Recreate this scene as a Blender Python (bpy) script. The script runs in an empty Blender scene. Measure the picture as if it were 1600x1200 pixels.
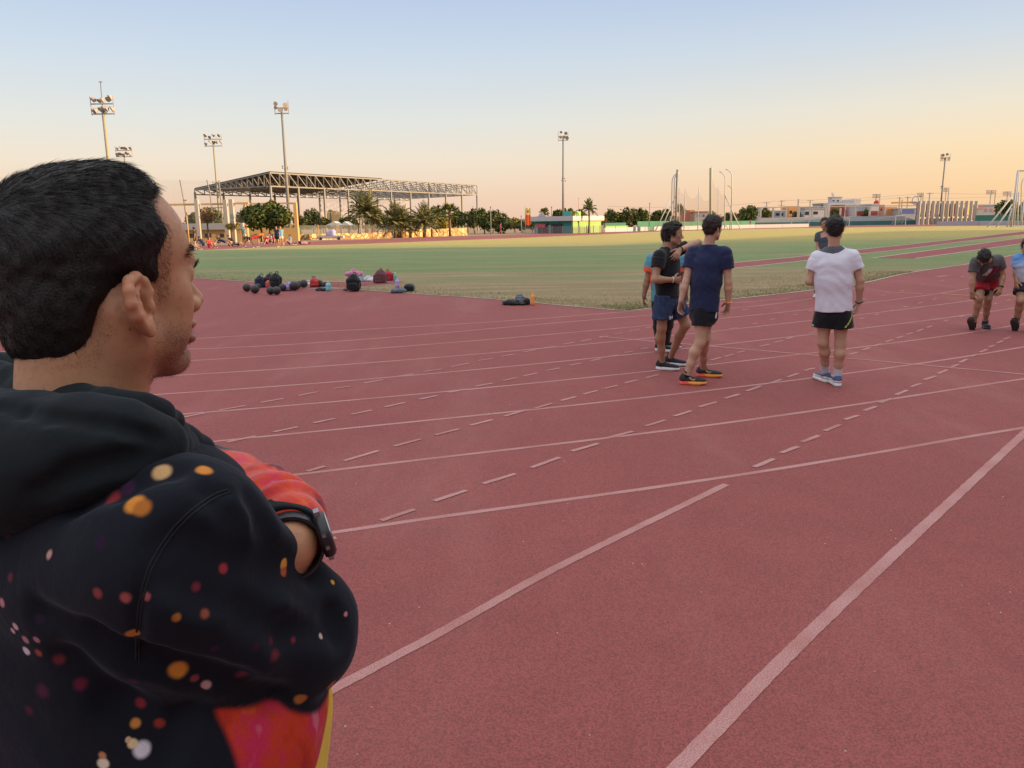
import bpy, bmesh, math, random, os
import numpy as np
from mathutils import Vector, Matrix, Quaternion
from mathutils.bvhtree import BVHTree
random.seed(7); np.random.seed(7)
S = bpy.context.scene
COL = S.collection
W_, H_, FPX = 1600.0, 1200.0, 1232.0
CAMH, PITCH, ROLL = 1.67, math.atan((600-349)/FPX), 0.0143
FWD = Vector((0, math.cos(PITCH), -math.sin(PITCH)))
UP0 = Vector((0, math.sin(PITCH), math.cos(PITCH)))
RT = math.cos(ROLL)*Vector((1,0,0)) - math.sin(ROLL)*UP0
UPV = math.cos(ROLL)*UP0 + math.sin(ROLL)*Vector((1,0,0))
CAM = Vector((0,0,CAMH))
def ray(x, y): return FWD + (x-800)/FPX*RT + (600-y)/FPX*UPV
def G(x, y, z=0.0):
    """ground point seen at a photo pixel"""
    d = ray(x, y); t = (z-CAMH)/d.z
    return CAM + d*t
def at(x, y, Y):
    """point on a photo pixel's ray at world depth Y"""
    d = ray(x, y); return CAM + d*(Y/d.y)
def hor(x): return 349-0.0143*(x-800)
def V(*a): return Vector(a)

# ------------------------------------------------------------------ scene tree
def tag(o, label=None, cat=None, group=None, kind=None):
    if label: o['label'] = label
    if cat: o['category'] = cat
    if group: o['group'] = group
    if kind: o['kind'] = kind
    return o
def thing(name, label, cat, loc=(0,0,0), group=None, rz=0.0):
    o = bpy.data.objects.new(name, None); COL.objects.link(o)
    o.empty_display_size = 0.2
    o.location = loc; o.rotation_euler = (0,0,rz)
    return tag(o, label, cat, group)
def add_mesh(name, me, mats, parent=None, loc=None):
    o = bpy.data.objects.new(name, me); COL.objects.link(o)
    for m in (mats if isinstance(mats,(list,tuple)) else [mats]): me.materials.append(m)
    if parent is not None: o.parent = parent
    if loc is not None: o.location = loc
    return o
def copy_tree(o, parent=None):
    c = o.copy(); COL.objects.link(c)
    if parent is not None:
        c.parent = parent
    for ch in list(o.children): copy_tree(ch, c)
    return c
class MB:
    """collects shapes into ONE mesh"""
    def __init__(s): s.v=[]; s.f=[]; s.m=[]; s.sm=[]
    def add(s, vs, fs, mi=0, smooth=False):
        b=len(s.v); s.v += [tuple(p) for p in vs]
        for f in fs: s.f.append(tuple(i+b for i in f)); s.m.append(mi); s.sm.append(smooth)
    def box(s, c, size, rz=0.0, mi=0, M=None):
        x,y,z = size[0]/2,size[1]/2,size[2]/2
        P=[Vector((a,b,d)) for a in(-x,x) for b in(-y,y) for d in(-z,z)]
        R = M if M is not None else Matrix.Rotation(rz,3,'Z')
        s.add([R@p+Vector(c) for p in P],[(0,1,3,2),(4,6,7,5),(0,4,5,1),(2,3,7,6),(0,2,6,4),(1,5,7,3)],mi)
    def beam(s, a, b, w, h, mi=0, up=V(0,0,1)):
        a=Vector(a); b=Vector(b); d=(b-a); L=d.length
        if L<1e-6: return
        d/=L
        if abs(d.dot(up))>.99: up=V(1,0,0)
        x=d.cross(up).normalized(); z=x.cross(d)
        s.box((a+b)/2,(w,L,h),mi=mi,M=Matrix((x,d,z)).transposed())
    def tube(s, pts, rad, n=8, mi=0, caps=True, smooth=True):
        pts=[Vector(p) for p in pts]; k=len(pts)
        if not isinstance(rad,(list,tuple)): rad=[rad]*k
        vs=[]; fs=[]; prev=None
        for i,p in enumerate(pts):
            d=(pts[min(i+1,k-1)]-pts[max(i-1,0)]).normalized()
            if prev is None:
                a=V(0,0,1) if abs(d.z)<.9 else V(1,0,0)
                x=d.cross(a).normalized()
            else:
                x=(prev-d*prev.dot(d)).normalized()
            prev=x; y=d.cross(x)
            for j in range(n):
                t=2*math.pi*j/n
                vs.append(p+(x*math.cos(t)+y*math.sin(t))*rad[i])
        for i in range(k-1):
            for j in range(n):
                fs.append((i*n+j,i*n+(j+1)%n,(i+1)*n+(j+1)%n,(i+1)*n+j))
        s.add(vs,fs,mi,smooth)
        if caps:
            b=len(s.v)-len(vs)
            s.f.append(tuple(b+j for j in range(n))[::-1]); s.m.append(mi); s.sm.append(False)
            s.f.append(tuple(b+(k-1)*n+j for j in range(n))); s.m.append(mi); s.sm.append(False)
    def lathe(s, prof, c, n=16, mi=0, R=None):
        vs=[]; fs=[]; c=Vector(c)
        for r,z in prof:
            for j in range(n):
                t=2*math.pi*j/n; p=V(r*math.cos(t),r*math.sin(t),z)
                vs.append((R@p if R else p)+c)
        for i in range(len(prof)-1):
            for j in range(n): fs.append((i*n+j,i*n+(j+1)%n,(i+1)*n+(j+1)%n,(i+1)*n+j))
        s.add(vs,fs,mi,True)
        b=len(s.v)-len(vs)
        s.f.append(tuple(b+j for j in range(n))[::-1]); s.m.append(mi); s.sm.append(False)
        k=(len(prof)-1)*n
        s.f.append(tuple(b+k+j for j in range(n))); s.m.append(mi); s.sm.append(False)
    def ball(s, c, r, nu=14, nv=9, mi=0):
        prof=[(max(1e-4,math.sin(math.pi*i/nv)),-math.cos(math.pi*i/nv)) for i in range(nv+1)]
        if not isinstance(r,(list,tuple)): r=(r,r,r)
        b=len(s.v); s.lathe(prof,(0,0,0),nu,mi)
        for i in range(b,len(s.v)):
            x,y,z=s.v[i]; s.v[i]=(x*r[0]+c[0],y*r[1]+c[1],z*r[2]+c[2])
    def prism(s, poly, z0, z1, mi=0):
        n=len(poly)
        s.add([(x,y,z0) for x,y in poly]+[(x,y,z1) for x,y in poly],
              [tuple(range(n))[::-1],tuple(range(n,2*n))]+[(i,(i+1)%n,n+(i+1)%n,n+i) for i in range(n)],mi)
    def build(s, name, mats, parent=None, origin=None):
        o=Vector(origin) if origin is not None else (Vector(parent.location) if parent is not None else V(0,0,0))
        me=bpy.data.meshes.new(name)
        me.from_pydata([(p[0]-o.x,p[1]-o.y,p[2]-o.z) for p in s.v],[],s.f)
        me.polygons.foreach_set('material_index',s.m); me.polygons.foreach_set('use_smooth',s.sm)
        me.update()
        return add_mesh(name,me,mats,parent,o if parent is None else None)

# ------------------------------------------------------------------ implicit surfaces (numpy) -> mesh
def nrm(v):
    v=np.asarray(v,float); return v/max(np.linalg.norm(v),1e-9)
A_=lambda v: np.array(v,dtype=np.float32)
class Field:
    """smooth-blended solid; every shape is evaluated only inside its own box"""
    def __init__(s): s.ops=[]
    def cone(s,a,b,ra,rb,k=.02,op='u'):
        a=A_(a);b=A_(b);R=max(ra,rb)
        def f(P):
            ab=b-a; L2=max(float(ab@ab),1e-12)
            t=np.clip(((P-a)@ab)/L2,0,1)
            return np.linalg.norm(P-a-t[:,None]*ab,axis=1)-(ra+(rb-ra)*t)
        s.ops.append((op,f,k,np.minimum(a,b)-R,np.maximum(a,b)+R)); return s
    def chain(s,pts,rads,k=.02,op='u'):
        for i in range(len(pts)-1): s.cone(pts[i],pts[i+1],rads[i],rads[i+1],k,op)
        return s
    def econe(s,a,b,sa,sb,lat,k=.03,op='u',flat=False,ends=1.0):
        """cone of elliptic section: sa,sb=(half width along lat, half depth)"""
        a=A_(a);b=A_(b);R=max(*sa,*sb)
        ax=b-a; L=float(np.linalg.norm(ax)); ax=ax/L
        lx=A_(lat); lx=lx-ax*float(lx@ax); lx=lx/np.linalg.norm(lx); dx=np.cross(ax,lx).astype(np.float32)
        def f(P):
            Q=P-a; w=Q@ax; t=np.clip(w/L,0,1)
            u=Q@lx; v=Q@dx
            wa=sa[0]+(sb[0]-sa[0])*t; da=sa[1]+(sb[1]-sa[1])*t
            e=w-t*L
            m=np.minimum(wa,da)
            if flat:
                q=np.sqrt((u/wa)**2+(v/da)**2)
                g=np.sqrt((u/wa**2)**2+(v/da**2)**2)+1e-6
                r=np.where(q<.3,(q-1)*m,q*(q-1)/g)
                return np.maximum(r,np.abs(w-L/2)-L/2)
            h=m*ends
            q=np.sqrt((u/wa)**2+(v/da)**2+(e/h)**2)
            g=np.sqrt((u/wa**2)**2+(v/da**2)**2+(e/h**2)**2)+1e-6
            return np.where(q<.3,(q-1)*m,q*(q-1)/g)
        s.ops.append((op,f,k,np.minimum(a,b)-R,np.maximum(a,b)+R)); return s
    def ell(s,c,r,M=None,k=.02,op='u'):
        """M: rows = local axes"""
        c=A_(c); r=A_(r); R=float(r.max()); M=np.eye(3,dtype=np.float32) if M is None else A_(M)
        def f(P):
            Q=(P-c)@M.T
            q=np.linalg.norm(Q/r,axis=1); g=np.linalg.norm(Q/(r*r),axis=1)+1e-6
            return np.where(q<.3,(q-1)*float(r.min()),q*(q-1)/g)
        s.ops.append((op,f,k,c-R,c+R)); return s
    def box(s,c,h,M=None,rd=.02,k=.02,op='u'):
        c=A_(c);h=A_(h);R=float(np.linalg.norm(h)); M=np.eye(3,dtype=np.float32) if M is None else A_(M)
        def f(P):
            q=np.abs((P-c)@M.T)-(h-rd)
            return np.linalg.norm(np.maximum(q,0),axis=1)+np.minimum(q.max(axis=1),0)-rd
        s.ops.append((op,f,k,c-R,c+R)); return s
    def cut(s,p,n,k=.004):
        """keep the side n points away from"""
        p=A_(p); n=A_(nrm(n))
        s.ops.append(('i',lambda P:(P-p)@n,k,None,None)); return s
    def keep(s,f,k=.004):
        s.ops.append(('i',f,k,None,None)); return s
    def warp(s,f):
        s.ops.append(('w',f,0,None,None)); return s
    def merge(s,o):
        s.ops+=o.ops; return s
    def grid(s,h,pad=None):
        lo=np.min([o[3] for o in s.ops if o[0]=='u'],axis=0); hi=np.max([o[4] for o in s.ops if o[0]=='u'],axis=0)
        pad=pad or 3*h
        lo=lo-pad; hi=hi+pad
        n=np.ceil((hi-lo)/h).astype(int)+1
        F=np.full(n,1.0,dtype=np.float32)
        ax=[(lo[i]+h*np.arange(n[i])).astype(np.float32) for i in range(3)]
        for op,f,k,a,b in s.ops:
            if a is None: i0=np.zeros(3,int); i1=n
            else:
                m=k+3*h
                i0=np.clip(np.floor((a-m-lo)/h).astype(int),0,n-1); i1=np.clip(np.ceil((b+m-lo)/h).astype(int)+1,1,n)
                if np.any(i1<=i0): continue
            sl=tuple(slice(i0[j],i1[j]) for j in range(3))
            X=np.stack(np.meshgrid(*[ax[j][i0[j]:i1[j]] for j in range(3)],indexing='ij'),-1)
            sh=X.shape[:3]; sub=F[sl]
            if op in('w','i') :
                near=np.abs(sub)<0.05 if op=='w' else sub<0.05
                if not near.any(): continue
                d=f(X[near])
                if op=='w': sub[near]=sub[near]+d
                else:
                    c=sub[near]
                    if k>0: hh=np.maximum(k-np.abs(c-d),0)/k; sub[near]=np.maximum(c,d)+hh*hh*k*.25
                    else: sub[near]=np.maximum(c,d)
                F[sl]=sub; continue
            d=f(X.reshape(-1,3)).reshape(sh).astype(np.float32)
            if op=='u':
                if k>0: hh=np.maximum(k-np.abs(sub-d),0)/k; F[sl]=np.minimum(sub,d)-hh*hh*k*.25
                else: F[sl]=np.minimum(sub,d)
            else:
                d=-d
                if k>0: hh=np.maximum(k-np.abs(sub-d),0)/k; F[sl]=np.maximum(sub,d)+hh*hh*k*.25
                else: F[sl]=np.maximum(sub,d)
        return F,lo,h
    def mesh(s,h,smooth=2):
        F,lo,h=s.grid(h)
        return surface(F,lo,h,smooth)
def surface(F,lo,h,smooth=2):
    ins=F<0
    c=ins[:-1,:-1,:-1].astype(np.int8)
    cnt=np.zeros_like(c)
    nx,ny,nz=c.shape
    for dx in(0,1):
        for dy in(0,1):
            for dz in(0,1): cnt+=ins[dx:dx+nx,dy:dy+ny,dz:dz+nz]
    act=(cnt>0)&(cnt<8)
    idx=np.argwhere(act)
    if len(idx)==0: return np.zeros((0,3)),np.zeros((0,4),int)
    vid=np.full(c.shape,-1,dtype=np.int64); vid[act]=np.arange(len(idx))
    acc=np.zeros((len(idx),3)); num=np.zeros(len(idx))
    corners=[(a,b,d) for a in(0,1) for b in(0,1) for d in(0,1)]
    for a in corners:
        for axx in range(3):
            if a[axx]: continue
            b=list(a); b[axx]=1
            fa=F[idx[:,0]+a[0],idx[:,1]+a[1],idx[:,2]+a[2]]; fb=F[idx[:,0]+b[0],idx[:,1]+b[1],idx[:,2]+b[2]]
            m=(fa<0)!=(fb<0)
            t=np.where(m,fa/np.where(m,fa-fb,1),0)
            p=np.tile(np.array(a,float),(len(idx),1)); p[:,axx]=t
            acc[m]+=p[m]; num[m]+=1
    v=(idx+acc/num[:,None])*h+lo
    quads=[]
    for axx in range(3):
        o=[i for i in range(3) if i!=axx]
        sl=[slice(None)]*3; sl2=[slice(None)]*3
        n=F.shape[axx]
        sl[axx]=slice(0,n-1); sl2[axx]=slice(1,n)
        for q in o: sl[q]=slice(1,F.shape[q]-1); sl2[q]=slice(1,F.shape[q]-1)
        A=ins[tuple(sl)]; B=ins[tuple(sl2)]
        e=np.argwhere(A!=B)
        if len(e)==0: continue
        fl=A[e[:,0],e[:,1],e[:,2]]
        e=e.copy()
        for q in o: e[:,q]+=1
        def cell(d1,d2):
            k=e.copy(); k[:,o[0]]-=d1; k[:,o[1]]-=d2
            return vid[k[:,0],k[:,1],k[:,2]]
        q=np.stack([cell(1,1),cell(0,1),cell(0,0),cell(1,0)],1)
        if axx==1: fl=~fl
        q[~fl]=q[~fl][:,::-1]
        quads.append(q)
    q=np.concatenate(quads); q=q[(q>=0).all(1)]
    if smooth:
        ed=np.concatenate([q[:,[0,1]],q[:,[1,2]],q[:,[2,3]],q[:,[3,0]]])
        for it in range(smooth):
            s=np.zeros_like(v); n=np.zeros(len(v))
            for a,b in((0,1),(1,0)):
                for i in range(3): s[:,i]+=np.bincount(ed[:,a],v[ed[:,b],i],len(v))
                n+=np.bincount(ed[:,a],minlength=len(v))
            v=v*.5+.5*s/np.maximum(n,1)[:,None]
    return v,q
def np_mesh(name,v,q,smooth=True):
    me=bpy.data.meshes.new(name)
    q=np.asarray(q); k=q.shape[1] if len(q) else 4
    me.vertices.add(len(v)); me.vertices.foreach_set('co',np.asarray(v,dtype=np.float32).ravel())
    me.loops.add(len(q)*k); me.loops.foreach_set('vertex_index',q.ravel().astype(np.int32))
    me.polygons.add(len(q)); me.polygons.foreach_set('loop_start',(np.arange(len(q))*k).astype(np.int32))
    me.polygons.foreach_set('use_smooth',np.full(len(q),smooth))
    me.update(calc_edges=True); me.validate()
    return me
def solid(name,field,h,mat,parent,smooth=2):
    v,q=field.mesh(h,smooth)
    o=np.array(parent.location) if parent is not None else np.zeros(3)
    ob=add_mesh(name,np_mesh(name,v-o,q),mat,parent)
    return ob
# cheap smooth vector noise for cloth folds: sum of warped sines
def folds(freq,amp,dirs,seed=0):
    r=np.random.RandomState(seed)
    ph=r.rand(24)*6.28
    D=[A_(nrm(d)) for d in dirs]
    def f(P):
        w=.035*np.sin(P@A_([9.,4.,7.])+ph[0])+.028*np.sin(P@A_([-5.,11.,6.])+ph[1])+.015*np.sin(P@A_([17.,-9.,13.])+ph[5])
        o=0
        for i,d in enumerate(D):
            m=.5+.5*np.sin(P@A_([7.,-6.,5.5])*(1+.3*i)+ph[2+i])
            o=o+np.sin((P@d+w*(1+.4*i))*freq*(1+.37*i)+ph[6+i])*m
        return (o*amp/len(D)).astype(np.float32)
    return f
def noise3(freq,amp,seed=0):
    r=np.random.RandomState(seed); K=r.randn(10,3).astype(np.float32); K/=np.linalg.norm(K,axis=1)[:,None]; ph=r.rand(10)*6.28; fr=freq*(.6+.8*r.rand(10))
    def f(P):
        o=0
        for i in range(10): o=o+np.sin((P@K[i])*fr[i]+ph[i])
        return (o*amp/3).astype(np.float32)
    return f
SUN_E=5.0; SKY_S=.12; SKY_AIR=1.0; SKY_DUST=1.5; SKY_OZ=1.5; EXPO=1.0; SKY_MUL=4.05; SKY_NI=.08
# ------------------------------------------------------------------ materials
def srgb(*c):
    return tuple(((x/255)/12.92 if x/255<=.04045 else ((x/255+.055)/1.055)**2.4) for x in c)
class NT:
    def __init__(s,name):
        s.m=bpy.data.materials.new(name); s.m.use_nodes=True; s.t=s.m.node_tree; s.n=s.t.nodes; s.l=s.t.links
        s.b=s.n['Principled BSDF']
    def new(s,ty,**kw):
        n=s.n.new(ty)
        for k,v in kw.items():
            if k in n.inputs.keys() if hasattr(n,'inputs') else False: n.inputs[k].default_value=v
            else: setattr(n,k,v)
        return n
    def coord(s,scale=(1,1,1),which='Object',rot=(0,0,0)):
        c=s.n.new('ShaderNodeTexCoord'); m=s.n.new('ShaderNodeMapping')
        m.inputs['Scale'].default_value=scale; m.inputs['Rotation'].default_value=rot
        s.l.new(c.outputs[which],m.inputs['Vector']); return m.outputs['Vector']
    def noise(s,vec,scale,detail=3,rough=.55):
        n=s.n.new('ShaderNodeTexNoise'); n.inputs['Scale'].default_value=scale; n.inputs['Detail'].default_value=detail; n.inputs['Roughness'].default_value=rough
        s.l.new(vec,n.inputs['Vector']); return n.outputs['Fac']
    def ramp(s,fac,stops):
        r=s.n.new('ShaderNodeValToRGB'); e=r.color_ramp.elements
        while len(e)<len(stops): e.new(.5)
        for i,(p,c) in enumerate(stops):
            e[i].position=p; e[i].color=(*c,1) if len(c)==3 else c
        s.l.new(fac,r.inputs['Fac']); return r.outputs['Color']
    def mix(s,fac,a,b,mode='MIX'):
        m=s.n.new('ShaderNodeMix'); m.data_type='RGBA'; m.blend_type=mode
        for v,k in((fac,0),(a,6),(b,7)):
            if hasattr(v,'default_value') or hasattr(v,'is_linked'): s.l.new(v,m.inputs[k])
            elif isinstance(v,(int,float)): m.inputs[k].default_value=v
            else: m.inputs[k].default_value=(*v,1) if len(v)==3 else v
        return m.outputs[2]
    def math(s,op,a,b=None,clamp=False):
        m=s.n.new('ShaderNodeMath'); m.operation=op; m.use_clamp=clamp
        for v,k in((a,0),(b,1)):
            if v is None: continue
            if isinstance(v,(int,float)): m.inputs[k].default_value=v
            else: s.l.new(v,m.inputs[k])
        return m.outputs[0]
    def maprange(s,v,a,b,c=0.,d=1.,smooth=True):
        m=s.n.new('ShaderNodeMapRange'); m.interpolation_type='SMOOTHSTEP' if smooth else 'LINEAR'
        for k,x in(('From Min',a),('From Max',b),('To Min',c),('To Max',d)): m.inputs[k].default_value=x
        s.l.new(v,m.inputs['Value']); return m.outputs['Result']
    def bump(s,h,strength=.3,dist=.01,normal=None):
        b=s.n.new('ShaderNodeBump'); b.inputs['Strength'].default_value=strength; b.inputs['Distance'].default_value=dist
        s.l.new(h,b.inputs['Height'])
        if normal: s.l.new(normal,b.inputs['Normal'])
        s.l.new(b.outputs['Normal'],s.b.inputs['Normal']); return b.outputs['Normal']
    def out(s,color=None,rough=.7,spec=.3,metal=0.):
        if color is not None:
            if hasattr(color,'is_linked'): s.l.new(color,s.b.inputs['Base Color'])
            else: s.b.inputs['Base Color'].default_value=(*color,1)
        if isinstance(rough,(int,float)): s.b.inputs['Roughness'].default_value=rough
        else: s.l.new(rough,s.b.inputs['Roughness'])
        s.b.inputs['Specular IOR Level'].default_value=spec; s.b.inputs['Metallic'].default_value=metal
        return s.m
_cache={}
def plain(name,c,rough=.7,var=.25,scale=6.,spec=.3,metal=0.,bump=0.,bscale=80.):
    """a colour broken up by noise"""
    if name in _cache: return _cache[name]
    n=NT(name); v=n.coord()
    f=n.noise(v,scale,4)
    col=n.mix(f,tuple(x*(1-var) for x in c),tuple(min(1,x*(1+var)) for x in c))
    if bump: n.bump(n.noise(v,bscale,3),bump,.01)
    _cache[name]=n.out(col,rough,spec,metal); return _cache[name]
def cloth(name,c,var=.18,rough=.85,weave=900.):
    if name in _cache: return _cache[name]
    n=NT(name); v=n.coord()
    f=n.noise(v,14,4); g=n.noise(v,weave,1)
    col=n.mix(f,tuple(x*(1-var) for x in c),tuple(min(1,x*(1+var)) for x in c))
    col=n.mix(n.math('MULTIPLY',g,.35),col,(0,0,0))
    n.bump(n.math('ADD',n.noise(v,22,3),n.math('MULTIPLY',g,.15)),.35,.012)
    n.b.inputs['Sheen Weight'].default_value=.15
    _cache[name]=n.out(col,rough,.2); return _cache[name]
def skin(name,c):
    if name in _cache: return _cache[name]
    n=NT(name); v=n.coord()
    f=n.noise(v,11,4); g=n.noise(v,90,2)
    col=n.mix(f,(c[0]*.82,c[1]*.78,c[2]*.76),(min(1,c[0]*1.12),c[1]*1.12,c[2]*1.1))
    col=n.mix(n.maprange(g,.55,.75,0,.25),col,(c[0]*.7,c[1]*.55,c[2]*.5))
    n.b.inputs['Subsurface Weight'].default_value=.12; n.b.inputs['Subsurface Radius'].default_value=(.012,.005,.003)
    n.b.inputs['Subsurface Scale'].default_value=.5
    n.bump(n.noise(v,180,2),.12,.004)
    _cache[name]=n.out(col,.52,.4); return _cache[name]
# ------------------------------------------------------------------ ground, track, field
def track_mat():
    n=NT('track_rubber'); v=n.coord()
    big=n.noise(v,.35,4); mid=n.noise(v,3.0,4); fine=n.noise(v,135,3,.75); grit=n.noise(v,420,1)
    col=n.mix(n.maprange(big,.3,.7),TRK,tuple(x*1.14 for x in TRK))
    col=n.mix(n.maprange(mid,.35,.75,0,.35),col,(TRK[0]*.8,TRK[1]*.86,TRK[2]*.9))
    sp=n.maprange(fine,.40,.62)
    col=n.mix(n.math('MULTIPLY',sp,.78),col,(TRK[0]*.42,TRK[1]*.5,TRK[2]*.55))
    lt=n.maprange(grit,.62,.74,0,.30)
    col=n.mix(lt,col,(.50,.30,.28))
    scf=n.noise(n.coord((2.2,.25,1),rot=(0,0,-.75)),1.6,5,.7)
    col=n.mix(n.maprange(scf,.56,.72,0,.30),col,(TRK[0]*.62,TRK[1]*.66,TRK[2]*.72))
    dust=n.noise(n.coord((.5,.12,1),rot=(0,0,.7)),1.4,5,.65)
    col=n.mix(n.maprange(dust,.48,.75,0,.2),col,(.40,.20,.175))
    n.bump(n.math('ADD',fine,n.math('MULTIPLY',grit,.6)),.55,.004)
    return n.out(col,.88,.25)
def line_mat(name,c,wear=.5):
    n=NT(name); v=n.coord()
    f=n.noise(v,170,2,.7); g=n.noise(v,2.2,3); e=n.noise(v,420,1)
    w=n.math('ADD',n.maprange(f,.42,.60,0,.62),n.maprange(g,.35,.75,0,wear),clamp=True)
    col=n.mix(w,c,(TRK[0]*1.02,TRK[1]*1.25,TRK[2]*1.2))
    n.bump(n.math('ADD',f,n.math('MULTIPLY',e,.6)),.5,.004)
    return n.out(col,.85,.25)
def grass_mat():
    n=NT('field_grass'); v=n.coord()
    sep=n.n.new('ShaderNodeSeparateXYZ'); n.l.new(v,sep.inputs[0])
    warp=n.noise(n.coord((.05,.16,1)),1.0,4); streak=n.noise(n.coord((.25,1.6,1),rot=(0,0,.12)),1.0,4,.65)
    y=n.math('ADD',sep.outputs['Y'],n.math('MULTIPLY',n.math('SUBTRACT',warp,.5),34))
    green=n.maprange(y,22,31)
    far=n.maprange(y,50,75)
    patch=n.maprange(n.noise(n.coord((.06,.3,1)),1.0,3),.52,.66,0,.75)
    green=n.math('MULTIPLY',green,n.math('SUBTRACT',1.0,patch))
    clump=n.noise(v,9,4,.7); fine=n.noise(n.coord((60,110,60)),1.0,3,.7)
    tan=n.mix(n.maprange(streak,.32,.62),DRY1,DRY2)
    grn=n.mix(n.maprange(streak,.35,.65),GRN1,GRN2)
    col=n.mix(green,tan,grn)
    col=n.mix(n.math('MULTIPLY',far,.65),col,(.60,.43,.13))  # sunlit yellow of the far strip painted into the grass colour
    col=n.mix(n.maprange(clump,.5,.75,0,.55),col,(GRN1[0]*.45,GRN1[1]*.5,GRN1[2]*.5))
    col=n.mix(n.maprange(fine,.35,.7,0,.5),col,tuple(x*.55 for x in DRY1))
    n.bump(n.math('ADD',n.math('MULTIPLY',clump,1.0),n.math('MULTIPLY',fine,.5)),.9,.09)
    return n.out(col,.95,.1)
TRK=(.296,.077,.070)
DRY1=(.50,.375,.225); DRY2=(.35,.275,.15)
GRN1=(.185,.29,.115); GRN2=(.27,.335,.15)
M_TRK=track_mat(); M_LINE=line_mat('worn_line_paint',(.47,.265,.25),.40); M_ORANGE=line_mat('orange_line_paint',(.55,.28,.12),.25)
M_KERB=plain('pale_kerb',(.38,.30,.25),.85,.3,3.); M_WHITE=plain('white_line',(.52,.43,.36),.85,.2,3.)
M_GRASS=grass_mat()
M_DIRT=plain('dry_dirt',(.30,.21,.13),.95,.35,.25,.1,bump=.3,bscale=4)
def sheet(name,pts,z,mat,kind='structure'):
    me=bpy.data.meshes.new(name); bm=bmesh.new()
    f=bm.faces.new([bm.verts.new((p[0],p[1],z)) for p in pts])
    bm.normal_update()
    if f.normal.z<0: f.normal_flip()
    bmesh.ops.triangulate(bm,faces=bm.faces[:]); bm.to_mesh(me); bm.free()
    return tag(add_mesh(name,me,mat),kind=kind)
def spline(P,step=.25):
    P=[np.array((p[0],p[1])) for p in P]; out=[]
    Q=[2*P[0]-P[1]]+P+[2*P[-1]-P[-2]]
    for i in range(1,len(Q)-2):
        a,b,c,d=Q[i-1:i+3]; n=max(2,int(np.linalg.norm(c-b)/step))
        for k in range(n):
            t=k/n
            out.append(.5*((2*b)+(-a+c)*t+(2*a-5*b+4*c-d)*t*t+(-a+3*b-3*c+d)*t**3))
    out.append(P[-1]); return out
def ribbon(mb,P,w,z,mi=0,wob=0.0):
    n=len(P); vs=[]
    for i,p in enumerate(P):
        d=P[min(i+1,n-1)]-P[max(i-1,0)]; d=d/np.linalg.norm(d); s=np.array((-d[1],d[0]))
        a=w/2*(1+wob*random.uniform(-1,1)); b=w/2*(1+wob*random.uniform(-1,1))
        vs+= [(*(p-s*a),z),(*(p+s*b),z)]
    mb.add(vs,[(2*i,2*i+2,2*i+3,2*i+1) for i in range(n-1)],mi)
def fitcurve(P,deg=3):
    """least squares polynomial through ground points, in the rotated frame of the chord"""
    P=np.array([(p[0],p[1]) for p in P]); c=P.mean(0); d=P[-1]-P[0]; d=d/np.linalg.norm(d); n=np.array((-d[1],d[0]))
    u=(P-c)@d; w=(P-c)@n
    k=np.polyfit(u,w,min(deg,len(P)-2))
    us=np.linspace(u.min(),u.max(),max(20,int((u.max()-u.min())/.3)))
    return [c+d*x+n*np.polyval(k,x) for x in us]

g=bpy.data.meshes.new('ground')
bm=bmesh.new(); bmesh.ops.create_circle(bm,cap_ends=True,segments=64,radius=3000); bm.to_mesh(g); bm.free()
tag(add_mesh('ground',g,M_DIRT),kind='structure')
far_out=[(0,393),(200,388),(300,384.5),(464,378),(560,375),(700,370),(860,365),(1020,359.6),(1144,356.6),(1240,354),(1360,351.6),(1480,350.4),(1600,349.6),(1900,348)]
far_in=[(0,407),(200,397),(300,391.5),(464,384),(560,381.4),(700,376),(820,371.6),(940,366.3),(1020,362.2),(1144,358.4),(1240,356.6),(1360,354.9),(1480,353.4),(1600,352.4),(1900,350.5)]
trk=[G(*p) for p in far_out]
sheet('running_track',[V(-75,-30,0),V(-75,40,0)]+trk+[V(150,60,0),V(60,-30,0)],.004,M_TRK)
near_in=[(2000,325+40),(1700,381),(1600,396),(1571,401.5),(1513,412.8),(1421,426.7),(1349,442.5),(1278,452.7),(1190,463),(1132,469),(1075,475.3),(1020,482),(1000,484.4),(985,485.9),(968,485.6),(940,483.4),(880,478),(800,470.5),(720,464.4),(640,459),(560,453.2),(480,447.4),(392,440.8),(310,435.2),(200,428),(0,415)]
E_near=[G(*p) for p in near_in[1:]]
fld=[G(*p) for p in far_in]
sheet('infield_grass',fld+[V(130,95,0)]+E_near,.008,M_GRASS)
# kerb strips along the grass
mb=MB()
eL=spline(E_near[12:],.5); eR=spline(E_near[:13],.5)
ribbon(mb,eL,.085,.013,0,.25); ribbon(mb,eR,.06,.0125,1,.3)
tag(mb.build('track_kerb',[M_KERB,M_WHITE]),kind='structure')
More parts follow.
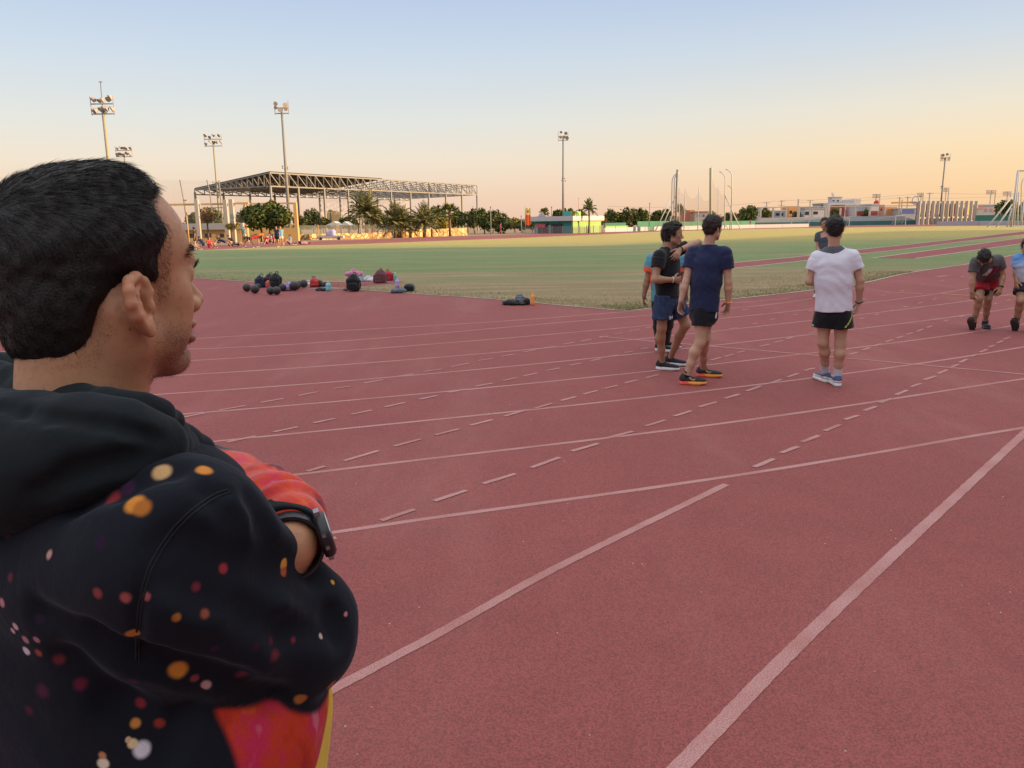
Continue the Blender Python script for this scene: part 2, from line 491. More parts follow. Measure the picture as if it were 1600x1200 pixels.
# jump runways and the red pad beside the bags
def strip(name,up,lo,w=.05,z=.012):
    U=[G(*p) for p in up]; L=[G(*p) for p in lo]
    o=sheet(name,U+L[::-1],z,M_TRK)
    mb=MB(); ribbon(mb,spline(U,.6),w*2.2,z+.004); ribbon(mb,spline(L,.6),w*2.2,z+.004)
    tag(mb.build('runway_edge_line',M_WHITE),kind='structure'); return o
strip('jump_runway',[(1100,414.6),(1145,411),(1262,399.9),(1345,390.2),(1435,380.5),(1510,372.2),(1600,361.8),(1700,351.5)],[(1100,424),(1148,419.4),(1264,407),(1346,396.6),(1409,390),(1510,377),(1600,366.5),(1700,355.5)])
strip('jump_runway',[(1364,403.5),(1450,392),(1510,384),(1600,372),(1700,361)],[(1430,404.2),(1484,397),(1600,380.5),(1700,367)])
strip('throwing_pad',[(430,443.4),(520,440.8),(616,440.0)],[(430,447.6),(520,451.8),(640,443)],.03)

# painted lines (traced in the photograph, laid on the ground)
z1=lambda X,Y:(270+X/4,470+Y/4)
z2=lambda X,Y:(640+X/4,460+Y/4)
z3=lambda X,Y:(1040+X*.1875,430+Y*.1875)
z4=lambda X,Y:(1300+X*.2166,380+Y*.2166)
z5=lambda X,Y:(480+X*.35,640+Y*.35)
z6=lambda X,Y:(1040+X*.35,600+Y*.35)
lanes=[
 [(300,530),(470,520),(670,509.6),(815,500),(940,490.5),(1060,480.5)],
 [(300,546.2),(470,537),(670,523.2),(890,502.6),(1015,493),(1120,484),(1270,466)],
 [(300,563.8),(470,553.5),(670,539.4),(840,523.8),(1020,508),(1120,498.6),(1270,483.6),(1347.6,474.5),(1434,463),(1516,450.5)],
 [(270,587),(470,576),(670,560),(840,545),(1022,527.6),(1107,519),(1272,501),(1347.6,491.6),(1495,472.6),(1600,456)],
 [(270,614.8),(470,603),(670,584),(865,566),(1022,550.3),(1118,540.6),(1278,521.6),(1330,515.6),(1495,494.6),(1600,479)],
 [(280,648),(470,633.4),(670,615),(815,600.6),(1025,580),(1105,570.6),(1246,554.6),(1326,545.6),(1495,522.6),(1571,511.4)],
 [(325,691),(495,676),(670,657.8),(840,639),(1040,617.8),(1160,604.6),(1274,591.4),(1317,585.6),(1430,568.6),(1600,542.6)],
 [(440,747),(480,739),(620,724),(760,707.4),(900,691.4),(1040,673.8),(1215,651),(1320,634.6),(1441,617.4),(1590,594)],
 [(490,838),(600,822),(760,797.6),(900,780),(1040,761.4),(1180,739),(1320,715.6),(1460,693.4),(1600,669)],
]
MK=MB()
def extend(P,a=6,b=3):
    P=[np.array((p[0],p[1])) for p in P]
    def ex(A,B,C,n):
        # keep turning the way the end turns
        d=A-B; e=B-C; th=math.atan2(d[1],d[0])-math.atan2(e[1],e[0]); th=(th+math.pi)%(2*math.pi)-math.pi
        k=th/np.linalg.norm(d); o=[]; p=A; an=math.atan2(d[1],d[0])
        for i in range(n*2):
            an+=max(-.03,min(.03,k*.5)); p=p+.5*np.array((math.cos(an),math.sin(an))); o.append(p)
        return o
    return ex(P[0],P[4],P[8],a)[::-1]+P+ex(P[-1],P[-5],P[-9],b)
for L in lanes:
    c=extend(fitcurve([G(*p) for p in L],4))
    ribbon(MK,c,.047,.0056,0,.10)
ribbon(MK,spline([G(1134.5,758),G(867,890),G(600,1037),G(600,1037)+(G(600,1037)-G(1134.5,758)).normalized()*3],.035),.052,.0064,0,.07)
k=[G(1062,1200),G(1219,1037),G(1375,887.5),G(1600,678)]
k=[k[0]+(k[0]-k[1]).normalized()*2.5]+k+[k[-1]+(k[-1]-k[-2]).normalized()*6]
ribbon(MK,spline(k,.035),.060,.0064,0,.07)
ribbon(MK,spline([G(*p) for p in [(936,526),(1022,534),(1103.8,540.8),(1278,556.2),(1319.5,560),(1600,585.6),(1700,595)]],.3),.05,.0070,0,.1)
dashes=[]
def D(zf,*qs):
    for a,b,c,d in qs: dashes.append((zf(a,b),zf(c,d)))
D(z1,(40,737,200,707),(290,688,455,660),(550,640,692,614),(785,597,905,573),(1005,553,1108,538),(1195,518,1315,497),(1395,478,1505,460))
D(z2,(90,487,200,470),(260,455,370,433),(430,418,522,403),(572,392,655,377),(712,363,790,350),(840,338,920,325),(960,315,1030,303),(1070,295,1137,282),(1185,272,1240,263),(1280,250,1333,243),(1375,232,1437,220),(1475,213,1515,207))
D(z3,(470,326,530,316),(555,308,600,300),(640,291,690,284),(715,276,762,269),(795,258,895,241),(930,238,980,231),(1060,222,1120,212),(1150,205,1210,196))
D(z1,(340,888,520,850),(630,825,785,792),(880,768,1015,740),(1115,715,1247,687),(1325,668,1453,640))
D(z2,(60,660,172,637),(245,617,350,597),(412,578,520,558),(585,543,670,525),(712,513,800,495),(855,480,940,463),(1000,447,1072,433),(1130,418,1195,406),(1235,393,1300,382),(1345,368,1397,358),(1445,345,1490,337))
D(z3,(100,545,190,530),(360,487,420,480),(450,467,520,455),(530,450,600,440),(635,430,685,420),(720,410,775,400),(800,390,845,380),(870,375,915,365),(945,355,985,348),(1060,335,1095,328),(1120,318,1165,310),(1190,303,1235,295))
for i in range(9): D(z4,(215+i*46,408-i*9.6,243+i*46,402-i*9.6))
for i in range(8): D(z4,(640+i*48,300-i*9,664+i*48,295-i*9))
D(z5,(0,280,80,257),(165,232,318,187),(388,167,508,135),(572,117,677,90),(730,73,827,48),(880,33,970,7))
D(z2,(590,768,720,730),(780,717,893,685),(945,668,1040,643),(1088,628,1172,605),(1222,593,1300,572),(1345,557,1430,537),(1477,525,1555,505))
D(z3,(375,713,460,690),(490,682,570,660),(595,650,660,635),(690,625,765,608),(785,598,865,578),(905,565,980,548),(1005,535,1060,522),(1085,512,1160,497),(1190,487,1255,475))
for i in range(12): D(z4,(200+i*52.5,549-i*14,232+i*52.5,541-i*14))
for i in range(6): D(z4,(1060+i*50,470-i*13.4,1090+i*50,462-i*13.4))
D(z5,(60,592,130,577),(330,500,480,450),(565,413,712,365),(785,335,930,290),(1000,263,1127,217),(1180,190,1300,155),(1350,127,1455,100),(1510,77,1600,50))
D(z6,(38,147,115,123),(150,105,228,83),(262,68,330,48),(360,35,425,12))
D(z3,(875,905,960,873),(1015,855,1105,823),(1155,800,1240,778),(1530,665,1600,645))
D(z4,(120,808,195,790),(218,775,275,757),(305,745,355,728),(385,715,437,698),(465,688,515,672),(537,663,582,648),(610,640,655,622),(682,612,720,600),(745,590,788,577),(805,567,845,556),(860,550,905,538),(925,532,960,521),(980,515,1015,505))
D(z6,(395,375,485,338),(515,312,590,283),(610,262,685,233),(710,213,780,185),(800,163,860,143),(885,123,940,103),(957,87,1010,67),(1027,52,1080,30),(1095,15,1140,0))
D(z4,(563,1045,650,1010),(665,990,750,962),(765,945,830,918),(860,897,915,877),(920,865,975,840),(1000,822,1050,805),(1068,790,1120,768),(1130,755,1175,738),(1190,725,1230,707),(1240,695,1285,680))
_seen=[]
for a,b in dashes:
    mid_=((a[0]+b[0])/2,(a[1]+b[1])/2)
    if any(abs(mid_[0]-q[0])<22 and abs(mid_[1]-q[1])<5 for q in _seen): continue
    _seen.append(mid_)
    A=G(*a);B=G(*b); A=np.array(A[:2]);B=np.array(B[:2]); ribbon(MK,[A+(B-A)*t for t in(0,.33,.67,1)],.041,.0076+.0004*(len(_seen)%3),0,.12)
for a,b in (((1382,457),(1441,459.6)),((1471,459.6),(1514,462.4)),((1568,462.6),(1625,465)),):
    A=np.array(G(*a)[:2]);B=np.array(G(*b)[:2]); ribbon(MK,[A,A*.5+B*.5,B],.10,.0092,1,.2)
A=np.array(G(1464,432.6)[:2]);B=np.array(G(1480,431)[:2]); ribbon(MK,[A,A*.5+B*.5,B],.16,.0092,0,.2)
tag(MK.build('track_markings',[M_LINE,M_ORANGE]),kind='structure')

# loose grit on the rubber and blades of grass along the edge of the field
def bits(name,label,pts,hgt,wid,mat,seed,flat=False):
    r=np.random.RandomState(seed); P=np.asarray(pts,float); n_=len(P); a=r.rand(n_)*6.28
    s_=np.stack([np.cos(a),np.sin(a),np.zeros(n_)],1); w=wid*(.5+r.rand(n_))[:,None]; hh=hgt*(.5+r.rand(n_))
    lean=np.stack([r.randn(n_)*.4*hh,r.randn(n_)*.4*hh,hh],1)
    if flat:
        t=np.stack([-s_[:,1],s_[:,0],0*a],1)
        v=np.stack([P-s_*w,P-t*w*.7,P+s_*w,P+t*w*.7,P+np.stack([0*a,0*a,hh],1)],1).reshape(-1,3); k=np.arange(n_)[:,None]*5
        q=np.concatenate([k+np.array([[0,1,4]]),k+np.array([[1,2,4]]),k+np.array([[2,3,4]]),k+np.array([[3,0,4]])])
    else:
        v=np.stack([P-s_*w,P+s_*w,P+lean],1).reshape(-1,3); q=np.arange(n_*3).reshape(-1,3)
    return tag(add_mesh(name,np_mesh(name,v,q,False),mat),kind='stuff')
r=np.random.RandomState(31)
pts=[]
for i in range(90):
    Yd=1.9+9*r.rand()**1.6; pts.append((r.uniform(-.5,.72)*Yd,Yd,.004))
bits('gravel','',pts,.004,.0035,plain('pale_grit',(.55,.45,.40),.9,.3,50),5,True)
def edgepts(E_,N,depth):
    E2=[np.array(e) for e in E_]; o=[]
    for i in range(N):
        k=r.randint(0,len(E2)-1); p=E2[k]+(E2[k+1]-E2[k])*r.rand()
        d=E2[k+1]-E2[k]; nn=np.array((-d[1],d[0]))/np.linalg.norm(d)
        if nn[1]<0: nn=-nn
        q=p+nn*(.05+depth*r.rand()**2.2); o.append((q[0],q[1],.008))
    return o
cl=[c for c in eL]+[]
bits('grass','',edgepts(eL[:160],3800,1.2)+edgepts(eR[60:],4200,1.0),.036,.006,plain('green_blade',(.13,.19,.06),.9,.35,3),6)
bits('grass','',edgepts(eL[:160],9000,3.0)+edgepts(eR[60:],11000,3.2),.030,.006,plain('dry_blade',(.46,.35,.20),.9,.3,3),7)
# ------------------------------------------------------------------ people
def npv(v): return np.array((v[0],v[1],v[2]),float)
def head_axes(F,U):
    F=nrm(F); U=nrm(np.array(U)-F*np.dot(F,U)); R=np.cross(F,U); return F,R,U
def head_field(fd,C,F,U,s=1.0,ears=True):
    F,R,U=head_axes(F,U); C=npv(C)
    def p(f,r,u): return C+s*(F*f+R*r+U*u)
    M=np.stack([F,R,U])
    def e(c,rad,k,op='u'): fd.ell(p(*c),np.array(rad)*s,M,k*s,op)
    def c(a,b,ra,rb,k,op='u'): fd.cone(p(*a),p(*b),ra*s,rb*s,k*s,op)
    e((-.004,0,.043),(.094,.073,.080),.01); e((.032,0,.034),(.060,.062,.058),.03)
    e((.036,0,-.035),(.054,.056,.074),.03)
    for q in(1,-1):
        c((-.004,q*.052,-.03),(.004,q*.049,-.062),.016,.015,.025); c((.004,q*.049,-.062),(.062,q*.017,-.098),.015,.013,.025)
        e((.052,q*.043,-.012),(.022,.018,.018),.02)
        e((.098,q*.031,.008),(.017,.019,.012),.012,'s')
        e((.079,q*.031,.006),(.0125,.0125,.0125),.004)
        e((.098,q*.011,-.036),(.011,.008,.008),.008)
        if ears:
            e((-.012,q*.077,.0),(.017,.007,.031),.008); e((-.006,q*.083,.004),(.008,.004,.015),.004,'s')
    e((.072,0,-.095),(.017,.017,.014),.02)
    c((.084,-.034,.022),(.084,.034,.022),.0085,.0085,.015)
    c((.086,0,.014),(.113,0,-.028),.0075,.0115,.012)
    e((.092,0,-.056),(.010,.021,.007),.008); e((.091,0,-.071),(.010,.018,.007),.007); c((.106,-.018,-.0635),(.106,.018,-.0635),.0035,.0035,.004,'s')
    return p
def hair_field(C,F,U,s=1.0,thick=.013,seed=1,long=0.0,rough=.004):
    F,R,U=head_axes(F,U); C=npv(C); M=np.stack([F,R,U])
    fd=Field()
    def p(f,r,u): return C+s*(F*f+R*r+U*u)
    fd.ell(p(-.006,0,.043),np.array((.094+thick,.074+thick*.7,.080+thick))*s,M,.01)
    fd.ell(p(.035,0,.062),np.array((.060,.062,.05+thick))*s,M,.03)
    fd.ell(p(-.045,0,-.012-long*.4),np.array((.052,.058,.055+long))*s,M,.03)
    def line(P):
        Q=(P-A_(C))@A_(M).T/s; f=Q[:,0];u=Q[:,2];r=np.abs(Q[:,1])
        h=np.where(f>-.02,(f+.018)*.86,-.0)+.0
        h=np.where(f<-.02,-.062-long,h)
        side=np.where((f>-.02)&(f<.028)&(u>-.035),-.03-u,1.)   # sideburn
        return (np.minimum(h-u,side)*.7*s).astype(np.float32)
    fd.keep(line,.012)
    fd.warp(noise3(95,rough,seed)); fd.warp(noise3(230,rough*.5,seed+1))
    return fd
def hand_field(fd,W,d,pn,th,curl=.35,s=1.0,spread=.06):
    """W wrist, d towards the fingers, pn the way the palm faces, th the thumb side"""
    W=npv(W); d=nrm(d); pn=nrm(np.array(pn)-d*np.dot(pn,d)); t=np.cross(d,pn); t=t if np.dot(t,th)>0 else -t
    fd.econe(W-d*.01*s,W+d*.085*s,(.026*s,.018*s),(.038*s,.013*s),t,.012)
    L=[.042,.047,.044,.034]
    for i in range(4):
        o=(.03-.02*i)
        p=W+d*(.082-.004*abs(i-1))*s+t*o*s
        a=curl*.6; q=[p]; sd=t*(1.5-i)*spread
        for j,l in enumerate((1.0,.68,.5)):
            v=nrm(d*math.cos(a)+pn*math.sin(a)+sd); p=p+v*L[i]*l*s; q.append(p); a+=curl*(1.2+.15*i)
        fd.chain(q,[.0095*s,.0088*s,.0082*s,.0068*s],.003)
    p=W+d*.02*s+t*.024*s
    q=[p]; v=nrm(d*.65+t*.65+pn*.3)
    for l in(.04,.032,.024): p=p+v*l*s; q.append(p); v=nrm(v*.8+d*.45+pn*.25*curl)
    fd.chain(q,[.014*s,.0115*s,.0098*s,.0075*s],.008)
def shoe(parent,an,toe,up,mu,ms,s=1.0,h=.006,mat2=None):
    an=npv(an); toe=nrm(toe); up=nrm(np.array(up)-toe*np.dot(up,toe)); lat=np.cross(toe,up)
    base=an-up*.088*s
    def q(f,r,u): return base+s*(toe*f+lat*r+up*u*1.28)
    fd=Field(); M=np.stack([toe,lat,up])
    fd.ell(q(-.02,0,.045),np.array((.052,.037,.055))*s,M,.01)
    fd.econe(q(-.03,0,.05),q(.13,0,.036),(.034*s,.04*s),(.043*s,.026*s),lat,.03,ends=.9)
    fd.ell(q(.15,0,.034),np.array((.062,.044,.028))*s,M,.02)
    fd.cone(q(-.01,0,.06),q(0,0,.105),.038*s,.036*s,.02); fd.cone(q(-.0,0,.09),q(.0,0,.14),.028*s,.03*s,.004,'s')
    fd.cut(q(0,0,.033),-up)
    sh=solid('shoe',fd,h,mu,parent,1)
    fd=Field()
    fd.econe(q(-.04,0,.012),q(.13,0,.014),(.039*s,.032*s),(.048*s,.028*s),lat,.01); fd.ell(q(.15,0,.018),np.array((.066,.048,.024))*s,M,.02)
    fd.cut(q(0,0,.001),-up,.003); fd.cut(q(0,0,.041),up,.006)
    v,qd=fd.mesh(h,1); o=np.array(parent.location)
    me=np_mesh('sole',v-o,qd); so=add_mesh('sole',me,ms if isinstance(ms,list) else [ms],sh)
    return sh
def ring(parent,name,c,ax,r,w,mat):
    mb=MB(); c=Vector(c); ax=Vector(ax).normalized(); x=ax.orthogonal().normalized(); y=ax.cross(x)
    pts=[c+(x*math.cos(t)+y*math.sin(t))*r for t in [2*math.pi*i/20 for i in range(21)]]
    mb.tube(pts,w,6,caps=False); return mb.build(name,mat,parent)
M_SOCKW=cloth('white_sock',(.62,.63,.70),.06)
def hairs(name,roots,dirs,lens,w,mat,parent,curve=None,seed=2):
    r=np.random.RandomState(seed); n_=len(roots); roots=np.asarray(roots); dirs=np.asarray(dirs); lens=np.asarray(lens)[:,None]
    side=np.cross(dirs,r.randn(n_,3)); side/=np.linalg.norm(side,axis=1)[:,None]
    if curve is None: curve=np.zeros_like(dirs)
    P=[roots,roots+dirs*lens*.5+curve*lens*.12,roots+dirs*lens+curve*lens*.45]
    W=[w,w*.8,w*.15]
    v=np.concatenate([np.stack([P[i]-side*W[i]/2,P[i]+side*W[i]/2],1) for i in range(3)],1).reshape(-1,3)
    k=np.arange(n_)[:,None]*6
    q=np.concatenate([k+np.array([[0,1,3,2]]),k+np.array([[2,3,5,4]])])
    o=np.array(parent.location)
    return add_mesh(name,np_mesh(name,v-o,q),mat,parent)

def HO2(P): return P
def person(label,J,F,headF,headU,sk,hairm,shirtm,shortm,shoem,solem,root=None,h=.0065,group=None,fine=True,
           sw=.185,sdp=.125,hem=.06,sleeve=.55,leg=.62,legw=.115,hairkw={},socks=None,sockh=.16,long_pants=False,hs=1.0,seed=1,foldamp=.005,curl=.45,cat='person',collar=False,sleeve_len_abs=None,shirt_top=True):
    J={k:npv(v) for k,v in J.items()}
    r0=(J['anL']+J['anR'])/2; r0[2]=0
    if root is not None: r0=npv(root)
    P=thing('person',label,cat,tuple(r0),group)
    F=nrm(F); lat=nrm(J['shR']-J['shL'])
    pel=(J['hipL']+J['hipR'])/2; nk=J['neck']; ax=nrm(nk-pel); 
    fwd=nrm(np.cross(ax,lat)); 
    if np.dot(fwd,F)<0: fwd=-fwd
    b=Field()
    head_field(b,J['head'],headF,headU,hs,ears=True)
    hd=J['head']; hF,hR,hU=head_axes(headF,headU)
    b.econe(nk-ax*.03,hd-hU*.035*hs-hF*.022*hs,(.056*hs,.056*hs),(.052*hs,.054*hs),lat,.025)
    ch=pel+(nk-pel)*.72
    b.econe(pel,pel+(nk-pel)*.4,(.11,.07),(.11,.07),lat,.04); b.econe(pel+(nk-pel)*.4,ch,(.11,.07),(.12,.075),lat,.04)
    b.econe(ch,nk-ax*.05,(.12,.075),(.062,.055),lat,.04)
    for s_ in 'LR':
        sh,el,wr,hn=J['sh'+s_],J['el'+s_],J['wr'+s_],J['hd'+s_]
        b.cone(nk-ax*.07,sh-ax*.01,.042,.044,.03)
        m=el+(wr-el)*.3
        b.chain([sh,sh+(el-sh)*.5,el],[.05,.044,.036],.02); b.chain([el,m,wr],[.037,.040,.026],.02)
        d=nrm(hn-wr)
        pn=J.get('pn'+s_); pn=nrm(pel-wr) if pn is None else pn
        th=J.get('th'+s_); th=fwd if th is None else th
        if fine: hand_field(b,wr,d,pn,th,curl,.98)
        else: b.cone(wr,wr+d*.13,.026,.03,.02)
        hp,kn,an=J['hip'+s_],J['kn'+s_],J['an'+s_]
        t=nrm(kn-hp); c=nrm(an-kn)
        bk=-fwd; bk=nrm(bk-c*np.dot(bk,c))
        toe=J['toe'+s_]
        tb=nrm(-np.array([toe[0],toe[1],0]));
        b.chain([hp-bk*.0,hp+(kn-hp)*.5,kn],[.052,.068,.050],.02)
        b.chain([kn,kn+(an-kn)*.28+tb*.016,kn+(an-kn)*.62+tb*.006,an],[.050,.053,.040,.033],.03)
        b.cone(an,an-np.array([0,0,.05]),.034,.034,.02)
    solid('body',b,h,sk,P,2)
    hk=dict(seed=seed); hk.update(hairkw)
    HO=solid('hair',hair_field(hd,headF,headU,hs,**hk),h*.8,hairm,P,1)
    if fine:
        me=HO.data; N_=len(me.polygons); c=np.zeros(N_*3); me.polygons.foreach_get('center',c); nn=np.zeros(N_*3); me.polygons.foreach_get('normal',nn)
        rr=np.random.RandomState(seed); i=rr.randint(0,N_,1500); c=c.reshape(-1,3)[i]+np.array(P.location); nn=nn.reshape(-1,3)[i]
        fl=hF*.5-np.array((0,0,.6)); fl=fl-nn*(nn@fl)[:,None]; dd=fl*.8+nn*.35+rr.randn(1500,3)*.3; dd/=np.linalg.norm(dd,axis=1)[:,None]
        hairs('strands',c-nn*.002,dd,.014+.016*rr.rand(1500),.0022,hairm,HO2(P),seed=seed)
    # shirt
    f=Field()
    hemP=pel-ax*hem; mid=pel+(nk-pel)*.45
    f.econe(hemP-ax*.12,mid,(sw*1.0,sdp*1.04),(sw*.96,sdp),lat,.05); f.econe(mid,ch,(sw*.96,sdp),(sw,sdp*1.02),lat,.08)
    f.econe(ch,nk-ax*.035,(sw*.95,sdp*.95),(.075,.07),lat,.06)
    for s_ in 'LR':
        sh,el=J['sh'+s_],J['el'+s_]
        f.cone(nk-ax*.038,sh-ax*.006,.057,.060,.05)
        e=sh+(el-sh)*sleeve
        f.cone(sh-ax*.004,sh+nrm(el-sh)*.06,.062,.066,.04); f.econe(sh+nrm(el-sh)*.045,e,(.068,.068),(.078 if sleeve<.8 else .05,.07 if sleeve<.8 else .05),lat if abs(np.dot(nrm(el-sh),lat))<.8 else np.array([0,0,1.]),.03,flat=True)
    f.warp(folds(38,foldamp,[lat+ax*.45,lat-ax*.7,ax*.9+lat*.4],seed)); f.warp(folds(75,foldamp*.4,[lat+.9*ax,lat-.3*ax],seed+5))
    f.cone(nk-ax*.02+fwd*.01,nk+ax*.12+fwd*.02,.068,.072,.01,'s')
    f.cut(hemP,-ax,.003)
    if collar: f.econe(nk-ax*.03,nk+ax*.025,(.068,.066),(.064,.062),lat,.012,flat=True)
    solid('shirt',f,h,shirtm,P,2)
    # shorts or trousers
    f=Field(); w0=pel-ax*(hem-.05)
    f.econe(w0,pel-ax*max(hem,0)*.5-np.array([0,0,.07]),(min(.15,sw*.84),min(.1,sdp*.82)),(min(.165,sw*.97),.114),lat,.04)
    for s_ in 'LR':
        hp,kn,an=J['hip'+s_],J['kn'+s_],J['an'+s_]
        t=nrm(kn-hp); la=lat-t*np.dot(lat,t)
        if long_pants:
            f.econe(hp,kn,(.10,.105),(.068,.072),la,.03); f.econe(kn,an+(kn-an)*.06,(.068,.072),(.055,.058),la,.03,flat=True)
        else:
            f.econe(hp,hp+(kn-hp)*leg,(min(.095,sw*.49),min(.100,sdp*.78)),(legw,legw*.96),la,.03,flat=True)
    f.warp(folds(42,foldamp*.9,[lat+ax*.3,lat-ax*.6],seed+9)); f.cut(w0+ax*.02,ax,.004)
    solid('trousers' if long_pants else 'shorts',f,h,shortm,P,2)
    for s_ in 'LR':
        toe=J['toe'+s_]; up=np.array([0,0,1.])
        shoe(P,J['an'+s_],toe,up,shoem,solem,.98,h*.9)
        if socks is not None:
            f=Field(); an=J['an'+s_]; k=nrm(J['kn'+s_]-an)
            f.econe(an-k*.02,an+k*sockh,(.041,.043),(.044,.046),lat,.01,flat=True); f.warp(folds(90,.002,[k],3))
            solid('sock',f,h*.8,socks,P,1)
    return P
M_HAIR=None
def hairmat(name,c,spec=.35):
    n=NT(name); v=n.coord((1,1,.35))
    f=n.noise(v,160,3,.7)
    col=n.mix(f,tuple(x*.45 for x in c),tuple(x*1.8 for x in c)); n.bump(n.noise(v,210,3,.7),.8,.006)
    return n.out(col,.5,spec)
M_HAIR=hairmat('black_hair',(.013,.011,.010)); M_HAIRB=hairmat('dark_brown_hair',(.022,.014,.010))
SK_LIGHT=skin('light_tan_skin',(.50,.305,.215)); SK_MID=skin('tan_skin',(.40,.225,.145)); SK_DARK=skin('brown_skin',(.30,.155,.095))
M_NAVY=cloth('navy_jersey',(.018,.027,.080),.2); M_BLACKC=cloth('black_jersey',(.012,.012,.016),.2)
M_BLKSHORT=cloth('black_shorts_cloth',(.010,.010,.015)); M_REDSHORT=cloth('red_shorts_cloth',(.42,.015,.03)); M_NAVYSHORT=cloth('dark_navy_shorts_cloth',(.016,.022,.036))
M_GREYT=cloth('grey_marl_jersey',(.10,.098,.102),.25)
M_RUBBERW=plain('white_foam_sole',(.68,.66,.66),.6,.08,20); M_RUBBERB=plain('dark_rubber_sole',(.05,.045,.045),.7,.2,20)
M_BLKSHOE=plain('black_shoe_mesh',(.016,.018,.025),.7,.5,120,bump=.3,bscale=300)
def paint(ob,mat,cond):
    """give the faces whose world centre passes cond a second material"""
    me=ob.data; o=np.array(ob.location)
    p=ob.parent
    while p is not None: o=o+np.array(p.location); p=p.parent
    me.materials.append(mat); k=len(me.materials)-1
    c=np.zeros(len(me.polygons)*3,dtype=np.float32); me.polygons.foreach_get('center',c); c=c.reshape(-1,3)+o
    mi=np.zeros(len(me.polygons),dtype=np.int32); me.polygons.foreach_get('material_index',mi)
    m=cond(c); mi[m]=k; me.polygons.foreach_set('material_index',mi); me.update()
def part(P,name,i=0):
    L=[c for c in P.children if c.name.split('.')[0]==name]; return L[i] if i<len(L) else None
def JJ(Y0,d,feet,**ex):
    """joints from (pixel x, pixel y, depth offset)"""
    J={k:np.array(at(v[0],v[1],Y0+(v[2] if len(v)>2 else 0))) for k,v in d.items()}
    for s_ in 'LR':
        g=np.array(G(*feet[s_][0])); g[2]=.09; J['an'+s_]=g; J['toe'+s_]=np.array(feet[s_][1],float)
    J.update(ex); return J
# --- man in white tee
Y=7.8
J=JJ(Y,dict(head=(1304,359),neck=(1302.5,386.5),shL=(1277,402,.07),shR=(1331,399.5,-.07),elL=(1264,440,.08),wrL=(1277,439,.30),hdL=(1288,436,.4),
  elR=(1344,438,-.08),wrR=(1342.5,471,-.02),hdR=(1338.5,486,.0),hipL=(1290,479,.04),hipR=(1315,479,-.04),knL=(1286,535,.06),knR=(1313,537,.0)),
  dict(L=((1289,597),(-.15,.98,0)),R=((1307,603),(.12,1,0))),thR=np.array((-.1,1,0.)),pnR=np.array((-.9,.2,0)))
M_WHT=cloth('white_jersey',(.80,.79,.90),.04); M_YOKE=cloth('grey_mesh_yoke',(.11,.115,.14),.15)
PW=person('man in white tee with grey back yoke and black shorts walking across the track',J,(.34,.94,0),(.28,.96,0),(0,.03,1),SK_LIGHT,M_HAIR,M_WHT,M_BLKSHORT,plain('navy_shoe_mesh',(.06,.09,.19),.7,.4,60),M_RUBBERW,
  sw=.176,sdp=.125,hem=.045,leg=.55,legw=.125,socks=M_SOCKW,sockh=.14,seed=3,hairkw=dict(thick=.016,long=.012))
def yoke(c):
    A=np.array(at(1303,396.5,Y-.12)); a=np.array(at(1283,391,Y-.1)); b=np.array(at(1324,388.5,Y-.1))
    x=(c[:,0]-A[0])/((b[0]-a[0])/2); zc=A[2]+.05*np.abs(x)**1.8
    return (c[:,2]>zc)&(np.abs(c[:,0]-A[0])<.135-(c[:,2]-a[2])*.85)&(c[:,1]<J['neck'][1]+.05)
paint(part(PW,'shirt'),M_YOKE,yoke)
M_NEON=cloth('neon_piping',(.50,.62,.08),.05)
def piping(c):
    o=np.zeros(len(c),bool)
    for (x0,y0),(x1,y1) in (((1272,487),(1279,511)),((1333,487),(1320,511))):
        a=np.array(at(x0,y0,Y-.1)); b=np.array(at(x1,y1,Y-.12)); t=(a[2]-c[:,2])/(a[2]-b[2])
        xc=a[0]+(b[0]-a[0])*(t**1.7 if False else np.clip(t,0,1)**1.6)
        o|=(np.abs(c[:,0]-xc)<.0075)&(t>0)&(t<1.05)&(c[:,1]<Y+.09)
    return o
paint(part(PW,'shorts'),M_NEON,piping)
ring(PW,'bracelet',J['wrR']+(J['hdR']-J['wrR'])*.05,J['wrR']-J['elR'],.033,.005,M_BLKSHORT)
for s_ in (0,1): paint(part(PW,'shoe',s_),M_RUBBERW,lambda c:(c[:,2]<.062)|((np.abs(((c[:,0]*9+c[:,2]*14)%.9)-.45)<.10)&(c[:,2]<.07)))
# --- man in navy tee
Y=8.05
J=JJ(Y,dict(head=(1113.5,357.5),neck=(1107,384),shL=(1083,394,.09),shR=(1133,395,-.09),elL=(1071.5,441,.02),wrL=(1064,470,.0),hdL=(1060,487,.05),
  elR=(1138,441,-.10),wrR=(1138,472,-.06),hdR=(1137,487,.0),hipL=(1102,479,.04),hipR=(1098,480,-.03),knL=(1102,529,.05),knR=(1094,535,-.05)),
  dict(L=((1098,589),(.9,-.32,0)),R=((1072,601),(.97,-.25,0))),thL=np.array((.5,.6,0)),pnL=np.array((.5,-.5,0)),thR=np.array((-.6,.6,0)),pnR=np.array((-.8,-.3,0)))
M_SH1=plain('black_knit_upper',(.03,.028,.03),.7,.4,80); M_SOLEO=plain('orange_foam_sole',(.80,.33,.07),.55,.06,20); M_SOLER=plain('red_foam_sole',(.85,.10,.07),.55,.06,20); M_GOLD=plain('gold_overlay',(.42,.23,.06),.5,.2,40)
PN=person('man in navy tee and black shorts with orange soled shoes, seen from behind',J,(.5,.87,0),(.80,.60,-.02),(0,.0,1),SK_LIGHT,M_HAIRB,M_NAVY,M_BLKSHORT,M_SH1,M_SOLEO,
  sw=.156,sdp=.115,hem=.04,leg=.52,legw=.105,seed=8,socks=M_BLKSHORT,sockh=.02,hairkw=dict(thick=.017,long=.006))
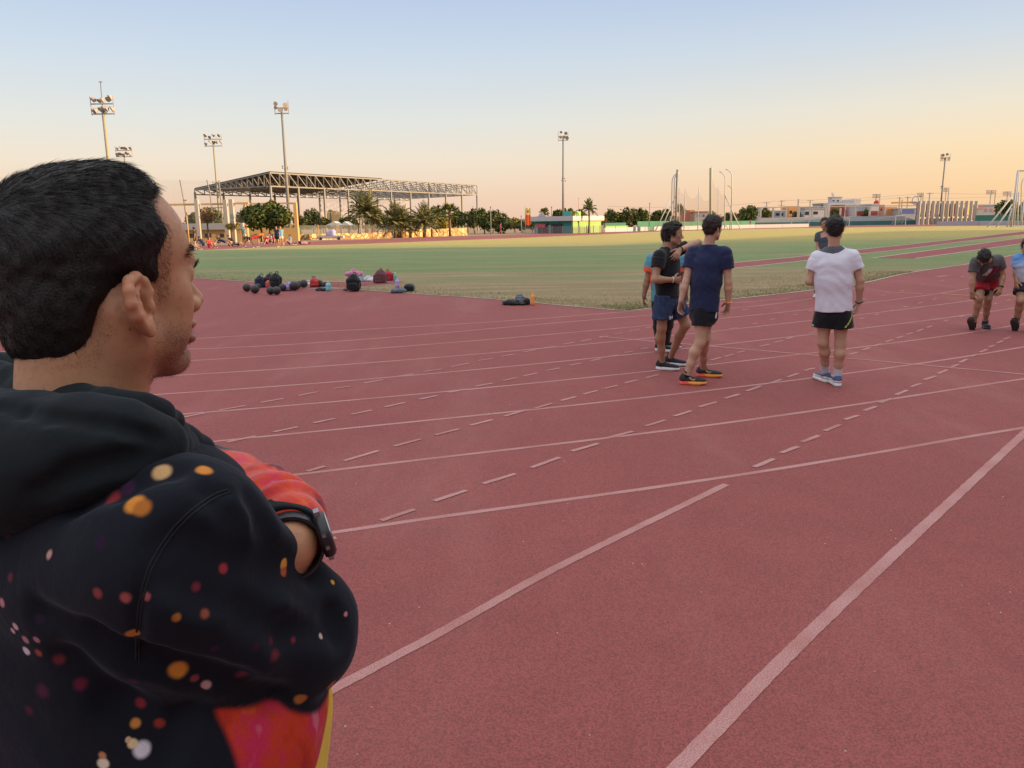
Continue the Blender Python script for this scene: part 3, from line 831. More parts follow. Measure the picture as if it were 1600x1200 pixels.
for s_ in (0,1):
    sh=part(PN,'shoe',s_); an=J['an'+'LR'[s_]]; tv=nrm(J['toe'+'LR'[s_]])
    so=[c for c in sh.children][0]
    paint(so,M_SOLER,lambda c:((c-an)@tv+ (c[:,2]-.02)*1.5)<.045)
    paint(sh,M_GOLD,lambda c:(np.abs(((c-an)@tv)*1.0-.06-(.06-c[:,2])*1.2)<.010)|(np.abs(((c-an)@tv)-.02-(c[:,2])*.9)<.012)&(c[:,2]<.07))
paint(part(PN,'shorts'),M_RUBBERW,lambda c:(np.abs(c[:,0]-at(1115.5,490,Y).x-.2*(c[:,2]-at(1115,490,Y).z))<.008)&(np.abs(c[:,2]-at(1115,490,Y).z)<.035)&(c[:,1]<Y+.03))
ring(PN,'bracelet',J['wrR'],J['wrR']-J['elR'],.031,.005,M_SOLEO)
# --- man in black polo
Y=8.75
J=JJ(Y,dict(head=(1051,366.5,-.02),neck=(1041.5,389),shR=(1030,399.5,-.15),shL=(1054,392,.16),elR=(1023.5,437,-.22),wrR=(1051,437,-.20),hdR=(1064,438,-.14),
  elL=(1091,379,.20),wrL=(1063,390,-.10),hdL=(1053,405,-.2),hipR=(1036,461,-.08),hipL=(1049,459,.08),knR=(1034,512,-.05),knL=(1071,508,.06)),
  dict(R=((1034,578),(.86,-.5,0)),L=((1047,571),(.85,-.55,0))),pnL=np.array((-.3,.6,-.4)),thL=np.array((.3,-.3,.8)),thR=np.array((0,0,1.)),pnR=np.array((.1,.9,0)))
n_=NT('speckled_blue_shorts'); v_=n_.coord()
M_SPECK=n_.out(n_.mix(n_.maprange(n_.noise(v_,130,2,.7),.60,.68),n_.mix(n_.noise(v_,9,3),(.014,.028,.07),(.026,.048,.11)),(.22,.26,.34)),.8,.2)
PB=person('man in black polo and speckled blue shorts looking sideways with one arm raised',J,(.93,.25,0),(.96,-.12,-.05),(0,0,1),SK_MID,M_HAIR,M_BLACKC,M_SPECK,M_BLKSHOE,M_RUBBERW,
  sw=.165,sdp=.12,hem=.03,leg=.72,legw=.12,sleeve=.52,seed=12,collar=True,hairkw=dict(thick=.022,long=.02,rough=.006))
ring(PB,'bracelet',J['wrR'],J['wrR']-J['elR'],.031,.005,M_RUBBERW); ring(PB,'bracelet',J['wrL'],J['wrL']-J['elL'],.031,.005,M_BLKSHORT)
mk=np.array(at(1051,497,Y-.2))
paint(part(PB,'shorts'),M_RUBBERW,lambda c:(c[:,1]<Y)&(np.abs(c[:,2]-mk[2])<.02)&((np.abs(np.abs(c[:,0]-mk[0])-.016)<.007)|((np.abs(c[:,2]-mk[2])<.006)&(np.abs(c[:,0]-mk[0])<.016))))
# --- man in teal and orange jersey behind
Y=10.0
J=JJ(Y,dict(head=(1044,371,.05),neck=(1039,394),shL=(1018,404,.06),shR=(1062,404,-.06),elL=(1011,438,.05),wrL=(1006,463,.05),hdL=(1005.5,476,.1),
  elR=(1068,437,-.05),wrR=(1072,456,.05),hdR=(1073,468,.1),hipL=(1031,470,.03),hipR=(1047,470,-.03),knL=(1029,510,.0),knR=(1043,508,.06)),
  dict(L=((1031,549),(.7,-.65,0)),R=((1040,544),(.9,-.4,0))))
M_TEAL=cloth('teal_jersey',(.11,.35,.45),.12); M_ORCUFF=cloth('orange_cuff',(.80,.13,.06),.08)
PO=person('man in teal jersey with orange cuffs and black trousers standing behind the black polo',J,(.3,.95,0),(.55,.83,0),(0,0,1),SK_DARK,M_HAIR,M_TEAL,M_BLKSHORT,M_BLKSHOE,M_RUBBERW,
  sw=.18,sdp=.125,hem=.0,sleeve=.62,long_pants=True,seed=15)
def cuff(c):
    o=np.zeros(len(c),bool)
    for s_ in 'LR':
        e=J['sh'+s_]+(J['el'+s_]-J['sh'+s_])*.40; d=nrm(J['el'+s_]-J['sh'+s_])
        o|=((c-e)@d>0)&(np.linalg.norm(np.cross(c-J['sh'+s_],d),axis=1)<.085)
    return o
paint(part(PO,'shirt'),M_ORCUFF,cuff)
M_ORST=cloth('coral_stripe',(.55,.28,.22),.1)
paint(part(PO,'shirt'),M_ORST,lambda c:(np.abs((c[:,0]-at(1023,420,Y).x)+.12*(c[:,2]-1.2))<.022)&(c[:,2]>1.12)&(c[:,2]<1.36))
# --- man facing the camera far behind the white tee
Y=16.9
J=JJ(Y,dict(head=(1288.5,350),neck=(1290,361,.02),shR=(1279,367,.05),shL=(1301,366,-.05),elR=(1277,386,.0),wrR=(1282,400,-.15),hdR=(1286,404,-.2),
  elL=(1304,386),wrL=(1303,401),hdL=(1302,407),hipR=(1283,406),hipL=(1294,406),knR=(1279,434,-.05),knL=(1296,436)),
  dict(R=((1275.5,464.6),(-.5,-.85,0)),L=((1297,466),(-.1,-1,0))))
PG=person('man in grey jersey with coral chest print facing the camera beyond the white tee',J,(-.4,-.92,0),(-.35,-.93,0),(0,0,1),SK_MID,M_HAIR,cloth('slate_jersey',(.075,.095,.12),.2),M_BLKSHORT,M_RUBBERW,M_RUBBERW,
  sw=.17,hem=.04,leg=.9,legw=.1,h=.011,seed=18,long_pants=True)
paint(part(PG,'shirt'),M_ORST,lambda c:(c[:,1]<Y-.02)&(np.abs(c[:,2]-1.36-.25*(c[:,0]-at(1290,370,Y).x))<.05)&(np.abs(c[:,0]-at(1287.5,370,Y).x)<.09))
# --- man bending forward in red shorts
Y=11.75
J=JJ(Y,dict(head=(1537,401.5,-.44),neck=(1543,404.5,-.30),shR=(1524,409,-.25),shL=(1560,405,-.25),elR=(1519,437,-.3),wrR=(1518.5,456,-.32),hdR=(1520,469,-.3),
  elL=(1567,430,-.22),wrL=(1564,448,-.28),hdL=(1560,461,-.3),hipR=(1535,437,.06),hipL=(1552,436,.10),knR=(1530,466,-.14),knL=(1544,467,-.04)),
  dict(R=((1519.5,515.5),(-.5,-.5,.72)),L=((1538.5,513),(-.30,-.95,0))),thR=np.array((0,-1.,0)),thL=np.array((0,-1.,0)))
PR=person('man bending forward over one raised toe in grey tee and red shorts',J,(-.45,-.85,0),(-.12,-.12,-.98),(-.38,-.9,.15),SK_MID,M_HAIR,M_GREYT,M_REDSHORT,M_BLKSHOE,M_RUBBERB,
  sw=.185,sdp=.13,hem=-.13,sleeve=.6,leg=.66,legw=.118,seed=21,socks=M_BLKSHORT,sockh=.04,h=.007)
def hemr(c): return c[:,2]<at(1543,452.5,Y-.1).z
paint(part(PR,'shorts'),M_BLKSHORT,hemr)
paint(part(PR,'shirt'),M_RUBBERW,lambda c:(np.abs((c[:,0]-at(1552,426,Y-.4).x)-.35*(c[:,2]-at(1552,426,Y-.4).z))<.028)&(np.abs(c[:,2]-at(1552,426,Y-.4).z)<.05)&(c[:,1]<Y-.2)&(np.sin(c[:,2]*260)*np.sin(c[:,0]*190+c[:,2]*80)>-.25))
paint(part(PR,'shirt'),cloth('maroon_panel',(.13,.012,.025),.1),lambda c:(c[:,0]>at(1555.5,423,Y-.4).x)&(c[:,2]<at(1555,416,Y-.4).z)&(c[:,1]<Y-.1)&(c[:,0]<at(1563,423,Y-.3).x))
ring(PR,'watch',J['wrL'],J['wrL']-J['elL'],.03,.008,M_BLKSHORT)
# --- man in blue tee at the edge
Y=11.5
J=JJ(Y,dict(head=(1606,386.5,-.05),neck=(1606,399),shR=(1590,403.5,.03),shL=(1625,403),elR=(1587.5,424,.05),wrR=(1588,439,-.02),hdR=(1588,449,-.05),
  elL=(1630,424),wrL=(1632,440),hdL=(1632,450),hipR=(1599,441,.03),hipL=(1617,441),knR=(1594,470,-.10),knL=(1616,472)),
  dict(R=((1586.5,517),(-.5,-.5,.72)),L=((1606,519.5),(-.25,-.95,0))))
n_=NT('dip_dyed_blue_jersey'); v_=n_.coord(); sp_=n_.n.new('ShaderNodeSeparateXYZ'); n_.l.new(v_,sp_.inputs[0])
zz=n_.math('ADD',sp_.outputs['Z'],n_.math('MULTIPLY',n_.noise(v_,7,3),.10))
M_DIP=n_.out(n_.ramp(n_.maprange(zz,.82,1.28,smooth=False),[(0,(.52,.56,.62)),(.35,(.45,.52,.64)),(.6,(.16,.35,.68)),(1,(.10,.24,.58))]),.8,.2)
PT=person('man in blue and white dip dyed tee beside the bending man, one toe raised',J,(-.4,-.9,0),(-.3,-.9,-.2),(0,0,1),SK_MID,M_HAIR,M_DIP,M_NAVYSHORT,M_BLKSHOE,M_RUBBERB,
  sw=.185,hem=.0,sleeve=.62,leg=.62,legw=.115,seed=24,h=.007,socks=M_BLKSHORT,sockh=.04)
# ------------------------------------------------------------------ far people (a few pixels tall): same builder, coarse
def pose(kind,s=1.0):
    """joints facing +x, pelvis over the origin"""
    a=np.array
    if kind=='stand':
        d=dict(head=(.03,0,1.60),neck=(-.01,0,1.45),shL=(0,.17,1.40),shR=(0,-.17,1.40),elL=(-.03,.23,1.13),wrL=(.02,.24,.90),hdL=(.03,.24,.82),elR=(-.03,-.23,1.13),wrR=(.02,-.24,.90),hdR=(.03,-.24,.82),hipL=(0,.09,.90),hipR=(0,-.09,.90),knL=(.03,.11,.50),knR=(.02,-.11,.50),anL=(0,.12,.09),anR=(-.02,-.12,.09))
    elif kind=='walk':
        d=dict(head=(.06,0,1.60),neck=(.02,0,1.45),shL=(.02,.17,1.40),shR=(.0,-.17,1.40),elL=(-.12,.22,1.15),wrL=(.02,.22,1.0),hdL=(.08,.2,.98),elR=(.10,-.22,1.15),wrR=(.28,-.2,1.12),hdR=(.35,-.18,1.14),hipL=(0,.09,.90),hipR=(0,-.09,.90),knL=(.18,.09,.52),knR=(-.03,-.09,.49),anL=(.26,.09,.10),anR=(-.32,-.09,.15))
    elif kind=='sit':
        d=dict(head=(-.02,0,.78),neck=(-.08,0,.63),shL=(-.07,.17,.58),shR=(-.07,-.17,.58),elL=(.05,.22,.36),wrL=(.27,.16,.40),hdL=(.34,.12,.42),elR=(.05,-.22,.36),wrR=(.27,-.16,.40),hdR=(.34,-.12,.42),hipL=(0,.09,.12),hipR=(0,-.09,.12),knL=(.34,.14,.42),knR=(.36,-.14,.40),anL=(.62,.12,.09),anR=(.62,-.12,.09))
    elif kind=='reach':   # seated, folded over straight legs
        d=dict(head=(.42,0,.42),neck=(.30,0,.40),shL=(.28,.17,.38),shR=(.28,-.17,.38),elL=(.50,.20,.24),wrL=(.70,.14,.16),hdL=(.78,.12,.14),elR=(.50,-.20,.24),wrR=(.70,-.14,.16),hdR=(.78,-.12,.14),hipL=(0,.09,.13),hipR=(0,-.09,.13),knL=(.42,.14,.14),knR=(.42,-.14,.14),anL=(.82,.16,.10),anR=(.82,-.16,.10))
    elif kind=='bend':    # standing, folded at the hips, hands to the ground
        d=dict(head=(.62,0,.66),neck=(.50,0,.78),shL=(.46,.17,.78),shR=(.46,-.17,.78),elL=(.54,.19,.50),wrL=(.60,.17,.26),hdL=(.62,.16,.16),elR=(.54,-.19,.50),wrR=(.60,-.17,.26),hdR=(.62,-.16,.16),hipL=(-.05,.09,.90),hipR=(-.05,-.09,.90),knL=(-.02,.13,.49),knR=(-.02,-.13,.49),anL=(-.02,.16,.09),anR=(-.02,-.16,.09))
    elif kind=='squat':
        d=dict(head=(.30,0,.86),neck=(.20,0,.74),shL=(.18,.17,.70),shR=(.18,-.17,.70),elL=(.36,.22,.50),wrL=(.52,.14,.44),hdL=(.58,.1,.44),elR=(.36,-.22,.50),wrR=(.52,-.14,.44),hdR=(.58,-.1,.44),hipL=(-.14,.10,.32),hipR=(-.14,-.10,.32),knL=(.24,.18,.44),knR=(.24,-.18,.44),anL=(0,.15,.09),anR=(0,-.15,.09))
    elif kind=='lie':     # on the back, knees up
        d=dict(head=(-.68,0,.16),neck=(-.52,0,.14),shL=(-.47,.18,.12),shR=(-.47,-.18,.12),elL=(-.25,.28,.08),wrL=(-.05,.26,.07),hdL=(.03,.25,.07),elR=(-.25,-.28,.08),wrR=(-.05,-.26,.07),hdR=(.03,-.25,.07),hipL=(0,.09,.12),hipR=(0,-.09,.12),knL=(.28,.12,.40),knR=(.36,-.12,.28),anL=(.48,.12,.09),anR=(.62,-.12,.09))
    elif kind=='plank':
        d=dict(head=(.72,0,.62),neck=(.58,0,.56),shL=(.52,.17,.53),shR=(.52,-.17,.53),elL=(.54,.2,.29),wrL=(.54,.18,.09),hdL=(.60,.18,.05),elR=(.54,-.2,.29),wrR=(.54,-.18,.09),hdR=(.60,-.18,.05),hipL=(0,.09,.42),hipR=(0,-.09,.42),knL=(-.40,.1,.26),knR=(-.40,-.1,.26),anL=(-.80,.1,.12),anR=(-.80,-.1,.12))
    elif kind=='straddle': # legs wide, body folded forward
        d=dict(head=(.50,0,.80),neck=(.42,0,.92),shL=(.38,.17,.90),shR=(.38,-.17,.90),elL=(.42,.22,.62),wrL=(.36,.26,.40),hdL=(.34,.27,.32),elR=(.42,-.22,.62),wrR=(.36,-.26,.40),hdR=(.34,-.27,.32),hipL=(-.06,.10,.84),hipR=(-.06,-.10,.84),knL=(.0,.34,.48),knR=(-.0,-.34,.48),anL=(0,.52,.09),anR=(0,-.52,.09))
    J={k:a(v,float)*s for k,v in d.items()}
    J['anL'][2]=max(J['anL'][2],.085); J['anR'][2]=max(J['anR'][2],.085)
    up={'reach':1,'lie':1,'sit':0}.get(kind,0)
    for q in 'LR': J['toe'+q]=a((.35,0,.93) if kind=='reach' else (1,0,0.))
    F=a((1,0,0.)); hF,hU={'reach':((.5,0,-.8),(.8,0,.5)),'bend':((.0,0,-1),(1,0,-.3)),'lie':((.25,0,.97),(-.97,0,.25)),'plank':((.6,0,-.8),(.8,0,.6)),'straddle':((.2,0,-1),(1,0,.0))}.get(kind,((1,0,-.05),(0,0,1)))
    if kind=='lie': F=a((0,0,1.))
    return J,F,a(hF),a(hU)
def far_person(label,px,py,kind,az,shirt,short,s=1.0,group=None,h=.028,sk=None,long_pants=False,hair=None):
    g=np.array(G(px,py)); J,F,hF,hU=pose(kind,s)
    c,sn=math.cos(math.radians(az)),math.sin(math.radians(az)); R=np.array(((c,-sn,0),(sn,c,0),(0,0,1)))
    for k in J: J[k]=R@J[k]+(g if not k.startswith('toe') else 0)
    return person(label,J,R@F,R@hF,R@hU,sk or SK_MID,hair or M_HAIR,shirt,short,M_BLKSHOE,M_RUBBERW,root=g,h=h,group=group,fine=False,hs=s,sw=.18*s,long_pants=long_pants,foldamp=.002,hairkw=dict(thick=.02,rough=.002))
C=lambda n,*c: cloth(n,c,.1)
cR=C('red_jersey',.50,.03,.04); cB=C('light_blue_jersey',.22,.42,.55); cK=M_BLACKC; cW=C('pale_jersey',.70,.66,.62); cO=C('orange_jersey',.70,.26,.05); cN=M_NAVY; cG=C('charcoal_jersey',.055,.055,.06); cM=C('magenta_jersey',.42,.03,.10); cP=C('pink_jersey',.55,.26,.28)
GW='athletes stretching beyond the field'; GJ='people on the far side of the track'
FP=[
 (306,389.5,'stand',200,cG,M_BLKSHORT,1.0,GW,'athlete in charcoal top standing with bare legs at the edge of the stretching group'),
 (316,386,'squat',160,cN,M_BLKSHORT,.95,GW,'athlete in navy squatting just behind the charcoal top'),
 (328,387.5,'sit',330,cR,cR,1.0,GW,'athlete all in red sitting on the ground'),
 (300,390,'lie',20,cP,cN,.95,GW,'athlete in pink lying on the ground by the charcoal top'),
 (334,385,'reach',200,cR,M_BLKSHORT,.95,GW,'athlete in red top folded over straight legs behind the one all in red'),
 (342,380,'sit',250,cG,cN,1.0,GW,'athlete in charcoal sitting upright with dark shorts'),
 (351,384,'plank',160,cN,cN,1.0,GW,'athlete in navy holding a plank on both hands'),
 (354,377,'stand',270,cG,M_BLKSHORT,1.0,GW,'person in charcoal standing far back between the concrete posts'),
 (363,384.5,'squat',210,cK,M_BLKSHORT,1.0,GW,'athlete in black squatting alone in the middle of the group'),
 (371,385,'lie',10,cK,cK,.95,GW,'athlete in black lying flat on the ground'),
 (383,378,'stand',260,cB,cW,1.0,GW,'person in light blue standing behind the black crouching athlete'),
 (389,386.5,'straddle',260,cK,M_BLKSHORT,.9,GW,'athlete in black folded low with legs wide apart'),
 (404,386,'bend',200,cR,M_BLKSHORT,1.0,GW,'athlete in red top and black tights bending to the ground'),
 (410,379,'bend',200,cO,cO,1.0,GW,'athlete in orange bending forward near the tree'),
 (417,381,'sit',260,cR,M_BLKSHORT,1.0,GW,'athlete in red sitting upright beneath the tree'),
 (423,380,'squat',270,cW,M_BLKSHORT,1.0,GW,'athlete in pale top squatting beneath the tree'),
 (428,380,'sit',280,cM,M_BLKSHORT,1.0,GW,'athlete in magenta sitting beneath the tree'),
 (434,386,'stand',250,cN,M_BLKSHORT,1.0,GW,'athlete in navy standing beside the one in pale blue and white'),
 (440,385,'stand',280,cB,cW,1.0,GW,'athlete in light blue top and white shorts standing beneath the tree'),
 (453,381.5,'sit',220,cB,cN,1.0,GW,'athlete in light blue sitting apart at the end of the group'),
 (471,382,'lie',200,cP,cN,1.0,GW,'athlete in pink lying apart on the track beyond the tree'),
 (782,367,'walk',0,cM,M_BLKSHORT,1.0,GJ,'person in magenta walking past the palms'),
 (858,359.8,'walk',180,cK,M_BLKSHORT,1.15,GJ,'jogger in black running in front of the white wall'),
 (925,362,'walk',0,cO,M_BLKSHORT,1.0,GJ,'jogger in orange in front of the lime green wall'),
 (931,361.6,'walk',0,cK,M_BLKSHORT,1.0,GJ,'jogger in black in front of the lime green wall'),
 (1172,356.4,'walk',200,cP,cR,1.0,GJ,'jogger in pale pink running before the dark tree and white wall'),
 (1277.5,353.0,'stand',270,cR,cR,.8,GJ,'small person in red standing by the empty goal frame'),
 (1347,351.8,'stand',270,cK,cK,.95,GJ,'person in black standing in front of the bleachers next to the white tee'),
 (1384,350.9,'stand',260,cK,cK,.9,GJ,'person in black standing alone by the bleachers'),
 (1390,350.8,'stand',90,cG,cG,.75,GJ,'shorter person in charcoal beside the lone one in black'),
 (1460.5,350.2,'stand',100,cW,M_BLKSHORT,1.0,GJ,'person in white standing before the finned building'),
 (1469,350.2,'walk',180,cG,M_BLKSHORT,1.0,GJ,'person in charcoal walking before the finned building'),
 (1486,350.6,'walk',0,cM,M_BLKSHORT,1.15,GJ,'jogger in magenta running before the finned building'),
 (1480,350.3,'squat',180,cR,cR,.9,GJ,'person in red squatting before the finned building'),
 (1492,350.3,'squat',0,cK,cK,.9,GJ,'person in black squatting before the finned building'),
 (1474,350.1,'sit',180,cW,cW,.9,GJ,'person in white sitting before the finned building'),
]
for px,py,k,az,a,b_,s_,g_,lab in FP:
    far_person(lab,px,py,k,az,a,b_,s_,g_,h=.030 if px<500 else .036)
# ------------------------------------------------------------------ the man with folded arms, close to the camera
def dp(x,y,d): return np.array(CAM+ray(x,y)*d)
FRONT_H=.0034
MC=dp(158,441,.87)
e_=np.array((.887,.46,0)); v_d=np.array((-.46,.887,0)); PHI=math.radians(29)
MF=e_*math.cos(PHI)+v_d*math.sin(PHI); MU=np.array((0,0,1.)); MF,MR,MU=head_axes(MF,MU)
HS=1.0
def hp(f,r,u): return MC+HS*(MF*f+MR*r+MU*u)
MAN=thing('person','man in black hooded sweatshirt with bokeh print standing with folded arms, close up','person',(-.40,.80,0))
M3=np.stack([MF,MR,MU])
def polysd(pts):
    pts=np.array(pts,np.float32)
    def f(f_,u_):
        d=np.full(f_.shape,1e9,np.float32); ins=np.zeros(f_.shape,bool)
        for i in range(len(pts)):
            a=pts[i];b=pts[(i+1)%len(pts)]; ex,ey=b-a
            px=f_-a[0];py=u_-a[1]; t=np.clip((px*ex+py*ey)/(ex*ex+ey*ey),0,1)
            d=np.minimum(d,(px-ex*t)**2+(py-ey*t)**2)
            c=((a[1]<=u_)&(b[1]>u_))|((b[1]<=u_)&(a[1]>u_))
            xx=a[0]+(u_-a[1])*ex/(ey if abs(ey)>1e-9 else 1e-9)
            ins^=c&(f_<xx)
        d=np.sqrt(d); return np.where(ins,-d,d)
    return f
HAIRPOLY=polysd([(-.15,.17),(.064,.17),(.072,.108),(.066,.099),(.050,.098),(.032,.086),(.036,.070),(.043,.055),(.034,.026),(.036,.004),(.029,-.018),(.023,-.018),(.016,-.005),(.006,.000),(-.012,.002),(-.026,-.008),(-.034,-.026),(-.035,-.050),(-.050,-.080),(-.068,-.098),(-.15,-.100)])
b=Field()
head_field(b,MC,MF,MU,HS,ears=False)
def E(c,r,k,op='u',M=None): b.ell(hp(*c),np.array(r)*HS,M3 if M is None else M,k,op)
# face detail: nose wings, cheeks, lids, jaw angle, throat
E((.100,.013,-.033),(.012,.008,.008),.006); E((.108,.0065,-.041),(.006,.004,.004),.003,'s')
E((.054,.038,-.035),(.024,.020,.024),.02); E((.040,.045,-.062),(.026,.016,.022),.02)
b.cone(hp(.090,.018,.016),hp(.080,.046,.008),.0045,.004,.006)
b.cone(hp(.089,.018,-.001),hp(.079,.046,.001),.004,.0035,.006)
E((.097,0,-.0555),(.010,.020,.0065),.006); E((.0965,0,-.0735),(.0095,.017,.0075),.006)
E((.080,0,-.099),(.013,.016,.013),.015)
# neck
b.econe(hp(-.052,0,-.205),hp(-.030,0,-.075),(.062,.064),(.056,.064),MR,.03)
b.cone(hp(-.018,.052,-.03),hp(.0,.018,-.17),.016,.014,.03)
b.econe(hp(-.06,0,-.24),hp(-.052,0,-.19),(.062,.06),(.062,.064),MR,.03)
# near ear
eb=nrm(-MF*.88+MR*.48); eu=nrm(MU*.91-MF*.41); eu=nrm(eu-eb*np.dot(eu,eb)); en=np.cross(eu,eb)
if np.dot(en,MR)<0: en=-en
EM=np.stack([eb,eu,en]); E0=hp(.002,.077,-.021)+eb*.008
def ep(x,y,z=0): return E0+eb*x*1.06+eu*y*.86+en*z
b.ell(ep(.003,0,-.002),(.022,.029,.0055),EM,.006)
b.ell(ep(-.006,-.002,-.008),(.014,.021,.010),EM,.008)
hx=[(-.009,.003,.002),(-.014,.014,.004),(-.010,.027,.004),(.001,.034,.004),(.014,.030,.004),(.022,.018,.005),(.0235,.002,.005),(.019,-.013,.004),(.010,-.026,.002)]
b.chain([ep(*q) for q in hx],[.0035,.0040,.0046,.0050,.0052,.0052,.0050,.0048,.0048],.006)
b.ell(ep(.014,.014,.005),(.0035,.011,.0035),EM,.004,'s')
b.chain([ep(*q) for q in[(.001,.021,.002),(.009,.012,.003),(.011,0,.003),(.008,-.011,.003),(.001,-.016,.003)]],[.003,.004,.0043,.004,.004],.004)
b.ell(ep(-.001,-.003,.004),(.0085,.0125,.0125),EM,.004,'s')
b.ell(ep(.002,.009,.004),(.006,.005,.005),EM,.004,'s')
b.ell(ep(-.011,-.004,.003),(.0045,.0075,.005),EM,.004)
b.ell(ep(.001,-.029,.001),(.0085,.011,.0055),EM,.006)
# far ear
b.ell(hp(-.016,-.078,.004),(.018,.008,.032),M3,.008)
# wrist and hand of the crossing arm (tucked behind the near sleeve)
WR=dp(452,852,.855); HD=dp(425,955,.84)
b.chain([dp(430,800,.97),WR+(dp(430,800,.97)-WR)*.3,WR],[.036,.033,.030],.02)
hand_field(b,WR,nrm(HD-WR),nrm(np.array((-.7,.3,-.1))),nrm(np.array((0,.5,.8))),.3,1.0)
n=NT('close_skin'); v=n.coord()
f1=n.noise(v,16,5); f2=n.noise(v,150,3); f3=n.noise(v,520,2,.8)
base=n.mix(f1,(.38,.178,.092),(.52,.265,.145))
base=n.mix(n.maprange(f2,.5,.75,0,.35),base,(.27,.115,.06))
def dotc(d,o):
    m=n.n.new('ShaderNodeVectorMath'); m.operation='DOT_PRODUCT'; n.l.new(v,m.inputs[0]); m.inputs[1].default_value=tuple(d)
    return n.math('ADD',m.outputs['Value'],-o)
Oc=MC-np.array(MAN.location)
fu=dotc(MU,float(Oc@MU)); ff=dotc(MF,float(Oc@MF)); fr=dotc(MR,float(Oc@MR))
# beard shadow: stubble over jaw, chin and upper lip
jaw=n.math('MULTIPLY',n.maprange(n.math('SUBTRACT',fu,n.math('MULTIPLY',ff,-.35)),-.022,-.052),n.math('MULTIPLY',n.maprange(ff,.008,.04),n.maprange(fu,-.145,-.115)))
stub=n.math('MULTIPLY',jaw,n.maprange(f3,.42,.62,.25,.85))
base=n.mix(n.math('MULTIPLY',stub,.8),base,(.035,.022,.018))
mole=n.noise(v,75,1); base=n.mix(n.maprange(mole,.74,.78,0,.5),base,(.12,.05,.035))
# lips
lip=n.math('MULTIPLY',n.maprange(ff,.091,.097),n.math('MULTIPLY',n.maprange(fu,-.083,-.078),n.maprange(fu,-.049,-.053)))
base=n.mix(n.math('MULTIPLY',lip,.6),base,(.33,.12,.10))
# ear reddened
er=n.math('MULTIPLY',n.maprange(fr,.076,.090),n.maprange(fu,-.06,-.03)); base=n.mix(n.math('MULTIPLY',er,.35),base,(.48,.17,.10))
n.b.inputs['Subsurface Weight'].default_value=.18; n.b.inputs['Subsurface Radius'].default_value=(.012,.005,.003); n.b.inputs['Subsurface Scale'].default_value=.6
n.bump(n.math('ADD',n.math('MULTIPLY',f2,.6),n.math('MULTIPLY',f3,.5)),.22,.003)
M_CSKIN=n.out(base,n.maprange(f2,.3,.7,.40,.58),.45)
BODY=solid('body',b,.0022,M_CSKIN,MAN,2)
# eyes: dark lashes and brow as small strips
# head hair: a close shell plus strands
hf=Field()
hf.ell(hp(-.008,0,.043),np.array((.108,.0795,.0825)),M3,.01); hf.ell(hp(.020,0,.062),(.058,.066,.058),M3,.03)
hf.ell(hp(-.052,0,-.018),(.056,.061,.080),M3,.03); hf.ell(hp(.0,0,.036),(.060,.0750,.06),M3,.02)
def hl(P):
    Q=(P-A_(MC))@A_(M3).T
    return HAIRPOLY(Q[:,0]+.002*np.sin(Q[:,2]*900)+.0015*np.sin(Q[:,2]*2300+1),Q[:,2]+.002*np.sin(Q[:,0]*800))
hf.warp(lambda P:(.0060*np.clip((HAIRPOLY((P-A_(MC))@A_(MF),(P-A_(MC))@A_(MU))+.020)/.020,0,1)).astype(np.float32)); hf.keep(hl,.004); hf.warp(noise3(120,.0012,4)); hf.warp(noise3(380,.0007,6))
n=NT('close_black_hair'); v=n.coord(); f=n.noise(v,420,3,.7)
col=n.mix(f,(.0035,.0032,.0035),(.015,.013,.012)); n.bump(f,.6,.003); M_CHAIR=n.out(col,.45,.38)
HAIR=solid('hair',hf,.0026,M_CHAIR,MAN,2)
def sample(ob,N,seed=0):
    me=ob.data; r=np.random.RandomState(seed)
    c=np.zeros(len(me.polygons)*3); me.polygons.foreach_get('center',c); nn=np.zeros(len(me.polygons)*3); me.polygons.foreach_get('normal',nn)
    i=r.randint(0,len(me.polygons),N)
    return c.reshape(-1,3)[i]+np.array(MAN.location)+r.randn(N,3)*.001,nn.reshape(-1,3)[i]
P,Nn=sample(HAIR,42000,5)
Q=(P-MC)@M3.T
r=np.random.RandomState(9)
top=np.clip((Q[:,2]-.03)/.06,0,1)[:,None]
flow=MF*(.9*top)-MU*(1-top)*.9+MF*.25*(1-top)+MR*.25*top
flow=flow-Nn*(flow*Nn).sum(1)[:,None]; flow/=np.linalg.norm(flow,axis=1)[:,None]+1e-6
d=flow*1.0+Nn*(.07+.08*r.rand(len(P),1)*top)+r.randn(len(P),3)*.10; d/=np.linalg.norm(d,axis=1)[:,None]
ln=(.005+.004*r.rand(len(P)))+top[:,0]*(.005+.006*r.rand(len(P)))
edge=np.clip(-HAIRPOLY(Q[:,0].astype(np.float32),Q[:,2].astype(np.float32))/.012,.35,1); ln*=edge
hairs('strands',P-Nn*.001,d,ln,.00045,M_CHAIR,MAN,curve=flow*.6-MU*.2)
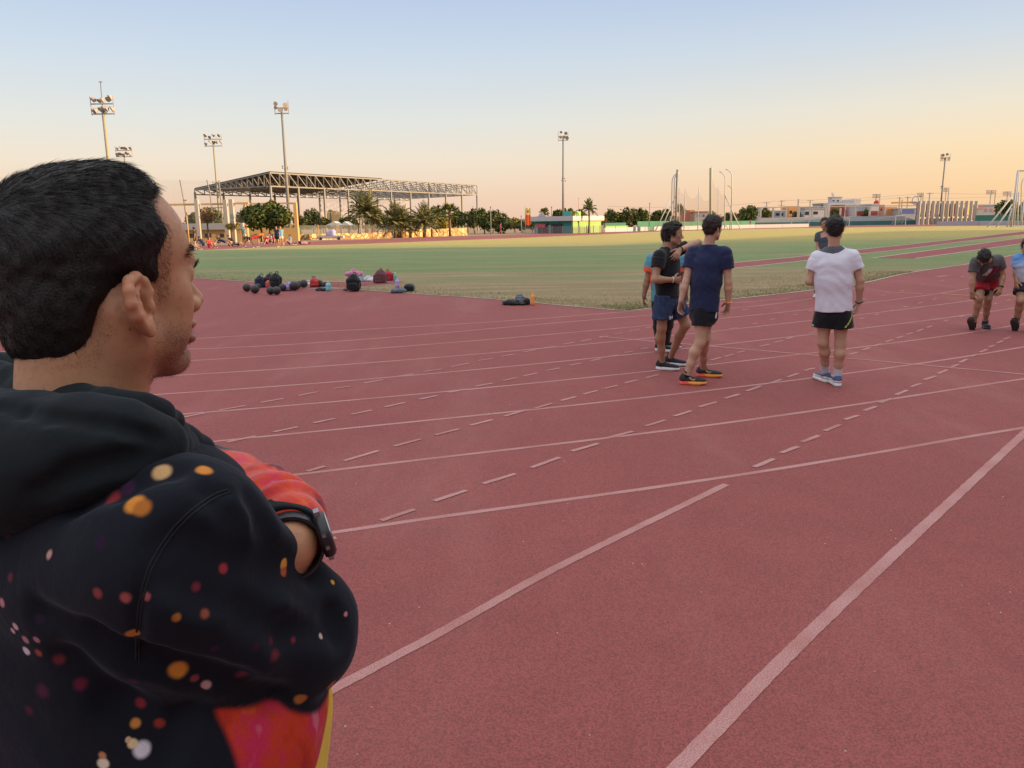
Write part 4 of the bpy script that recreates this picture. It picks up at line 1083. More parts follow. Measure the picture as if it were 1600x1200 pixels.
# thin hairs thinning out over the temple and neck, brow, lashes, stubble
P2,N2=sample(BODY,170000,6); Q2=(P2-MC)@M3.T
hd_=HAIRPOLY(Q2[:,0].astype(np.float32),Q2[:,2].astype(np.float32))
m=(hd_<.0045+.004*r.rand(len(P2))**2)&(hd_>-.02)&(np.linalg.norm(P2-E0,axis=1)>.036)&(np.abs(Q2[:,1])>.03)&(Q2[:,2]>-.11)&(r.rand(len(P2))<.9)&((Q2[:,0]>.0)|((hd_<.003)&(Q2[:,2]>-.082)))
fl=-MU*.8+MF*.3+N2[m]*.3+r.randn(m.sum(),3)*.25; fl/=np.linalg.norm(fl,axis=1)[:,None]
hairs('temple_hair',P2[m],fl,(.0030+.002*r.rand(m.sum()))*np.where(Q2[m][:,0]>0,1,.6),.00022,M_CHAIR,MAN)
m=(Q2[:,0]>.012)&(Q2[:,0]<.11)&(Q2[:,2]<-.045-.3*(Q2[:,0]-.05))&(Q2[:,2]>-.125)&(np.abs(Q2[:,1])<.075)&(r.rand(len(P2))<.42)
fl=-MU*.6+N2[m]*.7+r.randn(m.sum(),3)*.3; fl/=np.linalg.norm(fl,axis=1)[:,None]
hairs('stubble',P2[m],fl,(.0010+.0010*r.rand(m.sum())),.00024,M_CHAIR,MAN)
t=r.rand(240); br=np.array([hp(.094-.026*x**1.6,.010+.046*x,.026+.007*math.sin(x*3)+.003*r.randn()) for x in t])
dd=np.array([nrm(MR*.8-MF*.35+MU*.25*(1-x)+r.randn(3)*.2+MF*.25) for x in t])
bv=BVHTree.FromPolygons([v_.co for v_ in BODY.data.vertices],[p.vertices[:] for p in BODY.data.polygons])
for i in range(len(br)):
    h=bv.find_nearest(Vector(br[i]-np.array(MAN.location)))
    if h[0] is not None: br[i]=np.array(h[0])+np.array(MAN.location)
hairs('eyebrow',br,dd,.007+.003*r.rand(240),.00040,M_CHAIR,MAN)
t=np.linspace(0,1,46); la=np.array([hp(.0945-.010*x*x,.020+.024*x,.0105+.002*math.sin(x*3.1)) for x in t]); dd=np.array([nrm(MF*.8+MR*(.1+.5*x)+MU*.55+r.randn(3)*.1) for x in t])
hairs('eyelash',la,dd,.009+.002*r.rand(46),.0006,M_CHAIR,MAN,curve=np.tile(MU,(46,1)))
# ---- hooded sweatshirt
BF=nrm((.40,.916,0)); BR=np.cross(BF,MU)
Sx=dp(284,862,.77); Ex=dp(468,996,.90)
def torso(f,only=None):
    if only!='sleeve':
     f.econe(dp(262,1420,.97),dp(248,1120,.955),(.210,.150),(.205,.145),BR,.06)
     f.econe(dp(248,1120,.955),dp(198,880,.965),(.205,.145),(.205,.145),BR,.08)
     f.econe(dp(205,880,.965),dp(160,725,.94),(.20,.14),(.10,.09),BR,.06)
    if only=='torso': return
    f.chain([dp(150,770,.92),Sx],[.068,.080],.06)
    f.chain([Sx,dp(372,920,.825)],[.080,.076],.05)
    f.chain([dp(372,920,.825),Ex],[.076,.060],.016)
    f.chain([dp(285,945,.79),dp(336,975,.81),dp(432,1008,.885)],[.064,.060,.050],.03)
    f.chain([dp(60,840,.88),dp(170,880,.835),dp(245,900,.80)],[.085,.080,.080],.06)
    f.chain([dp(90,1010,.90),dp(190,1020,.865)],[.09,.085],.07)
    f.chain([Ex,dp(470,960,.96),dp(330,960,1.06)],[.062,.056,.05],.016)
    f.chain([dp(405,890,.86),dp(478,945,.91)],[.050,.048],.02)
    f.cone(dp(60,800,1.02),dp(220,770,1.06),.085,.08,.05)
    f.warp(folds(26,.0055,[BR+MU*.6,BR-MU*.8,MU+BF*.5],41)); f.warp(folds(60,.0024,[BR+MU,MU-BF],47))
fb=Field(); torso(fb)
v0,q0=fb.mesh(.0055,2); BV=BVHTree.FromPolygons([tuple(x) for x in v0],[tuple(x) for x in q0])
def hit(x,y,bv=None,off=np.zeros(3)):
    d=ray(x,y).normalized(); h=(bv or BV).ray_cast(CAM-Vector(off),d)
    return None if h[0] is None else np.array(h[0])+off
def path(pts):
    P=[hit(*p) for p in pts]; return [p for p in P if p is not None]
fh=Field(); torso(fh)
def crease(pts,r0,k,op='s'):
    P=path(pts)
    if len(P)>1: fh.chain(P,[r0]*len(P),k,op)
crease([(290,842),(345,866),(390,884),(440,892),(500,896)],.015,.035)
crease([(262,866),(320,900),(370,915)],.007,.03)
crease([(262,915),(330,940),(410,952)],.009,.025); crease([(390,965),(450,990),(525,985)],.008,.025); crease([(330,770),(372,815),(395,860)],.007,.02)
crease([(215,1040),(290,1062),(360,1072),(430,1092)],.010,.025)
crease([(395,780),(420,820),(436,862)],.007,.02)
crease([(150,1010),(230,1038),(320,1060)],.009,.03)
crease([(110,1030),(180,1100),(250,1160)],.007,.03); crease([(60,960),(150,1000),(215,1030)],.006,.03)
crease([(480,930),(520,960),(535,1000)],.006,.02)
crease([(120,790),(190,760),(270,735)],.006,.025)
crease([(262,1180),(285,1120),(318,1075)],.006,.02)
# raised welts either side of the armhole seam
seam0=[(356,765),(340,770),(322,780),(295,800),(270,825),(250,853),(232,885),(222,918),(216,950),(213,995),(213,1040)]
seam=[]
for (xa_,ya_),(xb_,yb_) in zip(seam0,seam0[1:]): seam+=[(xa_+(xb_-xa_)*t/5,ya_+(yb_-ya_)*t/5) for t in range(5)]
fh.chain(path(seam),[.0036]*len(path(seam)),.006,'s')
n=NT('bokeh_print_fleece'); v=n.coord()
spots=[ # pixel x,y, radius px, colour, softness
 (253,737,17,(.72,.44,.20),.12),(210,787,19,(.80,.30,.05),.10),(222,793,17,(.50,.17,.03),.2),(319,734,15,(.82,.30,.06),.12),(176,780,17,(.34,.035,.04),.7),(100,777,11,(.28,.03,.05),.7),
 (77,866,9,(.65,.34,.30),.6),(157,849,13,(.030,.012,.04),.3),(12,833,8,(.22,.025,.04),.7),(206,730,22,(.07,.02,.055),.6),(178,712,12,(.10,.02,.05),.6),(200,762,16,(.055,.02,.06),.6),
 (349,888,10,(.42,.05,.06),.6),(443,883,9,(.90,.38,.07),.3),(443,893,9,(.55,.12,.06),.5),(152,927,11,(.32,.06,.06),.6),(196,934,11,(.45,.10,.10),.6),(228,932,9,(.42,.10,.12),.6),(306,917,10,(.22,.03,.05),.7),
 (276,965,9,(.50,.17,.04),.6),(320,959,10,(.34,.09,.05),.7),(207,990,12,(.72,.31,.06),.15),(501,994,6,(.75,.55,.50),.5),(423,1001,9,(.12,.02,.03),.8),(458,1000,7,(.22,.03,.04),.8),(430,1024,13,(.17,.03,.04),.8),
 (378,1053,13,(.16,.035,.06),.7),(538,1053,7,(.75,.28,.34),.4),(518,1070,10,(.60,.20,.04),.5),(470,1092,12,(.55,.22,.05),.3),(278,1046,16,(.78,.30,.05),.15),(304,1060,8,(.30,.06,.07),.6),(322,1070,9,(.60,.34,.30),.3),
 (126,1069,12,(.17,.02,.05),.7),(208,1065,10,(.10,.015,.06),.7),(220,1098,11,(.30,.035,.05),.6),(212,1130,9,(.72,.30,.07),.5),(249,1130,10,(.36,.05,.03),.6),(222,1171,14,(.85,.78,.85),.25),(207,1162,8,(.95,.70,.40),.4),(200,1156,5,(.8,.5,.3),.5),
 (161,1193,10,(.95,.80,.62),.4),(160,1180,7,(.7,.3,.15),.6),(24,979,7,(.75,.45,.50),.4),(40,1000,8,(.60,.25,.28),.5),(57,1000,7,(.55,.22,.30),.5),(41,1017,8,(.85,.70,.78),.3),(60,1020,8,(.42,.08,.06),.6),(20,986,6,(.7,.45,.45),.5),
 (92,1030,11,(.18,.03,.04),.7),(66,1080,14,(.10,.02,.05),.7),(16,902,9,(.16,.03,.05),.7),(62,968,10,(.03,.02,.04),.6),(335,1014,9,(.05,.02,.05),.7),(3,942,8,(.6,.25,.3),.5),(45,1110,10,(.10,.02,.04),.7),
 (443,878,7,(.95,.45,.08),.2),(400,1010,8,(.05,.01,.03),.7),(520,910,5,(.7,.35,.05),.3),(540,960,5,(.7,.25,.3),.4)]
o=np.array(MAN.location)
f1=n.noise(v,7,3); f2=n.noise(v,700,2,.7)
col=n.mix(f1,(.008,.009,.014),(.017,.019,.028))
col=n.mix(n.maprange(f1,.55,.7,0,.5),col,(.022,.014,.030))
HOOD_SPOTS=[]
v1,q1=fh.mesh(FRONT_H,2)
HM=np_mesh('hoodie',v1-o,q1)
def evalu(fd,P):
    d=np.full(len(P),9.,np.float32)
    for op,fn,k,a_,b_ in fd.ops:
        if op=='u': d=np.minimum(d,fn(P.astype(np.float32)))
    return d
ft=Field(); torso(ft,'torso'); fs=Field(); torso(fs,'sleeve')
at_=HM.attributes.new('panel','FLOAT','POINT'); at_.data.foreach_set('value',np.clip((evalu(fs,v1)-evalu(ft,v1))/.006+.5,0,1).astype(np.float32))
BV2=BVHTree.FromPolygons([tuple(x) for x in (v1)],[tuple(x) for x in q1])
wv=n.n.new('ShaderNodeTexNoise'); wv.inputs['Scale'].default_value=60; n.l.new(v,wv.inputs['Vector'])
wm=n.n.new('ShaderNodeVectorMath'); wm.operation='MULTIPLY_ADD'; n.l.new(wv.outputs['Color'],wm.inputs[0]); wm.inputs[1].default_value=(.002,.002,.002); 
n.l.new(v,wm.inputs[2]); vw=wm.outputs[0]
for x,y,rp,c,soft in spots:
    h=hit(x,y,BV2)
    if h is None: continue
    rad=.88*rp/FPX*float(np.linalg.norm(h-np.array(CAM)))
    ds=n.n.new('ShaderNodeVectorMath'); ds.operation='DISTANCE'; n.l.new(vw,ds.inputs[0]); ds.inputs[1].default_value=tuple(h-o+.001)
    col=n.mix(n.maprange(ds.outputs['Value'],rad*1.16,rad*(1-max(soft,.42))*.95),col,tuple(x*.86 for x in c))
# flame print on the front panel
def dotn(d,oo):
    m=n.n.new('ShaderNodeVectorMath'); m.operation='DOT_PRODUCT'; n.l.new(v,m.inputs[0]); m.inputs[1].default_value=tuple(d); return n.math('ADD',m.outputs['Value'],-float(oo))
A1=hit(345,1130,BV2)-o; A2=hit(420,1150,BV2)

fmask=n.maprange(dotn(BF,(A1@BF)),-.004,.004)
an_=n.n.new('ShaderNodeAttribute'); an_.attribute_name='panel'; fz=n.math('MULTIPLY',an_.outputs['Fac'],n.maprange(dotn(MU,A1[2]),.20,.17))
pr=n.noise(n.coord((1,1,.45)),13,4,.6); pr2=n.noise(n.coord((1,1,.6)),26,3)
pcol=n.ramp(pr,[(.28,(.035,.012,.02)),(.42,(.42,.025,.03)),(.52,(.62,.055,.02)),(.62,(.60,.03,.10)),(.72,(.72,.30,.34))])
pcol=n.mix(n.maprange(pr2,.58,.72,0,.8),pcol,(.75,.16,.03))
fm=n.math('MULTIPLY',fmask,fz); col=n.mix(fm,col,pcol)
A3=hit(492,1180,BV2)
if A3 is not None:
    yl=n.maprange(n.math('ADD',dotn(BF,(A3-o)@BF),n.math('MULTIPLY',dotn(MU,(A3-o)[2]),-.9)),.014,.022); col=n.mix(n.math('MULTIPLY',yl,fm),col,(.85,.60,.06))
col=n.mix(n.math('MULTIPLY',f2,.4),col,(.002,.002,.003))
nf=n.noise(v,38,4); n.bump(n.math('ADD',n.math('MULTIPLY',nf,1.0),n.math('MULTIPLY',f2,.12)),.28,.008)
n.b.inputs['Sheen Weight'].default_value=.12; n.b.inputs['Sheen Roughness'].default_value=.4; n.b.inputs['Sheen Tint'].default_value=(.5,.58,.7,1)
M_HOODIE=n.out(col,.95,.12)
HOODIE=add_mesh('hoodie',HM,M_HOODIE,MAN)
mb=MB()
for dx_,dy_ in((0,0),(4.5,4)):
    Ps=[hit(x+dx_,y+dy_,BV2) for x,y in seam]; Ps=[Vector(p) for p in Ps if p is not None]
    Ps=[Ps[0]]+[(Ps[i-1]+Ps[i]*2+Ps[i+1])/4 for i in range(1,len(Ps)-1)]+[Ps[-1]]
    if len(Ps)>2: mb.tube(Ps,.0011,6)
mb.build('seam',plain('seam_thread',(.012,.013,.018),.95,.2,80),HOODIE,origin=o)
# plain black hood and rib
n=NT('black_fleece'); v=n.coord(); f1=n.noise(v,9,3); f2=n.noise(v,700,2,.7)
col=n.mix(f1,(.011,.014,.017),(.022,.027,.031)); col=n.mix(n.math('MULTIPLY',f2,.45),col,(.002,.003,.003))
fleck=n.noise(v,160,0); col=n.mix(n.maprange(fleck,.80,.82,0,.0),col,(.6,.6,.6))
n.bump(n.math('ADD',n.noise(v,40,4),n.math('MULTIPLY',f2,.12)),.3,.008)
n.b.inputs['Sheen Weight'].default_value=.14; n.b.inputs['Sheen Roughness'].default_value=.4; n.b.inputs['Sheen Tint'].default_value=(.5,.6,.65,1)
M_FLEECE=n.out(col,.95,.12)
f=Field()
f.chain([dp(-120,640,.95),dp(-40,636,.88),dp(0,637,.85),dp(34,643,.825),dp(75,652,.80),dp(150,659,.77),dp(195,668,.765),dp(250,684,.79),dp(270,694,.84),dp(276,702,.92)],[.022,.021,.019,.018,.018,.018,.018,.0175,.018,.018],.012)
f.chain([dp(-140,720,.90),dp(-60,715,.83),dp(30,712,.785),dp(120,702,.76),dp(195,698,.76),dp(248,704,.79)],[.075,.068,.055,.043,.032,.022],.03)
f.chain([dp(-100,785,.86),dp(-20,775,.80),dp(50,742,.77),dp(120,722,.75)],[.048,.043,.034,.026],.04)
f.chain([dp(-120,590,1.06),dp(0,590,1.10),dp(120,640,1.10),dp(230,690,1.04),dp(272,705,.92)],[.035,.030,.032,.03,.022],.03)
f.warp(folds(30,.0035,[MU+BR*.2,BR-MU],61)); f.warp(folds(70,.0013,[MU,BR+MU],63))
fv,fq=f.mesh(.006,1); HB=BVHTree.FromPolygons([tuple(x) for x in fv],[tuple(x) for x in fq])
def hpath(pts): 
    P=[hit(x,y,HB) for x,y in pts]; return [p for p in P if p is not None]
for pts,rr,kk in (([(-5,634),(34,642),(75,651),(150,660),(195,670),(250,686)],.0058,.010),([(60,770),(120,740),(180,725),(235,715)],.006,.02)):
    P=hpath(pts)
    if len(P)>1: f.chain(P,[rr]*len(P),kk,'s')
HOOD=solid('hood',f,.0032,M_FLEECE,HOODIE,2) if False else None
HOOD=add_mesh('hood',np_mesh('hood',*(lambda vq:(vq[0]-o,vq[1]))(f.mesh(.0032,2))),M_FLEECE,HOODIE)
# inner fold of the hood standing against the neck
f=Field()
f.chain([dp(-30,578,.92),dp(22,590,.87),dp(56,591,.85),dp(112,606,.825),dp(169,632,.80),dp(198,636,.795),dp(222,640,.80),dp(244,648,.815),dp(268,660,.85),dp(276,676,.90)],[.016,.013,.013,.013,.013,.015,.0165,.016,.014,.014],.008)
f.chain([dp(0,630,.88),dp(60,632,.84),dp(112,650,.81),dp(169,664,.79),dp(222,670,.80)],[.024,.024,.022,.020,.018],.02)
f.chain([dp(248,648,.88),dp(285,690,.94),dp(312,705,.97)],[.012,.018,.02],.012)
f.warp(folds(60,.003,[MU+BR*.5,BR],65))
add_mesh('collar',np_mesh('collar',*(lambda vq:(vq[0]-o,vq[1]))(f.mesh(.003,2))),M_FLEECE,HOODIE)
# far sleeve: dark upper arm turning to flame print on the forearm
n=NT('flame_print_sleeve'); v=n.coord()
pr=n.noise(v,16,4,.6); pr2=n.noise(n.coord((1.5,1,.8)),22,3)
pcol=n.ramp(pr,[(.30,(.10,.02,.05)),(.40,(.55,.03,.03)),(.52,(.72,.08,.03)),(.60,(.68,.04,.09)),(.70,(.72,.16,.36))])
pcol=n.mix(n.maprange(pr2,.6,.72,0,.7),pcol,(.80,.14,.04))
B0=dp(388,735,1.05)-o; bd=nrm(dp(450,800,.95)-dp(345,755,1.1))
m_=n.n.new('ShaderNodeVectorMath'); m_.operation='DOT_PRODUCT'; n.l.new(v,m_.inputs[0]); m_.inputs[1].default_value=tuple(bd)
mk_=n.maprange(n.math('ADD',n.math('ADD',m_.outputs['Value'],-float(B0@bd)),n.math('MULTIPLY',n.math('SUBTRACT',n.noise(v,22,2),.5),.03)),-.022,-.010)
f2=n.noise(v,700,2,.7)
col=n.mix(mk_,(.012,.013,.020),pcol); col=n.mix(n.math('MULTIPLY',f2,.35),col,(.02,.004,.006))
n.bump(n.math('ADD',n.noise(v,40,4),n.math('MULTIPLY',f2,.12)),.3,.008); n.b.inputs['Sheen Weight'].default_value=.3
M_FLAME=n.out(col,.92,.15)
f=Field()
f.chain([dp(150,790,1.15),dp(270,762,1.12),dp(350,780,1.06)],[.08,.068,.062],.05)
f.chain([dp(350,780,1.06),dp(400,806,.98),dp(448,832,.89)],[.060,.052,.044],.03)
f.warp(folds(44,.005,[nrm(dp(450,800,.95)-dp(345,755,1.1)),nrm(dp(450,800,.95)-dp(345,755,1.1))+MU*.5],71))
for c_,r_ in ((dp(408,792,.99),.055),(dp(428,806,.95),.054),(dp(446,820,.91),.0525)):
    f.econe(c_-bd*.004,c_+bd*.004,(r_,r_),(r_,r_),MU,.012,ends=.3)
f.chain([dp(285,690,1.02),dp(300,720,1.0),dp(310,760,1.0)],[.02,.022,.03],.02)
f.chain([dp(330,712,1.05),dp(342,740,1.02),dp(350,775,1.0)],[.014,.016,.02],.015)
SLEEVE=add_mesh('sleeve',np_mesh('sleeve',*(lambda vq:(vq[0]-o,vq[1]))(f.mesh(.0034,2))),M_FLAME,HOODIE)
# rib cuff, open end
ca=nrm(WR-dp(446,818,.93)); cc=dp(444,840,.88)
cx=nrm(np.cross(ca,MU)); 
f=Field(); f.econe(cc-ca*.03,cc+ca*.022,(.046,.046),(.043,.043),cx,.004,flat=True); f.econe(cc-ca*.01,cc+ca*.06,(.038,.038),(.038,.038),cx,.004,'s',flat=True); f.warp(noise3(120,.0012,5))
CUFF=add_mesh('cuff',np_mesh('cuff',*(lambda vq:(vq[0]-o,vq[1]))(f.mesh(.0022,1))),M_FLEECE,HOODIE)
# wrist watch
M_STRAP=plain('black_resin',(.012,.012,.014),.38,.2,40,spec=.5); M_STEEL=plain('brushed_steel',(.34,.36,.40),.28,.2,60,metal=1.0); M_DIAL=plain('grey_dial',(.06,.062,.065),.3,.3,50)
M_GLASSY=plain('dark_crystal',(.02,.022,.025),.08,.1,10,spec=.6)
WT=bpy.data.objects.new('watch',None); COL.objects.link(WT); WT.parent=MAN
wc=WR+ca*.004; wn=nrm(np.array((.80,-.56,.18))-ca*float(np.dot((.80,-.56,.18),ca))); wt=np.cross(ca,wn)
mb=MB(); pts=[]
for i in range(33):
    t=2*math.pi*i/32; rr=.0345
    pts.append(wc+wn*math.cos(t)*rr+wt*math.sin(t)*rr)
for i in range(32):
    a=pts[i];b2=pts[i+1]; na=nrm(a-wc); nb=nrm(b2-wc); w2=.0115
    ring_=[]
    for p_,n_ in((a,na),(b2,nb)): ring_+= [p_-ca*w2-n_*.0012,p_-ca*w2+n_*.002,p_+ca*w2+n_*.002,p_+ca*w2-n_*.0012]
    mb.add(ring_,[(0,1,5,4),(1,2,6,5),(2,3,7,6),(3,0,4,7)],0,False)
mb.build('strap',M_STRAP,WT,origin=o)
Rw=Matrix((Vector(ca),Vector(wt),Vector(wn))).transposed()
mb=MB(); c0=Vector(wc+wn*.0335)
mb.lathe([(.017,-.002),(.0245,-.001),(.0258,.003),(.0258,.008),(.0235,.011),(.0210,.011)],c0,28,0,Rw); mb.build('case',M_STRAP,WT,origin=o)
mb=MB(); mb.lathe([(.0211,.010),(.0222,.0118),(.0202,.0126),(.0180,.0116)],c0,28,0,Rw)
for sgn in(-1,1): mb.box(c0+Vector(ca)*0+Vector(wt)*sgn*.0245+Vector(wn)*.004,(.015,.008,.006),M=Rw)
for sgn in(-1,1):
    for q_ in (-.007,.007): mb.box(c0+Vector(ca)*sgn*.0258+Vector(wt)*q_+Vector(wn)*.004,(.003,.004,.004),M=Rw)
mb.build('bezel',M_STEEL,WT,origin=o)
mb=MB(); mb.lathe([(.0001,.0114),(.0180,.0114),(.0183,.0106)],c0,28,0,Rw); mb.build('dial',M_GLASSY,WT,origin=o)
mb=MB()
for k_ in range(12):
    t=2*math.pi*k_/12; mb.box(c0+(Vector(ca)*math.cos(t)+Vector(wt)*math.sin(t))*.0155+Vector(wn)*.0117,(.0015,.0006,.0004),M=Rw@Matrix.Rotation(t,3,'Z'))
mb.beam(c0+Vector(wn)*.0119,c0+Vector(wn)*.0119+Vector(ca)*.006+Vector(wt)*.004,.0008,.0003); mb.beam(c0+Vector(wn)*.0121,c0+Vector(wn)*.0121-Vector(ca)*.002+Vector(wt)*.010,.0006,.0003)
mb.build('hands',M_STEEL,WT,origin=o)
# trousers and shoes below the frame
f=Field(); W0=(dp(278,1420,.97)); W0[2]=.99
hl_=W0-BR*.09-MU*.06; hr_=W0+BR*.09-MU*.06
for hh in(hl_,hr_):
    kn=hh+BF*.03-MU*.43; an=np.array((kn[0],kn[1],.10))-BF*.02
    f.econe(hh,kn,(.095,.10),(.07,.075),BR,.04); f.econe(kn,an,(.07,.075),(.058,.062),BR,.03,flat=True)
    shoe(MAN,an-np.array((0,0,.01)),BF,np.array((0,0,1.)),M_BLKSHOE,M_RUBBERW,1.0,.008)
f.econe(W0+MU*.06,W0-MU*.08,(.17,.12),(.18,.13),BR,.04); f.warp(folds(30,.006,[BR+MU,MU-BR*.4],80))
solid('trousers',f,.010,cloth('charcoal_trousers',(.02,.021,.024)),MAN,2)
# ------------------------------------------------------------------ bags, balls and bottles at the edge of the field
def frame_at(px,py):
    g=G(px,py); return np.array((g.x,g.y,.012))
def pm(px,py): return FPX/ (G(px,py).y*math.cos(PITCH)+CAMH*math.sin(PITCH))
M_BALL=plain('worn_black_leather',(.035,.030,.030),.5,.5,30,spec=.4,bump=.2,bscale=60); M_BALLS=plain('ball_seam',(.075,.065,.06),.6,.2,30)
GB='black medicine balls by the bags'
def ball(px,py,dpx,lab,rx=.4):
    k=pm(px,py); r=dpx/2/k; g=frame_at(px,py); g[1]+=r*.3
    T=thing('medicine_ball',lab,'ball',tuple(g),GB); c=g+np.array((0,0,r))
    mb=MB(); mb.ball(c,r,22,14); mb.build('shell',M_BALL,T)
    mb=MB(); ax=Vector((rx,-.6,.7)).normalized(); x=ax.orthogonal().normalized(); y=ax.cross(x); C0=Vector(c)
    for off in(0,.55): 
        rr=math.sqrt(1-off*off)*r*1.004; mb.tube([C0+ax*off*r+(x*math.cos(t)+y*math.sin(t))*rr for t in np.linspace(0,2*math.pi,25)],r*.02,5,caps=False)
    mb.build('seam',M_BALLS,T)
ball(385.5,456.5,12.5,'medicine ball lying alone, furthest from the bags',.2); ball(398,459.5,13.5,'medicine ball in front of another one, next to the lone ball',-.4); ball(402.5,453,9,'small medicine ball peeking out behind the pair',.6)
ball(422.5,461.3,12.5,'medicine ball of the touching pair, beneath the red patched backpack',.5); ball(432,461.5,13,'medicine ball of the touching pair, towards the lilac sweatshirt',-.5); ball(441.5,455.5,11.5,'medicine ball half covered by the lilac sweatshirt',.1)
ball(459.5,454.8,14.5,'large medicine ball right beside the lilac sweatshirt',.3); ball(463.5,453.0,12.5,'medicine ball hidden behind the large one',-.2); ball(474.5,450.4,12.5,'medicine ball by the red bag',.4); ball(468,449.4,10,'medicine ball at the back between two others',-.3)
def sack(name,lab,cat,px,py,w,h,d,mat,seed=1,lean=0.,top=.7,strap=None,pocket=None,group=None,sway=0.,rz=0.,hh=.011,label2=None):
    """soft bag: w,h in pixels"""
    k=pm(px,py); W=w/k;Hh=h/k;D_=d if d else W*.6; g=frame_at(px,py); g[1]+=D_/2
    T=thing(name,lab,cat,tuple(g),group); ca,sa=math.cos(rz),math.sin(rz); M=np.array(((ca,sa,0),(-sa,ca,0),(0,0,1))); L=M[0];
    f=Field(); u=np.array((0,0,1.)); le=np.array((lean*Hh,sway*Hh,0))
    f.box(g+u*Hh*.36,(W*.5,D_*.5,Hh*.36),M,rd=min(W,D_,Hh)*.22); f.ell(g+u*Hh*.60+le*.6,(W*.46*top+W*.06,D_*.46,Hh*.38),M,k=Hh*.18); f.ell(g+u*Hh*.22,(W*.53,D_*.55,Hh*.24),M,k=Hh*.15)
    f.warp(noise3(14,.016*min(1,Hh/.3),seed)); f.warp(noise3(34,.007,seed+3)); f.cut(g,(0,0,-1),.004)
    solid('body',f,hh,mat,T,2)
    fr_=np.array((sa,-ca,0))
    if pocket is not None:
        f=Field(); f.box(g+u*Hh*.26+fr_*D_*.50,(W*.33,D_*.13,Hh*.22),M,rd=.03); f.warp(noise3(20,.008,seed+7)); solid('pocket',f,hh,pocket,T,2)
    if strap is not None:
        mb=MB()
        mb.tube([Vector(g+u*Hh*.95+le),Vector(g+u*Hh*1.07+le+L*.02),Vector(g+u*Hh*1.07+le+L*.07),Vector(g+u*Hh*.94+le+L*.09)],.012,6); mb.build('handle',strap,T)
        mb=MB(); s0=L*W*.42; mb.tube([Vector(g+u*Hh*.85+le+s0*.6),Vector(g+u*Hh*.6+s0*1.35+fr_*.04),Vector(g+u*Hh*.3+s0*1.4+fr_*.03),Vector(g+u*Hh*.08+s0*1.05)],.014,6); mb.build('strap',strap,T)
    return T
def heap(name,lab,cat,px,py,w,h,mat,seed=1,d=.25,rz=0,lobes=5,hh=.010,parts=()):
    k=pm(px,py); W=w/k;Hh=h/k; g=frame_at(px,py); g[1]+=d/2; r=np.random.RandomState(seed)
    T=thing(name,lab,cat,tuple(g)); f=Field()
    lobes=lobes*2+1
    for i in range(lobes):
        u=(i+.5)/lobes*2-1; f.ell(g+np.array((u*W*.42,r.randn()*d*.2,Hh*(.15+.30*r.rand()*(1.2-abs(u))))),(W*(.12+.14*r.rand()),d*(.25+.2*r.rand()),Hh*(.22+.34*r.rand())),k=.03)
    f.ell(g+np.array((0,0,Hh*.12)),(W*.48,d*.5,Hh*.25),k=.03)
    f.warp(folds(38,.020,[(1,.2,.6),(.5,.8,-.4),(-.6,.4,.9)],seed)); f.warp(noise3(40,.006,seed)); f.cut(g,(0,0,-1),.004)
    solid('cloth',f,hh,mat,T,2); return T
def bottle(lab,px,py,hpx,mat,cap,rpx,tilt=0,group='water bottles left at the field edge'):
    k=pm(px,py); Hh=hpx/k; r=rpx/k; g=frame_at(px,py); T=thing('water_bottle',lab,'bottle',tuple(g),group)
    R=Matrix.Rotation(tilt,3,'Y'); mb=MB(); mb.lathe([(r*.8,.0),(r,.012),(r,Hh*.30),(r*.90,Hh*.40),(r*.98,Hh*.5),(r,Hh*.70),(r*.72,Hh*.80),(r*.42,Hh*.86),(r*.42,Hh*.88)],g+np.array((0,0,.001)),18,0,R); mb.build('body',mat,T)
    mb=MB(); mb.lathe([(r*.52,Hh*.882),(r*.52,Hh*.96),(r*.30,Hh*.97),(r*.25,Hh*1.0)],g+np.array((0,0,.001)),14,0,R); mb.build('cap',cap,T)
BK=cloth('black_nylon',(.012,.012,.016),.3,.6); PL=cloth('plum_nylon',(.035,.018,.03),.3,.65); NV=cloth('navy_nylon',(.016,.02,.05),.3,.65); RDN=cloth('red_nylon',(.55,.05,.045),.2,.6); MRN=cloth('maroon_nylon',(.15,.052,.06),.25,.7); LIL=cloth('lilac_fleece',(.46,.32,.62),.1); PNK=cloth('pink_fleece',(.62,.24,.38),.1); WHC=cloth('white_towel',(.66,.65,.72),.08); CRM=cloth('crimson_nylon',(.52,.02,.05),.2,.6); SLT=cloth('slate_cloth',(.10,.11,.15),.4); GRC=cloth('grey_hoodie_cloth',(.13,.15,.19),.3)
M_AQUA=plain('aqua_plastic',(.20,.55,.58),.25,.1,20,spec=.5); M_GRNB=plain('green_plastic',(.16,.50,.34),.25,.1,20,spec=.5); M_LILB=plain('lilac_plastic',(.48,.34,.68),.3,.1,20,spec=.5); M_ORB=plain('orange_plastic',(.90,.34,.07),.3,.08,20,spec=.5); M_BLUB=plain('pale_blue_plastic',(.32,.52,.66),.25,.1,20,spec=.5)
sack('backpack','navy backpack standing beside the pile of dark bags','backpack',405.5,449.8,13,19,.2,NV,1,strap=BK,pocket=NV,rz=.3)
sack('backpack','plum backpack at the back of the dark pile','backpack',418,449,15,20,.24,PL,2,strap=BK,lean=.1)
sack('backpack','black backpack with open flap leaning on the plum one','backpack',430,452.5,16,25,.24,BK,3,strap=BK,pocket=BK,rz=-.2,top=.62)
sack('pouch','small coral red pouch leaning against the black backpack','pouch',418.5,449.9,6.5,11,.10,cloth('coral_nylon',(.55,.12,.10),.15),4)
heap('sweatshirt','lilac sweatshirt thrown over a medicine ball','sweatshirt',445.5,455,16,18,LIL,5,.22,lobes=4)
